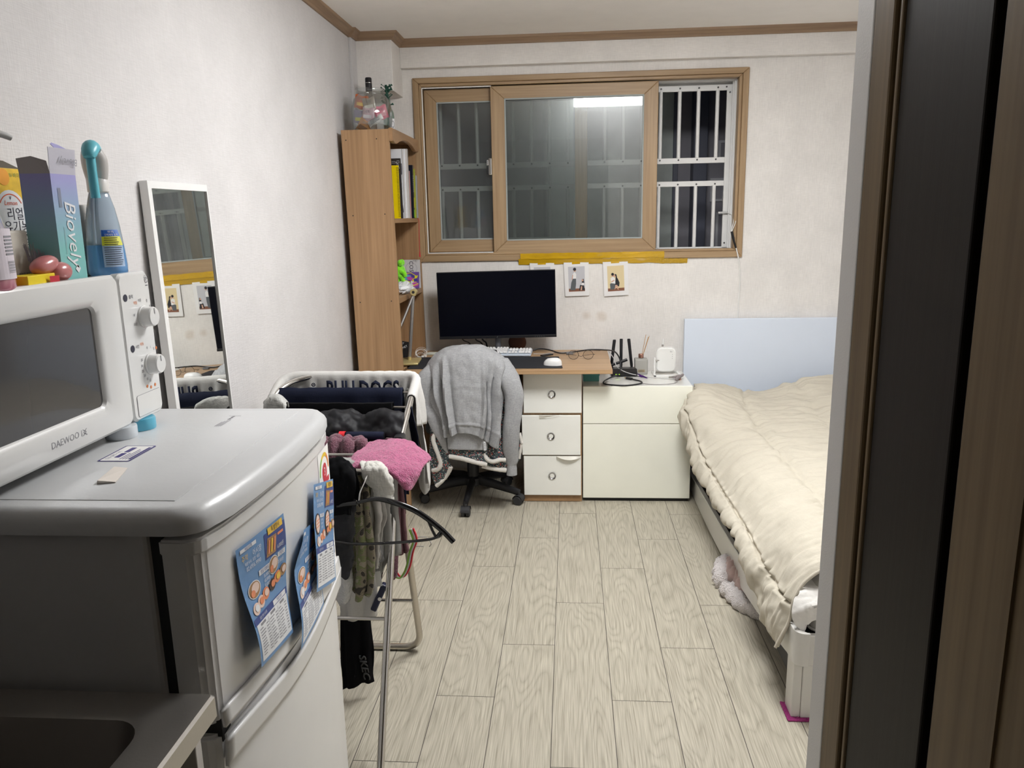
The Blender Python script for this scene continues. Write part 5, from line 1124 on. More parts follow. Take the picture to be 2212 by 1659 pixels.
# ------------------------------------------------------------------ tape and photo cards under the window
TAPE = mat('amber_tape', (.55, .33, .012), .12, coat=.5, bump=.08, bs=25, var=.12, vs=6)
def strip(lab, x0, x1, z0, z1, yt, yb, seed, sl=0.):
    mb = MB(); mb.grid(lambda u, v: V((x0+(x1-x0)*u, yb+(yt-yb)*v-.0022-.0016*nz((u*9, v*2, seed)), z0+(z1-z0)*v+sl*u+.003*nz((u*14, seed, v))*(1 if v > .8 or v < .2 else 0))), 60, 6)
    tag(mb.obj('packing_tape', TAPE, solid=.0004), lab, 'tape', 'amber packing tape under the window')
strip('widest upper strip of amber packing tape along the window casing', -.303, .565, 1.343, 1.378, 4.780, 4.781, 1)
strip('lower ragged strip of amber tape behind the photo cards', -.315, .565, 1.309, 1.345, 4.783, 4.797, 2)
strip('short amber tape piece at the right end of the taped row', .54, .705, 1.305, 1.334, 4.784, 4.797, 3)
PH_G = mat('photo_grey', (.52, .52, .55), .4); PH_Y = mat('photo_sand', (.70, .58, .34), .4); PH_F = mat('photo_floor', (.22, .09, .05), .4); PH_K = mat('photo_black', (.02, .02, .025), .4); PH_S = mat('photo_skin', (.60, .36, .26), .4); PH_W = mat('photo_white', (.78, .77, .76), .4); PH_D = mat('photo_slate', (.10, .11, .12), .4)
PM = [PH_G, PH_Y, PH_F, PH_K, PH_S, PH_W, PH_D]
def card(corners, lab, kind):
    tl, tr, br_, bl = [V((x, 4.7925-.004*(i > 1), z)) for i, (x, z) in enumerate(corners)]
    t = thing('photo_card', lab, 'photo', (tl+tr+br_+bl)/4, 0, 'photo cards hanging under the window')
    W_, H_ = (tr-tl).length, (tl-bl).length
    def S(u, v, h=0): a, b = .5+u/W_, .5+v/H_; return (bl*(1-a)+br_*a)*(1-b)+(tl*(1-a)+tr*a)*b+V((0, -h, 0))
    mb = MB(); mb.hexa([S(-W_/2, -H_/2, 0), S(W_/2, -H_/2, 0), S(W_/2, -H_/2, .0015), S(-W_/2, -H_/2, .0015), S(-W_/2, H_/2, 0), S(W_/2, H_/2, 0), S(W_/2, H_/2, .0015), S(-W_/2, H_/2, .0015)]); mb.obj('mount', PH_W, t)
    mb = MB(); x, y0, y1 = W_*.335, -H_*.37, H_*.345
    mb.mi(1 if kind == 'y' else 0); put_rect(mb, S, -x, x, y0, y1, .002)
    if kind != 'b':
        mb.mi(2); put_rect(mb, S, -x, x, y0, y0+.018, .0023)
    if kind == 'g':
        put = lambda c, pts, h: (mb.mi(c), put_poly(mb, S, pts, h))
        put(6, [(-.042, y0+.008), (-.034, y0+.055), (-.022, y0+.082), (-.004, y0+.082), (-.004, y0+.05), (-.010, y0+.008)], .0026)
        put(5, [(-.024, y0+.078), (-.022, y0+.108), (-.012, y0+.118), (-.002, y0+.106), (-.003, y0+.078)], .0028); put(4, [(-.031, y0+.07), (-.026, y0+.102), (-.021, y0+.10), (-.025, y0+.075)], .003)
        mb.mi(4); put_disc(mb, S, -.010, y0+.128, .008, .003); mb.mi(3); put_disc(mb, S, -.011, y0+.135, .0095, .0032)
        put(3, [(.014, y0+.006), (.020, y0+.038), (.044, y0+.04), (.05, y0+.006)], .0026); put(4, [(.022, y0+.007), (.026, y0+.03), (.034, y0+.03), (.032, y0+.007)], .0030); put(5, [(.028, y0+.036), (.032, y0+.052), (.045, y0+.05), (.046, y0+.036)], .0028); put(3, [(.030, y0+.045), (.034, y0+.072), (.044, y0+.075), (.047, y0+.05)], .0026); mb.mi(4); put_disc(mb, S, .036, y0+.066, .006, .003)
    if kind == 'y':
        put = lambda c, pts, h: (mb.mi(c), put_poly(mb, S, pts, h))
        put(6, [(-.035, y0+.01), (-.037, y0+.045), (-.02, y0+.055), (.0, y0+.05), (-.004, y0+.012)], .0026); put(5, [(-.03, y0+.05), (-.032, y0+.08), (-.016, y0+.09), (-.004, y0+.075), (-.004, y0+.045)], .0028)
        put(3, [(-.006, y0+.04), (.0, y0+.09), (.012, y0+.075), (.022, y0+.05), (.018, y0+.025)], .0027); put(4, [(-.01, y0+.008), (-.004, y0+.038), (.008, y0+.036), (.016, y0+.008), (.010, y0+.008), (.003, y0+.026)], .003); put(4, [(-.03, y0+.06), (-.01, y0+.07), (-.008, y0+.064), (-.026, y0+.054)], .0032)
        mb.mi(4); put_disc(mb, S, -.018, y0+.096, .008, .003); put_disc(mb, S, -.006, y0+.094, .007, .003); mb.mi(3); put_disc(mb, S, -.019, y0+.103, .0085, .0033); put_poly(mb, S, [(-.008, y0+.104), (.004, y0+.102), (.010, y0+.07), (.004, y0+.066), (-.001, y0+.09)], .0034)
    mb.obj('photograph', PM, t)
    mb = MB(); put_rect(mb, S, -.026, .024, H_/2-.018, H_/2+.002, .0026, 6, 1); mb.obj('tape_piece', TAPE, t)
card([(-.248, 1.325), (-.098, 1.328), (-.09, 1.115), (-.240, 1.112)], 'white photo card mostly hidden behind the monitor', 'b')
card([(-.040, 1.324), (.112, 1.329), (.115, 1.117), (-.031, 1.113)], 'grey photo card of a person standing beside a seated one', 'g')
card([(.197, 1.325), (.348, 1.332), (.356, 1.118), (.207, 1.110)], 'sandy yellow photo card of two people sitting close together', 'y')
# antenna cable by the window
ac = thing('antenna_cable', 'white cable with a black joint clipped to the window and running down behind the headboard', 'cable', (1.0, 4.79, 1.0))
mb = MB(); mb.tube(spline([(.955, 4.93, 1.60), (.975, 4.86, 1.575), (.970, 4.80, 1.54), (.958, 4.784, 1.50), (.958, 4.780, 1.485)], 20), .0026, 8); mb.tube(spline([(.960, 4.90, 1.595), (.985, 4.83, 1.57), (.980, 4.79, 1.54), (.964, 4.781, 1.50), (.960, 4.780, 1.485)], 20), .0022, 8); mb.obj('upper_wires', WHITE, ac, smooth=60)
mb = MB(); mb.tube([(.958, 4.780, 1.487), (.968, 4.778, 1.45), (.975, 4.778, 1.425), (.987, 4.778, 1.39)], [.0065, .008, .006, .0055], 10); mb.obj('black_joint', BLACK, ac, smooth=40)
mb = MB(); mb.tube(spline([(.987, 4.778, 1.392), (1.004, 4.78, 1.33), (1.018, 4.793, 1.26), (1.022, 4.794, 1.18), (1.020, 4.794, 1.08), (1.017, 4.795, .95), (1.015, 4.795, .80)], 30), .0036, 8); mb.obj('lower_wire', WHITE, ac, smooth=60)
mb = MB(); mb.box(.905, .965, 4.93, 4.946, 1.592, 1.604, .003); mb.cyl((.935, 4.938, 1.59), (.935, 4.938, 1.607), .006, 10); mb.obj('clip', mat('clip_grey_plastic', (.55, .55, .55), .3), ac)
# ------------------------------------------------------------------ office chair
oc = thing('office_chair', 'black office chair with five casters at the desk, draped with clothes', 'chair', (-.565, 4.25, 0))
CX, CY = -.565, 4.25
for k in range(5):
    a = R(-92+72*k); d = V((math.cos(a), math.sin(a), 0)); c = V((CX, CY, 0))
    mb = MB(); mb.tube([c+d*.02+V((0, 0, .115)), c+d*.12+V((0, 0, .105)), c+d*.29+V((0, 0, .072))], [.030, .028, .020], 10, flat=.7); lg = mb.obj('leg', BLACK, oc, smooth=40)
    e = c+d*.285; s = V((-d.y, d.x, 0)); mb = MB(); mb.cyl(e+V((0, 0, .045)), e+V((0, 0, .075)), .010, 10)
    for sg in (-1, 1): mb.lathe([(.006, -.010), (.022, -.010), (.0265, -.006), (.0265, .006), (.022, .010), (.006, .010)], e+s*(.014*sg)+V((0, 0, .0268)), 20, Matrix(((s.x, -s.y, 0), (s.y, s.x, 0), (0, 0, 1))).to_3x3() @ Matrix.Rotation(R(90), 3, 'Y'))
    mb.grid(lambda u, v: e+s*((v-.5)*.05)+V((0, 0, .030))+d*(.030*math.cos(math.pi*u))+V((0, 0, .030*math.sin(math.pi*u))), 10, 3); mb.obj('caster', DARK, oc, smooth=40)
mb = MB(); mb.lathe([(.045, .085), (.05, .09), (.05, .13), (.034, .14), (.034, .30), (.028, .305), (.028, .42), (.06, .425)], (CX, CY, 0), 20); mb.obj('gas_column', BLACK, oc, smooth=35)
mb = MB(); mb.box(CX-.13, CX+.13, CY-.14, CY+.12, .405, .435, .01); mb.obj('seat_plate', BLACK, oc)
mb = MB(); mb.box(CX-.235, CX+.235, CY-.20, CY+.22, .435, .505, .03, 3); mb.obj('seat', mat('black_seat_fabric', (.015, .015, .016), .9), oc, smooth=40)
def backp(u, v): 
    x = (u-.5)*.40*(1-.22*v**3); return V((CX+.015+x, 4.02-.0+.05*(2*u-1)**2+.03*v*(1-v), .53+.375*v))
mb = MB(); mb.grid(backp, 14, 14); mb.obj('backrest', BLACK, oc, solid=.04, smooth=60)
mb = MB(); mb.tube(spline([(CX, 4.2, .42), (CX, 4.10, .44), (CX, 4.075, .52), (CX, 4.07, .62)], 12), .018, 8, flat=1.6); mb.obj('back_support', BLACK, oc, smooth=40)
# floral jacket hung under the hoodie
FLO = bpy.data.materials.new('floral_quilt'); FLO.use_nodes = True; nt = FLO.node_tree; N = nt.nodes; L = nt.links; b = N['Principled BSDF']; b.inputs['Roughness'].default_value = .85
tc = N.new('ShaderNodeTexCoord'); src = None
base = N.new('ShaderNodeRGB'); base.outputs[0].default_value = (.035, .05, .058, 1); src = base.outputs[0]
for i, (s_, thr, ramp) in enumerate(((95, .34, ((.0, (.40, .07, .06, 1)), (.25, (.45, .20, .18, 1)), (.5, (.10, .16, .10, 1)), (.75, (.45, .44, .40, 1)))), (150, .30, ((.0, (.55, .55, .50, 1)), (.33, (.38, .30, .05, 1)), (.66, (.10, .17, .20, 1)))))):
    vo = N.new('ShaderNodeTexVoronoi'); vo.inputs['Scale'].default_value = s_; L.new(tc.outputs['Object'], vo.inputs['Vector'])
    lt = N.new('ShaderNodeMath'); lt.operation = 'LESS_THAN'; lt.inputs[1].default_value = thr; L.new(vo.outputs['Distance'], lt.inputs[0])
    sp = N.new('ShaderNodeSeparateColor'); L.new(vo.outputs['Color'], sp.inputs[0])
    cr = N.new('ShaderNodeValToRGB'); cr.color_ramp.interpolation = 'CONSTANT'
    for e, (p_, c_) in zip(list(cr.color_ramp.elements)+[cr.color_ramp.elements.new(.5) for _ in range(len(ramp)-2)], ramp): e.position = p_; e.color = c_
    L.new(sp.outputs[0], cr.inputs[0])
    mx = N.new('ShaderNodeMix'); mx.data_type = 'RGBA'; L.new(lt.outputs[0], mx.inputs[0]); L.new(src, mx.inputs[6]); L.new(cr.outputs[0], mx.inputs[7]); src = mx.outputs[2]
L.new(src, b.inputs['Base Color'])
FLEECE = mat('white_fleece', (.74, .71, .66), .95, bump=.6, bs=350, sheen=.4)
jk = thing('jacket', 'dark floral quilted jacket with white fleece trim hanging under the grey hoodie', 'jacket', (-.55, 4.0, .17))
JL = [[(-.750, 3.990, .480), (-.713, 3.970, .486), (-.681, 3.960, .424)], [(-.758, 3.990, .389), (-.713, 3.960, .398), (-.658, 3.955, .348)], [(-.758, 3.980, .300), (-.706, 3.960, .307), (-.646, 3.960, .287)], [(-.751, 3.980, .227), (-.705, 3.965, .237), (-.659, 3.970, .257)], [(-.733, 3.980, .171), (-.705, 3.975, .197), (-.682, 3.980, .222)]]
JC = [[(-.653, 3.950, .414), (-.574, 3.940, .418), (-.499, 3.940, .413), (-.446, 3.950, .399)], [(-.652, 3.950, .376), (-.575, 3.935, .373), (-.500, 3.935, .360), (-.448, 3.950, .350)], [(-.650, 3.950, .350), (-.576, 3.935, .342), (-.502, 3.935, .321), (-.451, 3.950, .304)]]
JR = [[(-.466, 3.970, .396), (-.404, 3.970, .396), (-.348, 3.985, .392)], [(-.475, 3.970, .344), (-.409, 3.965, .346), (-.346, 3.985, .340)], [(-.476, 3.970, .289), (-.411, 3.965, .275), (-.350, 3.985, .261)]]
JRR = [[(-.31, 4.0, .478), (-.276, 4.020, .459)], [(-.312, 4.0, .335), (-.268, 4.020, .394)], [(-.309, 4.0, .270), (-.281, 4.020, .316)]]
quilt = lambda u, v, p: .006*abs(math.sin(u*9+v*7))*abs(math.sin(u*9-v*7))+.004*nz(p, 9)
mb = MB()
for Cc in (JL, JC, JR, JRR): patch(mb, Cc, 24, 24, quilt)
# the body of the jacket, over the chair back and hidden by the hoodie
patch(mb, [[(-.74, 4.03, .70), (-.56, 3.985, .74), (-.34, 4.03, .70)], [(-.755, 4.0, .48), (-.56, 3.962, .50), (-.31, 4.0, .48)], [(-.73, 3.99, .40), (-.56, 3.958, .40), (-.33, 3.99, .38)]], 20, 20)
mb.obj('shell', FLO, jk, solid=.010, smooth=60)
for pts, rr_0 in (([JL[0][1], (-.735, 3.958, .44), (-.712, 3.952, .36), (-.700, 3.950, .31), (-.715, 3.955, .275), (-.748, 3.975, .262)], .012), ([JL[2][2], JL[3][2], JL[4][2], JL[4][1], JL[4][0]], .012), ([JC[2][0], JC[2][1], JC[2][2], JC[2][3]], .014), ([JR[2][0], JR[2][1], JR[2][2]], .013), ([(-.46, 3.955, .392), (-.455, 3.95, .345), (-.42, 3.945, .322), (-.38, 3.95, .330), (-.352, 3.965, .325)], .012), ([JRR[0][1], (-.266, 4.015, .41), JRR[1][1], JRR[2][1]], .009)):
    P = spline(pts, 40); mb = MB(); mb.tube([p+V((0, -.004, 0)) for p in P], [rr_0*(1+.12*nz(p, 40)) for p in P], 10); mb.obj('fleece_trim', FLEECE, jk, smooth=70)
# grey hoodie
MEL = weave('grey_melange', (.36, .365, .375), .95, 420, .3, .10)
for n_ in MEL.node_tree.nodes:
    if n_.bl_idname == 'ShaderNodeTexNoise' and n_.inputs['Scale'].default_value == 5: n_.inputs['Scale'].default_value = 160
ho = thing('hoodie', 'grey hooded sweatshirt draped over the office chair back', 'hoodie', (-.545, 4.0, .234))
TOR = [[(-.76, 4.13, .55), (-.70, 4.13, .60), (-.65, 4.12, .62), (-.555, 4.11, .64), (-.46, 4.12, .62), (-.39, 4.13, .60), (-.33, 4.13, .55)],
[(-.775, 4.11, .72), (-.72, 4.10, .80), (-.656, 4.085, .85), (-.555, 4.08, .88), (-.458, 4.085, .85), (-.385, 4.10, .80), (-.32, 4.11, .72)],
[(-.784, 4.060, .797), (-.728, 4.050, .880), (-.656, 4.030, .918), (-.555, 4.020, .936), (-.458, 4.030, .927), (-.379, 4.050, .885), (-.312, 4.060, .807)],
[(-.786, 4.010, .762), (-.714, 3.960, .842), (-.644, 3.945, .888), (-.544, 3.935, .914), (-.449, 3.945, .897), (-.367, 3.960, .847), (-.314, 4.010, .775)],
[(-.757, 3.980, .687), (-.706, 3.940, .731), (-.637, 3.915, .756), (-.543, 3.905, .768), (-.452, 3.915, .761), (-.393, 3.940, .730), (-.348, 3.980, .686)],
[(-.727, 3.970, .588), (-.684, 3.930, .624), (-.630, 3.905, .645), (-.541, 3.900, .651), (-.454, 3.905, .644), (-.399, 3.930, .618), (-.367, 3.970, .583)],
[(-.693, 3.960, .509), (-.661, 3.920, .535), (-.618, 3.900, .551), (-.543, 3.895, .557), (-.462, 3.900, .546), (-.406, 3.920, .513), (-.374, 3.960, .468)],
[(-.679, 3.950, .456), (-.654, 3.920, .464), (-.610, 3.900, .485), (-.546, 3.895, .492), (-.478, 3.900, .470), (-.423, 3.920, .419), (-.387, 3.950, .389)]]
def fold(u, v, p):
    k = min(1, max(0, (v-.40)/.2)); e = math.exp
    f = 0
    for c0, w_, h_ in ((.24, .030, .024), (.315, .018, -.026), (.36, .03, .010), (.60, .05, -.004), (.675, .016, -.016), (.72, .028, .014), (.80, .022, .022), (.865, .020, -.024), (.10, .04, .018), (.17, .018, -.014)):
        f += h_*e(-((u-c0-.04*(v-.7))/w_)**2)
    hem = -.006*e(-((v-.885)/.010)**2) if k else 0
    seam = -.003*e(-((v-.60)/.006)**2) if .3 < u < .72 else 0
    return f*k*1.35 + .007*nz(p, 8) + .004*nz((p.x*30, p.y*30, p.z*14)) + hem + seam
mb = MB(); patch(mb, TOR, 80, 110, fold)
UND = [[(-.654, 3.935, .508), (-.592, 3.92, .52), (-.518, 3.92, .52), (-.442, 3.935, .496)], [(-.654, 3.935, .445), (-.594, 3.918, .450), (-.520, 3.918, .450), (-.441, 3.935, .440)], [(-.651, 3.935, .393), (-.597, 3.92, .395), (-.522, 3.92, .393), (-.445, 3.935, .389)]]
patch(mb, UND, 30, 20, lambda u, v, p: .002*nz(p, 14))
ho_b = mb.obj('body', MEL, ho, solid=.006, smooth=70)
def sleeve(nm, P, n=56, fl=.62, cuff=None):
    C = spline([(*p[:3],) for p in P], n); Rr = [catmull([V((p[3], 0, 0)) for p in P], i/(n-1)).x for i in range(n)]
    mb = MB(); m_ = 26; vs = []
    for i in range(n):
        for j in range(m_):
            a = 2*math.pi*j/m_; r_ = Rr[i]*(1+.10*nz((math.cos(a), math.sin(a), i*.10), 1.6, 2, 3.)+.05*math.sin(3*a+i*.12))
            if cuff and abs(i-cuff) < 1.5: r_ *= .93
            vs.append(C[i]+V((r_*math.cos(a), r_*fl*math.sin(a), 0)))
    mb.add(vs, [(i*m_+j, i*m_+(j+1) % m_, (i+1)*m_+(j+1) % m_, (i+1)*m_+j) for i in range(n-1) for j in range(m_)]+[tuple(range(m_-1, -1, -1)), tuple(range((n-1)*m_, n*m_))])
    return mb.obj(nm, MEL, ho, smooth=70)
sleeve('sleeve', [(-.37, 4.02, .868, .040), (-.352, 4.0, .815, .060), (-.331, 3.98, .770, .062), (-.302, 3.965, .691, .052), (-.302, 3.96, .603, .045), (-.314, 3.96, .502, .044), (-.321, 3.97, .396, .043), (-.317, 3.98, .315, .035), (-.319, 3.98, .289, .0275), (-.320, 3.98, .234, .0285)], cuff=49)
sleeve('sleeve', [(-.70, 4.03, .85, .045), (-.735, 4.0, .805, .062), (-.762, 3.985, .76, .056), (-.778, 3.98, .700, .045), (-.768, 3.985, .63, .040), (-.735, 3.972, .575, .042), (-.708, 3.96, .501, .036), (-.684, 3.95, .440, .026), (-.666, 3.95, .383, .014), (-.657, 3.95, .365, .007)])
S = frame_of((-.452, 3.914, .42), (1, 0, 0), (0, 0, 1)); mb = MB(); put_rect(mb, S, -.008, .004, -.028, .022, .0); mb.mi(1)
for k in range(4): put_rect(mb, S, -.005, .001, -.02+.009*k, -.016+.009*k, .0006)
mb.obj('side_tag', [FW, GREYINK], ho)
# ------------------------------------------------------------------ folding clothes rack
rk = thing('drying_rack', 'folding stainless steel clothes drying rack covered with laundry beside the fridge', 'clothes rack', (-.85, 2.35, 0))
XL, XR = -1.080, -.568
NAVYP = mat('navy_joint_plastic', (.02, .025, .06), .4)
def rnd_path(pts, r=.06, n=6):
    pts = [V(p) for p in pts]; out = [pts[0]]; rl = r if hasattr(r, '__len__') else [r]*len(pts)
    for i in range(1, len(pts)-1):
        a = (pts[i-1]-pts[i]); b_ = (pts[i+1]-pts[i]); ra = min(rl[i], a.length*.47, b_.length*.47); p0 = pts[i]+a.normalized()*ra; p2 = pts[i]+b_.normalized()*ra
        for k in range(n+1): t = k/n; out.append(p0*(1-t)**2+pts[i]*2*t*(1-t)+p2*t*t)
    return out+[pts[-1]]
# legs: each a bent tube with a foot bar on the floor
mb = MB(); mb.tube(rnd_path([(XR, 2.395, .88), (XR, 2.335, .75), (XR+.01, 1.93, .0125), (XR-.02, 1.93, .0125)], .03), .0115, 12); mb.tube([(XR-.02, 1.93, .0125), (XL+.02, 1.93, .0125)], .0115, 12); mb.tube(rnd_path([(XL+.02, 1.93, .0125), (XL-.01, 1.93, .0125), (XL, 2.335, .75), (XL, 2.395, .88)], .03), .0115, 12); mb.obj('leg_frame', STEEL, rk, smooth=50)
mb = MB(); mb.tube(rnd_path([(XR, 2.36, .88), (XR, 2.40, .75), (XR, 2.625, .0125), (XL, 2.625, .0125), (XL, 2.40, .75), (XL, 2.36, .88)], .075, 8), .0125, 12); mb.obj('leg_frame', mat('champagne_steel', (.52, .48, .42), .28, 1.0), rk, smooth=50)
mb = MB(); mb.tube([(XL, 2.16, .388), (XR, 2.16, .388)], .006, 10); mb.obj('cross_bar', STEEL, rk, smooth=50)
mb = MB(); mb.tube([(XL, 2.52, .26), (XR, 2.52, .26)], .006, 10); mb.obj('cross_bar', STEEL, rk, smooth=50)
mb = MB(); mb.tube(rnd_path([(XR, 2.47, .885), (XR, 2.12, .878), (XL, 2.12, .878), (XL, 2.47, .885)], .03), .0115, 12); mb.obj('top_frame', STEEL, rk, smooth=50)
mb = MB(); mb.tube(rnd_path([(XR, 2.44, .875), (XR, 2.716, .995), (XR, 2.79, 1.03), (XL, 2.79, 1.03), (XL, 2.44, .875)], [0, .03, .07, .20, 0], 8), .0115, 12); mb.obj('wing_frame', STEEL, rk, smooth=50)
for (y, z) in ((2.70, .985), (2.62, .950), (2.54, .916), (2.46, .884), (2.38, .880), (2.29, .879), (2.20, .879)):
    mb = MB(); mb.tube([(XL, y, z), (XR, y, z)], .0042, 8); mb.obj('rod', STEEL, rk, smooth=50)
for x in (XL, XR):
    mb = MB(); mb.box(x-.017, x+.017, 2.335, 2.425, .725, .80, .010, M=None); mb.mi(1); mb.cyl((x+.016, 2.385, .765), (x+.02, 2.385, .765), .010, 12); mb.obj('joint', [BLACK, STEEL], rk, smooth=40)
    mb = MB(); mb.box(x-.016, x+.016, 2.42, 2.475, .865, .90, .008); mb.obj('hinge', BLACK, rk, smooth=40)
mb = MB(); mb.T = Matrix.Translation(V((-.615, 2.25, .415))) @ Matrix.Rotation(R(25), 4, 'Y'); mb.box(-.010, .010, -.012, .012, -.05, .05, .004); mb.mi(1); mb.cyl((.004, -.014, .0), (.004, -.011, .0), .006, 10); mb.obj('strut', [NAVYP, WHITE], rk)
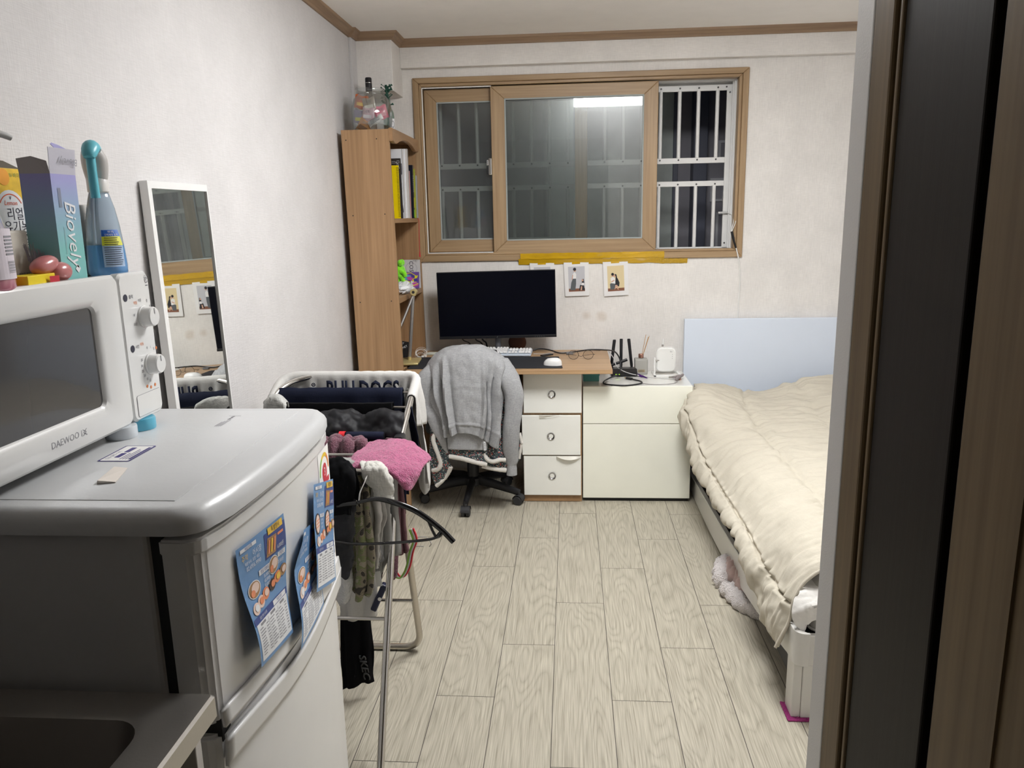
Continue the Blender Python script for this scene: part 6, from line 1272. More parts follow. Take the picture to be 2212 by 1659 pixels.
# ------------------------------------------------------------------ laundry
CL = {'pink':[[(-0.66,2.42,0.878),(-0.598,2.42,0.889),(-0.536,2.42,0.884),(-0.484,2.4,0.861),(-0.456,2.36,0.845)],[(-0.662,2.3,0.885),(-0.606,2.3,0.899),(-0.547,2.3,0.899),(-0.49,2.29,0.879),(-0.439,2.27,0.862)],[(-0.662,2.18,0.887),(-0.607,2.17,0.894),(-0.541,2.165,0.893),(-0.48,2.16,0.877),(-0.444,2.2,0.867)],[(-0.658,2.15,0.883),(-0.6,2.14,0.886),(-0.524,2.13,0.879),(-0.487,2.12,0.854),(-0.447,2.17,0.86)],[(-0.657,2.15,0.877),(-0.596,2.14,0.879),(-0.517,2.125,0.863),(-0.48,2.12,0.825),(-0.465,2.15,0.826)]],'mauve':[[(-0.809,2.4,0.891),(-0.759,2.39,0.898),(-0.713,2.39,0.895),(-0.67,2.4,0.887)],[(-0.802,2.375,0.886),(-0.754,2.37,0.888),(-0.708,2.37,0.888),(-0.65,2.38,0.882)],[(-0.804,2.365,0.811),(-0.756,2.36,0.812),(-0.71,2.36,0.809),(-0.66,2.37,0.806)],[(-0.808,2.36,0.733),(-0.762,2.36,0.733),(-0.715,2.36,0.733),(-0.664,2.37,0.73)]],'sleeve':[[(-0.616,2.14,0.895),(-0.585,2.13,0.901),(-0.555,2.12,0.903),(-0.542,2.13,0.89)],[(-0.602,2.1,0.894),(-0.569,2.08,0.904),(-0.537,2.08,0.901),(-0.522,2.1,0.877)],[(-0.59,2.09,0.868),(-0.561,2.07,0.874),(-0.531,2.07,0.871),(-0.513,2.09,0.85)],[(-0.568,2.09,0.833),(-0.553,2.075,0.836),(-0.532,2.075,0.83),(-0.512,2.09,0.822)],[(-0.564,2.09,0.816),(-0.55,2.08,0.817),(-0.531,2.08,0.814),(-0.514,2.09,0.808)]],'greytee':[[(-0.747,2.2,0.888),(-0.696,2.2,0.891),(-0.646,2.2,0.888),(-0.604,2.2,0.878)],[(-0.73,2.15,0.892),(-0.681,2.15,0.895),(-0.633,2.15,0.891),(-0.591,2.15,0.886)],[(-0.738,2.16,0.835),(-0.688,2.16,0.836),(-0.639,2.16,0.836),(-0.597,2.16,0.836)]],'black':[[(-0.703,2.07,0.923),(-0.659,2.06,0.935),(-0.627,2.05,0.93),(-0.612,2.05,0.905)],[(-0.696,2.04,0.892),(-0.652,2.03,0.902),(-0.62,2.02,0.899),(-0.607,2.03,0.882)],[(-0.697,2.03,0.826),(-0.654,2.02,0.83),(-0.625,2.02,0.831),(-0.612,2.03,0.82)],[(-0.697,2.04,0.781),(-0.66,2.03,0.782),(-0.63,2.02,0.786),(-0.623,2.03,0.78)]],'slacks':[[(-0.709,2.08,0.793),(-0.671,2.07,0.8),(-0.638,2.06,0.808),(-0.618,2.07,0.815)],[(-0.702,2.06,0.744),(-0.666,2.05,0.749),(-0.633,2.04,0.753),(-0.62,2.06,0.759)],[(-0.698,2.05,0.677),(-0.667,2.05,0.67),(-0.64,2.05,0.663),(-0.63,2.06,0.666)],[(-0.698,2.06,0.6),(-0.668,2.05,0.587),(-0.652,2.05,0.579),(-0.63,2.06,0.627)]],'camo':[[(-0.648,2.14,0.865),(-0.626,2.13,0.869),(-0.609,2.13,0.87),(-0.598,2.14,0.863)],[(-0.652,2.13,0.789),(-0.622,2.11,0.797),(-0.603,2.11,0.797),(-0.589,2.13,0.786)],[(-0.653,2.13,0.701),(-0.623,2.105,0.712),(-0.601,2.105,0.712),(-0.59,2.13,0.699)],[(-0.653,2.13,0.612),(-0.623,2.105,0.624),(-0.601,2.105,0.624),(-0.591,2.13,0.613)],[(-0.665,2.13,0.518),(-0.633,2.11,0.524),(-0.608,2.11,0.52),(-0.597,2.13,0.513)],[(-0.656,2.13,0.485),(-0.642,2.12,0.472),(-0.621,2.12,0.487),(-0.596,2.13,0.498)]],'tank':[[(-0.638,2.2,0.846),(-0.618,2.19,0.851),(-0.601,2.19,0.849),(-0.589,2.2,0.843)],[(-0.634,2.18,0.77),(-0.607,2.165,0.776),(-0.584,2.165,0.776),(-0.566,2.18,0.763)],[(-0.628,2.18,0.725),(-0.604,2.165,0.729),(-0.582,2.165,0.729),(-0.56,2.18,0.714)],[(-0.626,2.18,0.665),(-0.605,2.165,0.672),(-0.59,2.165,0.672),(-0.577,2.18,0.669)],[(-0.625,2.18,0.597),(-0.607,2.17,0.602),(-0.596,2.17,0.602),(-0.59,2.18,0.602)],[(-0.624,2.18,0.556),(-0.61,2.17,0.554),(-0.598,2.17,0.555),(-0.592,2.18,0.556)]],'greyshort':[[(-0.611,2.25,0.827),(-0.588,2.24,0.831),(-0.565,2.25,0.824)],[(-0.612,2.24,0.717),(-0.588,2.225,0.723),(-0.563,2.24,0.717)],[(-0.617,2.24,0.593),(-0.589,2.225,0.6),(-0.563,2.24,0.594)],[(-0.628,2.24,0.502),(-0.602,2.23,0.497),(-0.6,2.24,0.523)]],'greyright':[[(-0.578,2.3,0.802),(-0.56,2.29,0.806),(-0.548,2.3,0.8)],[(-0.577,2.29,0.713),(-0.56,2.28,0.717),(-0.547,2.29,0.713)],[(-0.579,2.29,0.619),(-0.559,2.28,0.624),(-0.546,2.29,0.619)],[(-0.579,2.29,0.546),(-0.56,2.28,0.544),(-0.545,2.29,0.546)]],'maroon':[[(-0.574,2.33,0.777),(-0.554,2.32,0.78),(-0.541,2.33,0.774)],[(-0.576,2.33,0.682),(-0.55,2.31,0.69),(-0.537,2.33,0.682)],[(-0.577,2.33,0.602),(-0.551,2.31,0.611),(-0.535,2.33,0.599)],[(-0.574,2.33,0.537),(-0.551,2.32,0.532),(-0.531,2.33,0.541)]],'mauve2':[[(-0.595,2.36,0.686),(-0.577,2.35,0.69),(-0.567,2.36,0.686)],[(-0.6,2.36,0.54),(-0.585,2.35,0.545),(-0.572,2.36,0.54)],[(-0.602,2.36,0.432),(-0.592,2.355,0.423),(-0.58,2.36,0.441)]],'brown':[[(-0.641,2.3,0.693),(-0.616,2.29,0.697),(-0.596,2.3,0.694)],[(-0.65,2.3,0.534),(-0.625,2.29,0.539),(-0.601,2.3,0.534)],[(-0.653,2.3,0.433),(-0.636,2.29,0.425),(-0.619,2.3,0.445)]],'whitelow':[[(-0.754,2.28,0.669),(-0.709,2.27,0.673),(-0.657,2.27,0.674),(-0.619,2.28,0.667)],[(-0.75,2.26,0.519),(-0.706,2.25,0.524),(-0.661,2.25,0.525),(-0.62,2.26,0.521)],[(-0.751,2.26,0.406),(-0.707,2.245,0.414),(-0.664,2.245,0.415),(-0.625,2.26,0.408)],[(-0.75,2.26,0.33),(-0.71,2.25,0.333),(-0.671,2.25,0.334),(-0.63,2.26,0.343)]],'leggings':[[(-0.761,2.34,0.547),(-0.726,2.33,0.552),(-0.688,2.33,0.552),(-0.652,2.34,0.548)],[(-0.774,2.33,0.301),(-0.738,2.315,0.31),(-0.699,2.315,0.311),(-0.672,2.33,0.303)],[(-0.781,2.33,0.181),(-0.746,2.315,0.191),(-0.703,2.315,0.192),(-0.666,2.33,0.175)],[(-0.784,2.33,0.093),(-0.747,2.315,0.095),(-0.706,2.315,0.096),(-0.674,2.33,0.096)],[(-0.782,2.33,0.026),(-0.749,2.32,0.041),(-0.709,2.32,0.056),(-0.673,2.33,0.058)]],'cap':[[(-0.715,2.14,0.621),(-0.683,2.12,0.631),(-0.664,2.13,0.619)],[(-0.712,2.12,0.548),(-0.676,2.09,0.571),(-0.655,2.11,0.549)],[(-0.711,2.12,0.48),(-0.677,2.09,0.503),(-0.66,2.11,0.509)],[(-0.707,2.13,0.447),(-0.683,2.1,0.468),(-0.674,2.12,0.471)]],'heap':[[(-0.873,2.56,0.943),(-0.826,2.57,0.949),(-0.755,2.58,0.946),(-0.67,2.57,0.942),(-0.582,2.56,0.935)],[(-0.869,2.52,0.934),(-0.81,2.52,0.955),(-0.733,2.53,0.942),(-0.641,2.52,0.955),(-0.563,2.51,0.939)],[(-0.853,2.49,0.901),(-0.793,2.48,0.912),(-0.716,2.49,0.909),(-0.626,2.48,0.92),(-0.564,2.47,0.907)],[(-0.845,2.48,0.863),(-0.784,2.47,0.882),(-0.712,2.47,0.894),(-0.623,2.46,0.89),(-0.573,2.46,0.877)]],'shirtside':[[(-0.602,2.76,0.988),(-0.575,2.74,0.986),(-0.562,2.7,0.981)],[(-0.583,2.76,0.914),(-0.558,2.74,0.919),(-0.545,2.7,0.912)],[(-0.567,2.76,0.807),(-0.543,2.74,0.813),(-0.536,2.7,0.807)],[(-0.552,2.76,0.699),(-0.532,2.74,0.705),(-0.53,2.7,0.7)],[(-0.549,2.76,0.616),(-0.527,2.74,0.623),(-0.529,2.71,0.616)]],'navyside':[[(-0.582,2.66,0.96),(-0.565,2.64,0.961),(-0.554,2.6,0.954)],[(-0.578,2.66,0.871),(-0.555,2.64,0.876),(-0.537,2.58,0.876)],[(-0.57,2.66,0.784),(-0.541,2.63,0.793),(-0.528,2.58,0.792)],[(-0.577,2.66,0.722),(-0.537,2.63,0.727),(-0.514,2.58,0.737)]],'palehang':[[(-0.574,2.78,0.72),(-0.555,2.77,0.723),(-0.535,2.78,0.72)],[(-0.58,2.78,0.637),(-0.556,2.77,0.64),(-0.534,2.78,0.637)],[(-0.575,2.78,0.59),(-0.557,2.775,0.568),(-0.539,2.78,0.585)]],'knit':[[(-1.085,2.62,0.967),(-1.057,2.62,0.987),(-1.027,2.6,0.992),(-1.001,2.58,0.973)],[(-1.075,2.58,0.953),(-1.038,2.56,0.985),(-1.0,2.54,0.99),(-0.982,2.54,0.97)],[(-1.079,2.58,0.909),(-1.039,2.55,0.926),(-1.005,2.54,0.928),(-0.986,2.54,0.92)]]}
def cloth(name, mats, lab, cat, key, nu=36, nv=40, wr=.006, ws=9., fold=0., nf=4., thick=.0025, back=.12, grp='laundry on the drying rack', extra=None, seed=0):
    C = [list(r_) for r_ in CL[key]]
    if back:
        C = [[(x, y+.035, z-back) for x, y, z in C[0]], [(x, y+.022, z-.012) for x, y, z in C[0]]]+C
    mb = MB()
    def dsp(u, v, p):
        return wr*nz(p, ws, 3, seed)+wr*.4*nz(p, ws*4, 2, seed)+fold*math.sin(u*nf*6.283+nz((u*3, seed, v*2))*1.5)*min(1, v*1.5)
    patch(mb, C, nu, nv, dsp)
    if extra: extra(mb, patch_fn(C))
    return tag(mb.obj(name, mats, solid=thick, smooth=70), lab, cat, grp)
CBK = weave('black_cotton', (.0045, .0045, .0055), .95, 500, .1, .03); CNV = weave('navy_cotton', (.014, .017, .034), .9, 500, .2, .05); CWH = weave('white_cotton', (.55, .54, .52), .9, 500, .2, .04); CGR = weave('grey_cotton', (.30, .30, .29), .9, 500, .2, .05)
CSL = weave('charcoal_cotton', (.038, .039, .043), .85, 500, .2, .05); CBR = mat('maroon_cloth', (.12, .055, .065), .9, bump=.2, bs=200); CDB = mat('brown_cloth', (.045, .03, .028), .9)
TERRY = mat('pink_terry', (.48, .115, .24), .98, var=.28, vs=130, bump=.9, bs=260, sheen=.4); MAUVE = mat('mauve_terry', (.19, .075, .105), .98, var=.25, vs=120, bump=.8, bs=260, sheen=.3)
# white lettered shirt over the far loop
def drape(mb, x0, x1, y, z, lf, lb, seed, amp=.008, rad=.014, nu=70, nv=44, over=None):
    def f(u, v):
        x = x0+(x1-x0)*u; s = (v*(lf+lb+math.pi*rad)); 
        if s < lf: yy, zz, side = y-rad, z-(lf-s), -1
        elif s < lf+math.pi*rad: a = (s-lf)/rad; yy, zz, side = y-rad*math.cos(a), z+rad*math.sin(a), 0
        else: yy, zz, side = y+rad, z-(s-lf-math.pi*rad), 1
        dz_ = max(0, z-zz); k = min(1, dz_*8)
        w_ = amp*k*(math.sin(x*38+seed+2*nz((x*4, seed, zz*2)))+.8*nz((x*11, zz*4, seed)))
        return V((x, yy+w_+(side*.012*k), zz+.003*nz((x*20, s*5, seed))))
    return mb.grid(f, nu, nv)
lp = rnd_path([(XR, 2.66, .970), (XR, 2.716, .995), (XR, 2.79, 1.03), (XL, 2.79, 1.03), (XL, 2.66, .970)], [0, .03, .07, .12, 0], 10)
def resample(P, n):
    d = [0]
    for i in range(1, len(P)): d.append(d[-1]+(P[i]-P[i-1]).length)
    out = []; j = 0
    for k in range(n):
        t = d[-1]*k/(n-1)
        while j < len(d)-2 and d[j+1] < t: j += 1
        out.append(P[j].lerp(P[j+1], (t-d[j])/max(1e-9, d[j+1]-d[j])))
    return out
lp = resample(lp, 110); mid = V(((XL+XR)/2, 2.60, 0))
def over_loop(u, v):
    i = min(109, int(round(u*109))); c_ = lp[i]; tg = (lp[min(109, i+1)]-lp[max(0, i-1)]); inn = V((tg.y, -tg.x, 0)).normalized()
    if inn.dot(mid-V((c_.x, c_.y, 0))) < 0: inn = -inn
    rad = .0150; L1, L2 = .24, .10+.22*min(1, max(0, (u-.0)*2)); s_ = v*(L1+L2+math.pi*rad); k = 0
    if s_ < L1: off, z, k = rad, -(L1-s_), L1-s_
    elif s_ < L1+math.pi*rad: a = (s_-L1)/rad; off, z = rad*math.cos(a), rad*math.sin(a)
    else: off, z, k = -rad, -(s_-L1-math.pi*rad), s_-L1-math.pi*rad
    w_ = min(1, k*14)*(.007*math.sin(u*92+2.5*nz((u*9, 1, z*3)))+.006*nz((u*26, z*5, 4)))+.0012*nz((u*60, v*20, 2))
    return c_+inn*(off+w_+(.010*min(1, k*8) if off > 0 else -.006*min(1, k*8)))+V((0, 0, z))
mb = MB(); mb.grid(over_loop, 110, 46)
SL_ = frame_of((-.80, 2.745, .985), (1, 0, 0), (0, .05, 1)); mb.mi(1)
put_text(mb, SL_, 'BULLDOGS', .035, -.004, .098, 0, .004, .56, bold=.022)
put_ring(mb, SL_, -.150, .020, .0045, .0075, .004, 16); put_disc(mb, SL_, -.150, .020, .0025, .004, 8)
mb.mi(0)
patch(mb, CL['shirtside'], 12, 40, lambda u, v, p: .004*nz(p, 12))
tag(mb.obj('shirt', [CWH, CNV], solid=.0025, smooth=70), 'white shirt with big dark BULLDOGS lettering over the far loop of the rack', 'shirt', 'laundry on the drying rack')
mb = MB(); drape(mb, -1.065, -.605, 2.70, .990, .42, .40, 2., .010); patch(mb, CL['navyside'], 14, 24, lambda u, v, p: .006*nz(p, 12)); tag(mb.obj('trousers', CNV, solid=.0025, smooth=70), 'navy trousers on the rod just in front of the lettered white shirt', 'trousers', 'laundry on the drying rack')
mb = MB(); drape(mb, -1.06, -.625, 2.62, .955, .40, .40, 3., .004); tag(mb.obj('trousers', CBK, solid=.0025, smooth=70), 'smooth black trousers folded over the rod in front of the navy pair', 'trousers', 'laundry on the drying rack')
cloth('shorts', CSL if False else mat('black_nylon', (.008, .008, .010), .6, var=.2, vs=40, spec=.3), 'crumpled black shorts heaped across the middle rods', 'shorts', 'heap', 70, 50, .020, 8., 0, thick=.004, back=0, seed=5)
mb = MB(); drape(mb, -.98, -.618, 2.46, .890, .35, .30, 4., .004); mb.mi(1)
mb.tube([(-.775, 2.46, .889), (-.755, 2.46, .889)], .0175, 14); mb.mi(2); mb.tube([(-.75, 2.46, .889), (-.622, 2.46, .889)], .0165, 14); tag(mb.obj('trousers', [CBK, mat('red_tab', (.65, .02, .03), .6), CNV], solid=.002, smooth=70), 'black trousers with a small red tab on the rod behind the pink towel', 'trousers', 'laundry on the drying rack')
cloth('towel', MAUVE, 'dark mauve towel in soft folds behind the pink towel', 'towel', 'mauve', 60, 40, .003, 12, .012, 3.2, .006, .2)
cloth('towel', TERRY, 'bright pink terry towel heaped over the corner of the rack', 'towel', 'pink', 90, 90, .010, 9., 0, thick=.007, back=.02, seed=2)
cloth('towel', CGR, 'light grey cloth over the near end of the rack', 'cloth', 'greytee', 30, 20, .003, 12)
cloth('sleeve_cloth', weave('white_ribbed_cotton', (.58, .57, .53), .95, 260, .5, .08), 'rumpled white sleeve hooked over the near corner of the rack', 'shirt', 'sleeve', 44, 50, .009, 22, thick=.004, back=.03, seed=3)
cloth('shirt', CBK, 'black shirt hanging nearest the fridge', 'shirt', 'black', 36, 44, .012, 12, thick=.003, seed=4)
cloth('trousers', CSL, 'charcoal trousers hanging below the black shirt by the fridge', 'trousers', 'slacks', 40, 50, .014, 12, seed=6, back=.0)
CAMO = bpy.data.materials.new('camo_mesh'); CAMO.use_nodes = True; nt = CAMO.node_tree; N = nt.nodes; L = nt.links; tc = N.new('ShaderNodeTexCoord'); n1 = N.new('ShaderNodeTexNoise'); n1.inputs['Scale'].default_value = 26; n1.inputs['Detail'].default_value = 1; L.new(tc.outputs['Object'], n1.inputs[0])
cr = N.new('ShaderNodeValToRGB'); cr.color_ramp.interpolation = 'CONSTANT'; e = cr.color_ramp.elements; e[0].position = 0; e[0].color = (.06, .052, .045, 1); e[1].position = .40; e[1].color = (.30, .265, .19, 1); x_ = e.new(.50); x_.color = (.25, .28, .13, 1); x_ = e.new(.58); x_.color = (.42, .38, .29, 1); L.new(n1.outputs[0], cr.inputs[0])
ck = N.new('ShaderNodeTexChecker'); ck.inputs['Scale'].default_value = 420; ck.inputs[1].default_value = (1, 1, 1, 1); ck.inputs[2].default_value = (.45, .45, .45, 1); L.new(tc.outputs['Object'], ck.inputs[0])
mx = N.new('ShaderNodeMix'); mx.data_type = 'RGBA'; mx.blend_type = 'MULTIPLY'; mx.inputs[0].default_value = 1; L.new(cr.outputs[0], mx.inputs[6]); L.new(ck.outputs[0], mx.inputs[7]); L.new(mx.outputs[2], N['Principled BSDF'].inputs['Base Color']); N['Principled BSDF'].inputs['Roughness'].default_value = .9
cloth('trousers', CAMO, 'camouflage mesh trousers hanging in the middle of the near side', 'trousers', 'camo', 40, 60, .005, 10, .012, 2.3, seed=7)
cloth('tank_top', CWH, 'white vest hanging right of the camouflage trousers', 'vest', 'tank', 50, 60, .009, 18, .012, 2.6, seed=8)
mb_tag = MB(); mb_tag.add([V(p) for p in ((-.600, 2.16, .545), (-.583, 2.16, .548), (-.578, 2.158, .50), (-.596, 2.158, .497))], [(0, 1, 2, 3)]); tag(mb_tag.obj('care_label', FW, solid=.0004), 'small white care label below the white vest', 'label', 'laundry on the drying rack')
cloth('shorts', CGR, 'grey shorts behind the white vest', 'shorts', 'greyshort', 24, 40, .004, 12, .006, 2, seed=9)
cloth('shirt', CGR, 'grey shirt edge hanging behind the near leg of the rack', 'shirt', 'greyright', 20, 30, .004, 12, seed=10)
cloth('shirt', CBR, 'maroon shirt hanging right of the near rack leg', 'shirt', 'maroon', 24, 34, .004, 12, .006, 2, seed=11)
cloth('towel', MAUVE, 'thin mauve towel end hanging lowest beside the maroon shirt', 'towel', 'mauve2', 16, 30, .003, 14, seed=12, thick=.005)
cloth('trousers', CDB, 'dark brown cloth hanging behind the grey shorts', 'trousers', 'brown', 20, 30, .004, 12, seed=13)
cloth('shirt', CWH, 'white shirt hem hanging low above the black leggings', 'shirt', 'whitelow', 40, 40, .005, 9, .008, 2, seed=14)
def skl(mb, f):
    mb.mi(1); S = lambda u, v, h=0: V((-.695+u*.8, 2.302-h, .128+v)); put_text(mb, S, 'SKEC', 0, 0, .040, R(-80), .003, 1.0, .25, bold=.015)
    P = [f(.80, .35+.62*k/20)+V((0, -.004, 0)) for k in range(21)]; mb.tube(P, .0008, 4)
cloth('leggings', [CBK, mat('dull_grey_print', (.07, .07, .07), .8, spec=.1)], 'black leggings with grey SKEC lettering hanging lowest', 'leggings', 'leggings', 40, 40, .005, 9, .006, 2, seed=15, extra=skl)
cloth('cap', mat('white_mesh_fabric', (.62, .62, .62), .9, bump=1., bs=160), 'white mesh cap hanging beside the fridge', 'cap', 'cap', 30, 30, .002, 12, seed=16, back=.04)
cloth('shirt', CWH, 'pale shirt tail hanging outside the far right of the rack', 'shirt', 'palehang', 16, 24, .003, 12, seed=17, back=0)
cloth('shirt', weave('striped_knit', (.50, .50, .48), .95, 200, .8, .12), 'striped pale knit bunched on the far left of the rack', 'shirt', 'knit', 40, 30, .008, 14, thick=.006, seed=18, back=.05)
# little green, white and red cord loop
ld = thing('lanyard', 'green white and red striped strap looped on the right side of the rack', 'strap', (-.545, 2.40, .40))
P = spline([(-.533, 2.40, .585), (-.523, 2.40, .545), (-.538, 2.40, .50), (-.55, 2.40, .45), (-.568, 2.40, .415), (-.585, 2.40, .41), (-.598, 2.40, .425)], 30)
for c_, off in (('label_green', -.006), ('flyer_white', 0), ('label_red', .006)):
    mb = MB(); mb.tube([p+V((off, .001*off/.006, off*.3)) for p in P], .0036, 6); mb.obj('stripe', MATS[c_], ld, smooth=60)
# hangers
hg = thing('coat_hanger', 'glossy black coat hanger hooked on the near end of the rack', 'hanger', (-.55, 2.02, .70))
BG = mat('gloss_black_plastic', (.008, .008, .009), .12, coat=.5)
mb = MB(); mb.tube(spline([(-.60, 2.02, .822), (-.545, 2.01, .838), (-.49, 2.0, .832), (-.427, 2.0, .806), (-.364, 2.0, .757), (-.327, 2.0, .717)], 30), [.005+.0035*min(1, i/12) for i in range(30)], 12, flat=.75); mb.obj('arm', BG, hg, smooth=60)
mb = MB(); mb.tube(spline([(-.60, 2.02, .822), (-.66, 2.03, .81), (-.72, 2.05, .775), (-.78, 2.07, .72)], 16), .008, 12, flat=.75); mb.obj('arm', BG, hg, smooth=60)
mb = MB(); mb.tube(spline([(-.68, 2.035, .70), (-.603, 2.01, .703), (-.50, 2.0, .712), (-.42, 2.0, .720), (-.385, 2.0, .726), (-.368, 2.0, .735), (-.358, 2.0, .748)], 30), [.0042]*22+[.005, .006, .007, .0075, .0075, .007, .006, .005], 10); mb.obj('trouser_bar', BG, hg, smooth=60)
mb = MB(); mb.tube([(-.398, 2.0, .785), (-.385, 2.0, .75), (-.375, 2.0, .728)], .0042, 8); mb.obj('strut', BG, hg, smooth=60)
mb = MB(); mb.tube(spline([(-.595, 2.02, .822), (-.592, 2.03, .85), (-.583, 2.05, .873), (-.577, 2.085, .895), (-.582, 2.112, .898), (-.590, 2.128, .892), (-.594, 2.135, .88)], 24), .0022, 8); mb.obj('hook', CHROME, hg, smooth=60)
wh = thing('wire_hanger', 'thin grey wire hanger end behind the near leg of the rack', 'hanger', (-.6, 2.1, .6))
mb = MB(); mb.tube(rnd_path([(-.598, 2.20, .86), (-.595, 2.17, .75), (-.590, 2.165, .70), (-.575, 2.165, .60), (-.570, 2.165, .58), (-.60, 2.17, .57)], .01), .0016, 6); mb.obj('wire', GREYINK, wh, smooth=60)
wh2 = thing('wire_hanger', 'small bent grey wire hook sticking out low on the right of the rack', 'hanger', (-.52, 2.45, .55))
mb = MB(); mb.tube(spline([(-.56, 2.45, .505), (-.53, 2.45, .53), (-.50, 2.45, .535), (-.485, 2.45, .525), (-.478, 2.45, .51), (-.485, 2.45, .50)], 20), .0018, 6); mb.tube(spline([(-.555, 2.45, .485), (-.53, 2.45, .50), (-.505, 2.45, .50)], 10), .0018, 6); mb.obj('wire', mat('wire_grey', (.35, .34, .32), .4), wh2, smooth=60)
# ------------------------------------------------------------------ bed
BW = mat('bed_white', (.66, .65, .62), .32, coat=.2); HBW = mat('headboard_white', (.72, .79, .90), .35, coat=.15, var=.02, vs=3)
bd = thing('bed_frame', 'white bed frame with a plain white headboard against the back wall', 'bed', (1.25, 3.5, 0))
mb = MB(); mb.box(.693, 1.82, 4.752, 4.785, .02, .969, .003); mb.obj('headboard', HBW, bd)
prof = [(2.30, .20, .30), (2.43, .173, .272), (2.66, .130, .236), (3.02, .076, .200), (3.33, .040, .170), (3.8, .012, .138), (4.34, .003, .104), (4.74, .002, .08)]
top = []; 
mb = MB(); vs = []
P = [catmull([V(p) for p in prof], i/59) for i in range(60)]
for p in P:
    for x, z in ((.702, p.y), (.700, p.y+.003), (.700, p.z-.003), (.703, p.z), (.722, p.z), (.724, p.z-.003), (.724, p.y), ): vs.append(V((x, p.x, z)))
n = 7; mb.add(vs, [(i*n+j, (i+1)*n+j, (i+1)*n+(j+1) % n, i*n+(j+1) % n) for i in range(59) for j in range(n)]+[tuple(range(n)), tuple(59*n+j for j in range(n-1, -1, -1))]); mb.obj('side_rail', BW, bd)
mb = MB(); mb.box(1.80, 1.82, 2.30, 4.75, .19, .30, .002); mb.obj('side_rail', BW, bd)
mb = MB(); mb.box(.74, 1.80, 2.262, 2.282, .195, .300, .003); mb.obj('foot_rail', BW, bd)
mb = MB(); pts = [(.697, 2.34)]+[(.697+.034-.034*math.cos(R(k*15)), 2.286-.034*math.sin(R(k*15))) for k in range(7)]+[(.742, 2.252), (.742, 2.262), (.735, 2.262), (.712, 2.285), (.712, 2.34)]
mb.prism(pts, .198, .312, 2, .0015, 1); mb.obj('corner_bracket', BW, bd, smooth=30)
for x0, y0 in ((.704, 2.272), (1.745, 2.272), (1.745, 4.66)):
    mb = MB(); mb.box(x0, x0+.028, y0+.004, y0+.075, .004, .21, .002); mb.box(x0+.0285, x0+.075, y0, y0+.075, .004, .21, .003); mb.obj('leg', BW, bd)
mb = MB(); mb.box(.73, 1.80, 2.30, 4.74, .215, .235, .002); mb.box(.742, 1.79, 2.33, 4.70, .05, .262); mb.obj('slat_base_shade', BLACK, bd)  # slats, plus a black block added to darken the space below the mattress
# pink cloth pad under the leg
mb = MB(); mb.grid(lambda u, v: V((.690+.10*u, 2.256+.10*v, .0025+.004*math.sin(u*40)*math.sin(v*40)*.3+.002)), 30, 30); tag(mb.obj('floor_pad', mat('magenta_felt', (.30, .03, .16), .95, bump=.6, bs=250), solid=.003), 'bright magenta cloth pad under the bed leg', 'pad')
MATT = mat('mattress_ticking', (.60, .585, .54), .8, var=.06, vs=30)
ma = thing('mattress', 'thick pale mattress on the bed frame, edge showing at the foot', 'mattress', (1.27, 3.5, .265))
mb = MB(); mb.box(.765, 1.79, 2.315, 4.74, .265, .435, .035, 4); mb.obj('mattress_body', MATT, ma, smooth=50)
mb = MB(); 
for z in (.287, .412): mb.tube(rring(.763, 1.792, 2.313, 4.742, .035, z), .0045, 6, closed=True)
mb.obj('piping', MATT, ma, smooth=60)
S = frame_of((.80, 2.3145, .33), (1, 0, 0), (0, 0, 1)); mb = MB(); 
for k in range(5): put_ring(mb, S, .03+.012*k, .02*math.sin(k*2), .008, .0095, .0008, 14)
mb.obj('printed_pattern', GREYINK, ma)
PADW = mat('quilted_pad_white', (.74, .725, .69), .9, bump=.15, bs=60)
mb = MB()
PC = [[(x-.022, y-.004, z+(.008 if z < .42 else -.022)) for x, y, z in r_] for r_ in [[(.765, 2.60, .448), (.86, 2.60, .452), (1.1, 2.60, .455), (1.78, 2.60, .455)], [(.755, 2.36, .445), (.85, 2.36, .450), (1.1, 2.36, .452), (1.78, 2.36, .452)], [(.722, 2.305, .395), (.83, 2.30, .435), (1.1, 2.298, .44), (1.78, 2.298, .44)], [(.715, 2.285, .335), (.80, 2.282, .385), (1.1, 2.285, .392), (1.78, 2.285, .392)], [(.752, 2.285, .292), (.80, 2.282, .340), (1.1, 2.286, .352), (1.78, 2.286, .352)]]]
patch(mb, PC, 110, 50, lambda u, v, p: .007*abs(math.sin(p.x*34))**.6+.0015*nz(p, 30)+(.005*abs(math.sin(v*9.4))**.5))
tag(mb.obj('mattress_pad', PADW, solid=.012, smooth=70), 'white quilted mattress pad corner sticking out at the foot of the bed', 'pad')
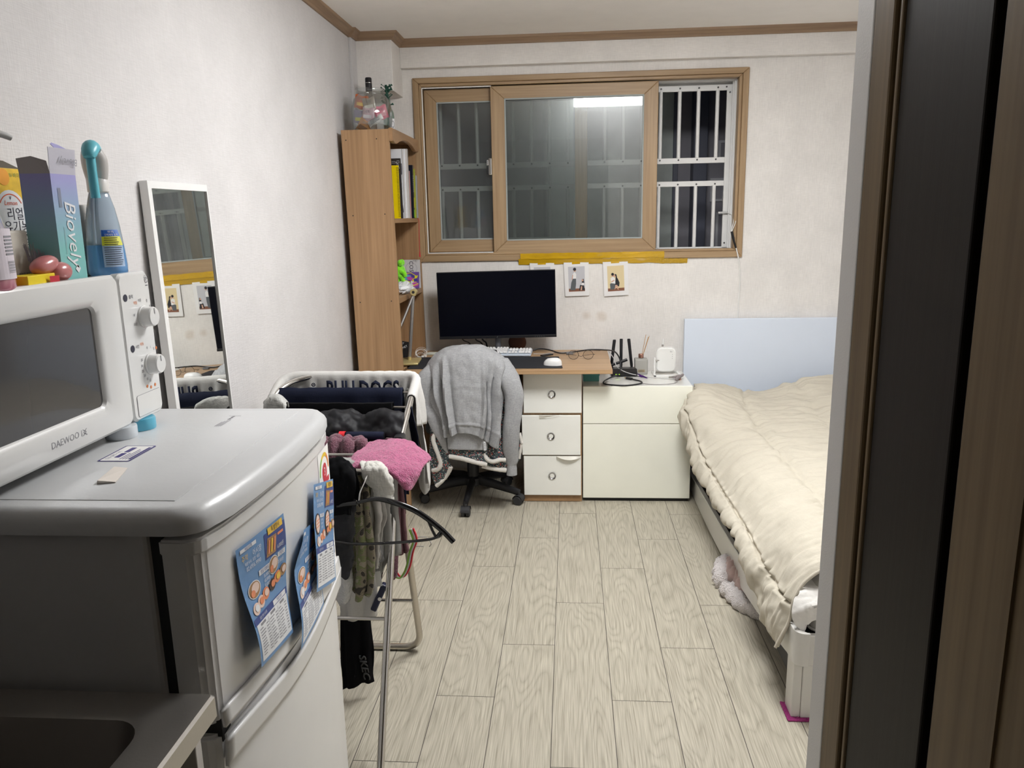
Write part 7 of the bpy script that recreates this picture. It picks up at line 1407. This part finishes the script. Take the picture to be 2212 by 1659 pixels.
# duvet
DUV = weave('beige_duvet_cotton', (.555, .515, .43), .9, 380, .12, .03)
DC = [
 [(.657, 2.330, .222), (.672, 2.325, .265), (.693, 2.325, .318), (.707, 2.33, .392), (.745, 2.335, .458), (.82, 2.335, .500), (1.02, 2.335, .520), (1.4, 2.335, .52), (1.79, 2.335, .50)],
 [(.660, 2.42, .214), (.668, 2.42, .27), (.680, 2.42, .33), (.705, 2.42, .385), (.75, 2.42, .465), (.83, 2.42, .508), (1.02, 2.42, .528), (1.4, 2.42, .528), (1.81, 2.42, .49)],
 [(.662, 2.60, .206), (.652, 2.60, .262), (.668, 2.60, .325), (.702, 2.60, .378), (.76, 2.60, .46), (.84, 2.60, .512), (1.04, 2.60, .532), (1.4, 2.60, .53), (1.82, 2.60, .48)],
 [(0.678, 2.80, 0.337), (0.649, 2.80, 0.340), (0.660, 2.80, 0.370), (0.700, 2.80, 0.395), (0.760, 2.80, 0.465), (0.840, 2.80, 0.515), (1.040, 2.80, 0.535), (1.400, 2.80, 0.530), (1.820, 2.80, 0.480)],
 [(0.678, 3.06, 0.352), (0.647, 3.06, 0.347), (0.655, 3.06, 0.370), (0.698, 3.06, 0.395), (0.755, 3.06, 0.462), (0.840, 3.06, 0.515), (1.040, 3.06, 0.535), (1.400, 3.06, 0.530), (1.820, 3.06, 0.480)],
 [(0.678, 3.42, 0.336), (0.644, 3.42, 0.332), (0.650, 3.42, 0.360), (0.690, 3.42, 0.395), (0.750, 3.42, 0.465), (0.840, 3.42, 0.518), (1.040, 3.42, 0.535), (1.400, 3.42, 0.530), (1.820, 3.42, 0.480)],
 [(0.670, 3.75, 0.332), (0.636, 3.75, 0.337), (0.640, 3.75, 0.378), (0.672, 3.75, 0.425), (0.740, 3.75, 0.490), (0.840, 3.75, 0.525), (1.040, 3.75, 0.535), (1.400, 3.75, 0.535), (1.820, 3.75, 0.490)],
 [(0.639, 3.95, 0.390), (0.616, 3.95, 0.427), (0.612, 3.95, 0.468), (0.640, 3.95, 0.530), (0.720, 3.95, 0.575), (0.840, 3.95, 0.555), (1.040, 3.95, 0.540), (1.400, 3.95, 0.545), (1.820, 3.95, 0.500)],
 [(.635, 4.11, .42), (.608, 4.11, .47), (.607, 4.11, .54), (.635, 4.11, .605), (.72, 4.11, .632), (.84, 4.11, .59), (1.04, 4.11, .55), (1.4, 4.11, .565), (1.82, 4.11, .52)],
 [(.700, 4.30, .46), (.686, 4.30, .53), (.684, 4.30, .59), (.705, 4.30, .635), (.76, 4.30, .645), (.86, 4.30, .615), (1.06, 4.30, .562), (1.4, 4.30, .60), (1.82, 4.30, .58)],
 [(.715, 4.52, .50), (.703, 4.52, .55), (.704, 4.52, .585), (.735, 4.52, .602), (.79, 4.52, .603), (.90, 4.52, .598), (1.10, 4.52, .553), (1.38, 4.52, .64), (1.82, 4.52, .64)],
 [(.722, 4.62, .47), (.712, 4.62, .50), (.714, 4.62, .53), (.745, 4.62, .55), (.80, 4.62, .555), (.90, 4.62, .552), (1.10, 4.62, .515), (1.38, 4.62, .60), (1.82, 4.62, .61)]]
SEAMS_U = (.335, .70, .845); 
def duv(u, v, p):
    y = p.y; d1 = min(abs(u-s)*1.9 for s in SEAMS_U); rows_ = (2.52, 3.02, 3.55, 3.78, 4.12); d2 = min(abs(y-r_-.05*math.sin(p.x*6)) for r_ in rows_) if u > .34 else .3
    puff = .016*(1-math.exp(-(d1/.022)**2)) + .007*(1-math.exp(-(d2/.015)**2))
    near = math.exp(-(d1/.07)**2)
    pucker = .009*near*math.sin(y*62+11*nz((p.x*3, y*4, 0)))*(1-math.exp(-(d1/.012)**2))
    wr = .010*nz((p.x*5+y*2, y*16, p.z*5), 1.0, 3)+.006*nz((p.x*13+y*7, y*38, p.z*10), 1.0, 3)
    side = 2.0 if u < .33 else 1
    big = .010*nz(p, 3.2, 2, 2.)
    ed = min(u, 1-u, v*1.5, (1-v)*1.5)
    return (puff+pucker+wr*side+big)*min(1, ed*14+.25)-.012
mb = MB(); patch(mb, DC, 190, 300, duv); du = thing('duvet', 'rumpled beige quilted duvet spread over the bed', 'duvet', (1.2, 3.5, .2))
mb.obj('quilt', DUV, du, solid=.006, smooth=80)
f = patch_fn(DC); mb = MB(); mb.tube([f(.0+.9*k/60, 0)+V((0, -.006, 0)) for k in range(61)], .0055, 8); mb.obj('edge_piping', DUV, du, smooth=70)
# fleece blanket pushed out from under the bed
bl = thing('blanket', 'white and pale pink fleece blanket bunched on the floor under the bed edge', 'blanket', (.76, 3.07, 0))
FLP = mat('blanket_fleece', (.74, .69, .68), .95, bump=.9, bs=180, sheen=.5); FLK = mat('blanket_pink', (.46, .33, .30), .95, bump=.4, bs=200, sheen=.4)
def heap(cx, cy, rx, ry, h, seed, amp, rz=0.):
    def f_(u, v):
        a = 2*math.pi*u; r_ = math.sin(math.pi*.5*v); x, y = rx*math.cos(a)*r_, ry*math.sin(a)*r_
        x, y = x*math.cos(rz)-y*math.sin(rz), x*math.sin(rz)+y*math.cos(rz)
        z = h*math.cos(math.pi*.5*v)**.6
        k = amp*nz((x*9, y*9, seed), 1.5)
        return V((cx+x*(1+4*k), cy+y*(1+3*k), max(.001, z*(1+6*k)+.001)))
    return f_
def lump(P, r, seed, n=70, amp=.35):
    C = spline(P, n); mb = MB(); m_ = 16
    vs = [C[i]+V((0, 0, 0))+(V((math.cos(a), 0, math.sin(a)))*r*(1+amp*nz((math.cos(a)+i*.13, math.sin(a), seed+i*.11), 1.6)))*(min(1, (i+1)/8, (n-i)/8)**.5) for i in range(n) for a in [2*math.pi*j/m_ for j in range(m_)]]
    mb.add(vs, [(i*m_+j, i*m_+(j+1) % m_, (i+1)*m_+(j+1) % m_, (i+1)*m_+j) for i in range(n-1) for j in range(m_)])
    for p in mb.v: p.z = max(.001, p.z)
    return mb
lump([(.735, 3.36, .03), (.690, 3.30, .055), (.668, 3.22, .045), (.662, 3.14, .03)], .042, 1).obj('fleece_fold', FLP, bl, smooth=80)
lump([(.655, 3.12, .022), (.680, 3.06, .035), (.700, 2.99, .022), (.735, 2.93, .03), (.79, 2.88, .022), (.87, 2.87, .02)], .040, 2).obj('fleece_edge', FLP, bl, smooth=80)
lump([(.73, 3.30, .06), (.725, 3.18, .07), (.745, 3.05, .075), (.79, 2.95, .06), (.86, 2.92, .05)], .052, 3).obj('pink_side', FLK, bl, smooth=80)
lump([(.735, 3.25, .095), (.700, 3.19, .085), (.698, 3.13, .070), (.725, 3.10, .075), (.74, 3.14, .10)], .021, 4, 60, .2).obj('pink_roll', FLK, bl, smooth=80)
# fine hairs lying on the floor are left to the floor pattern
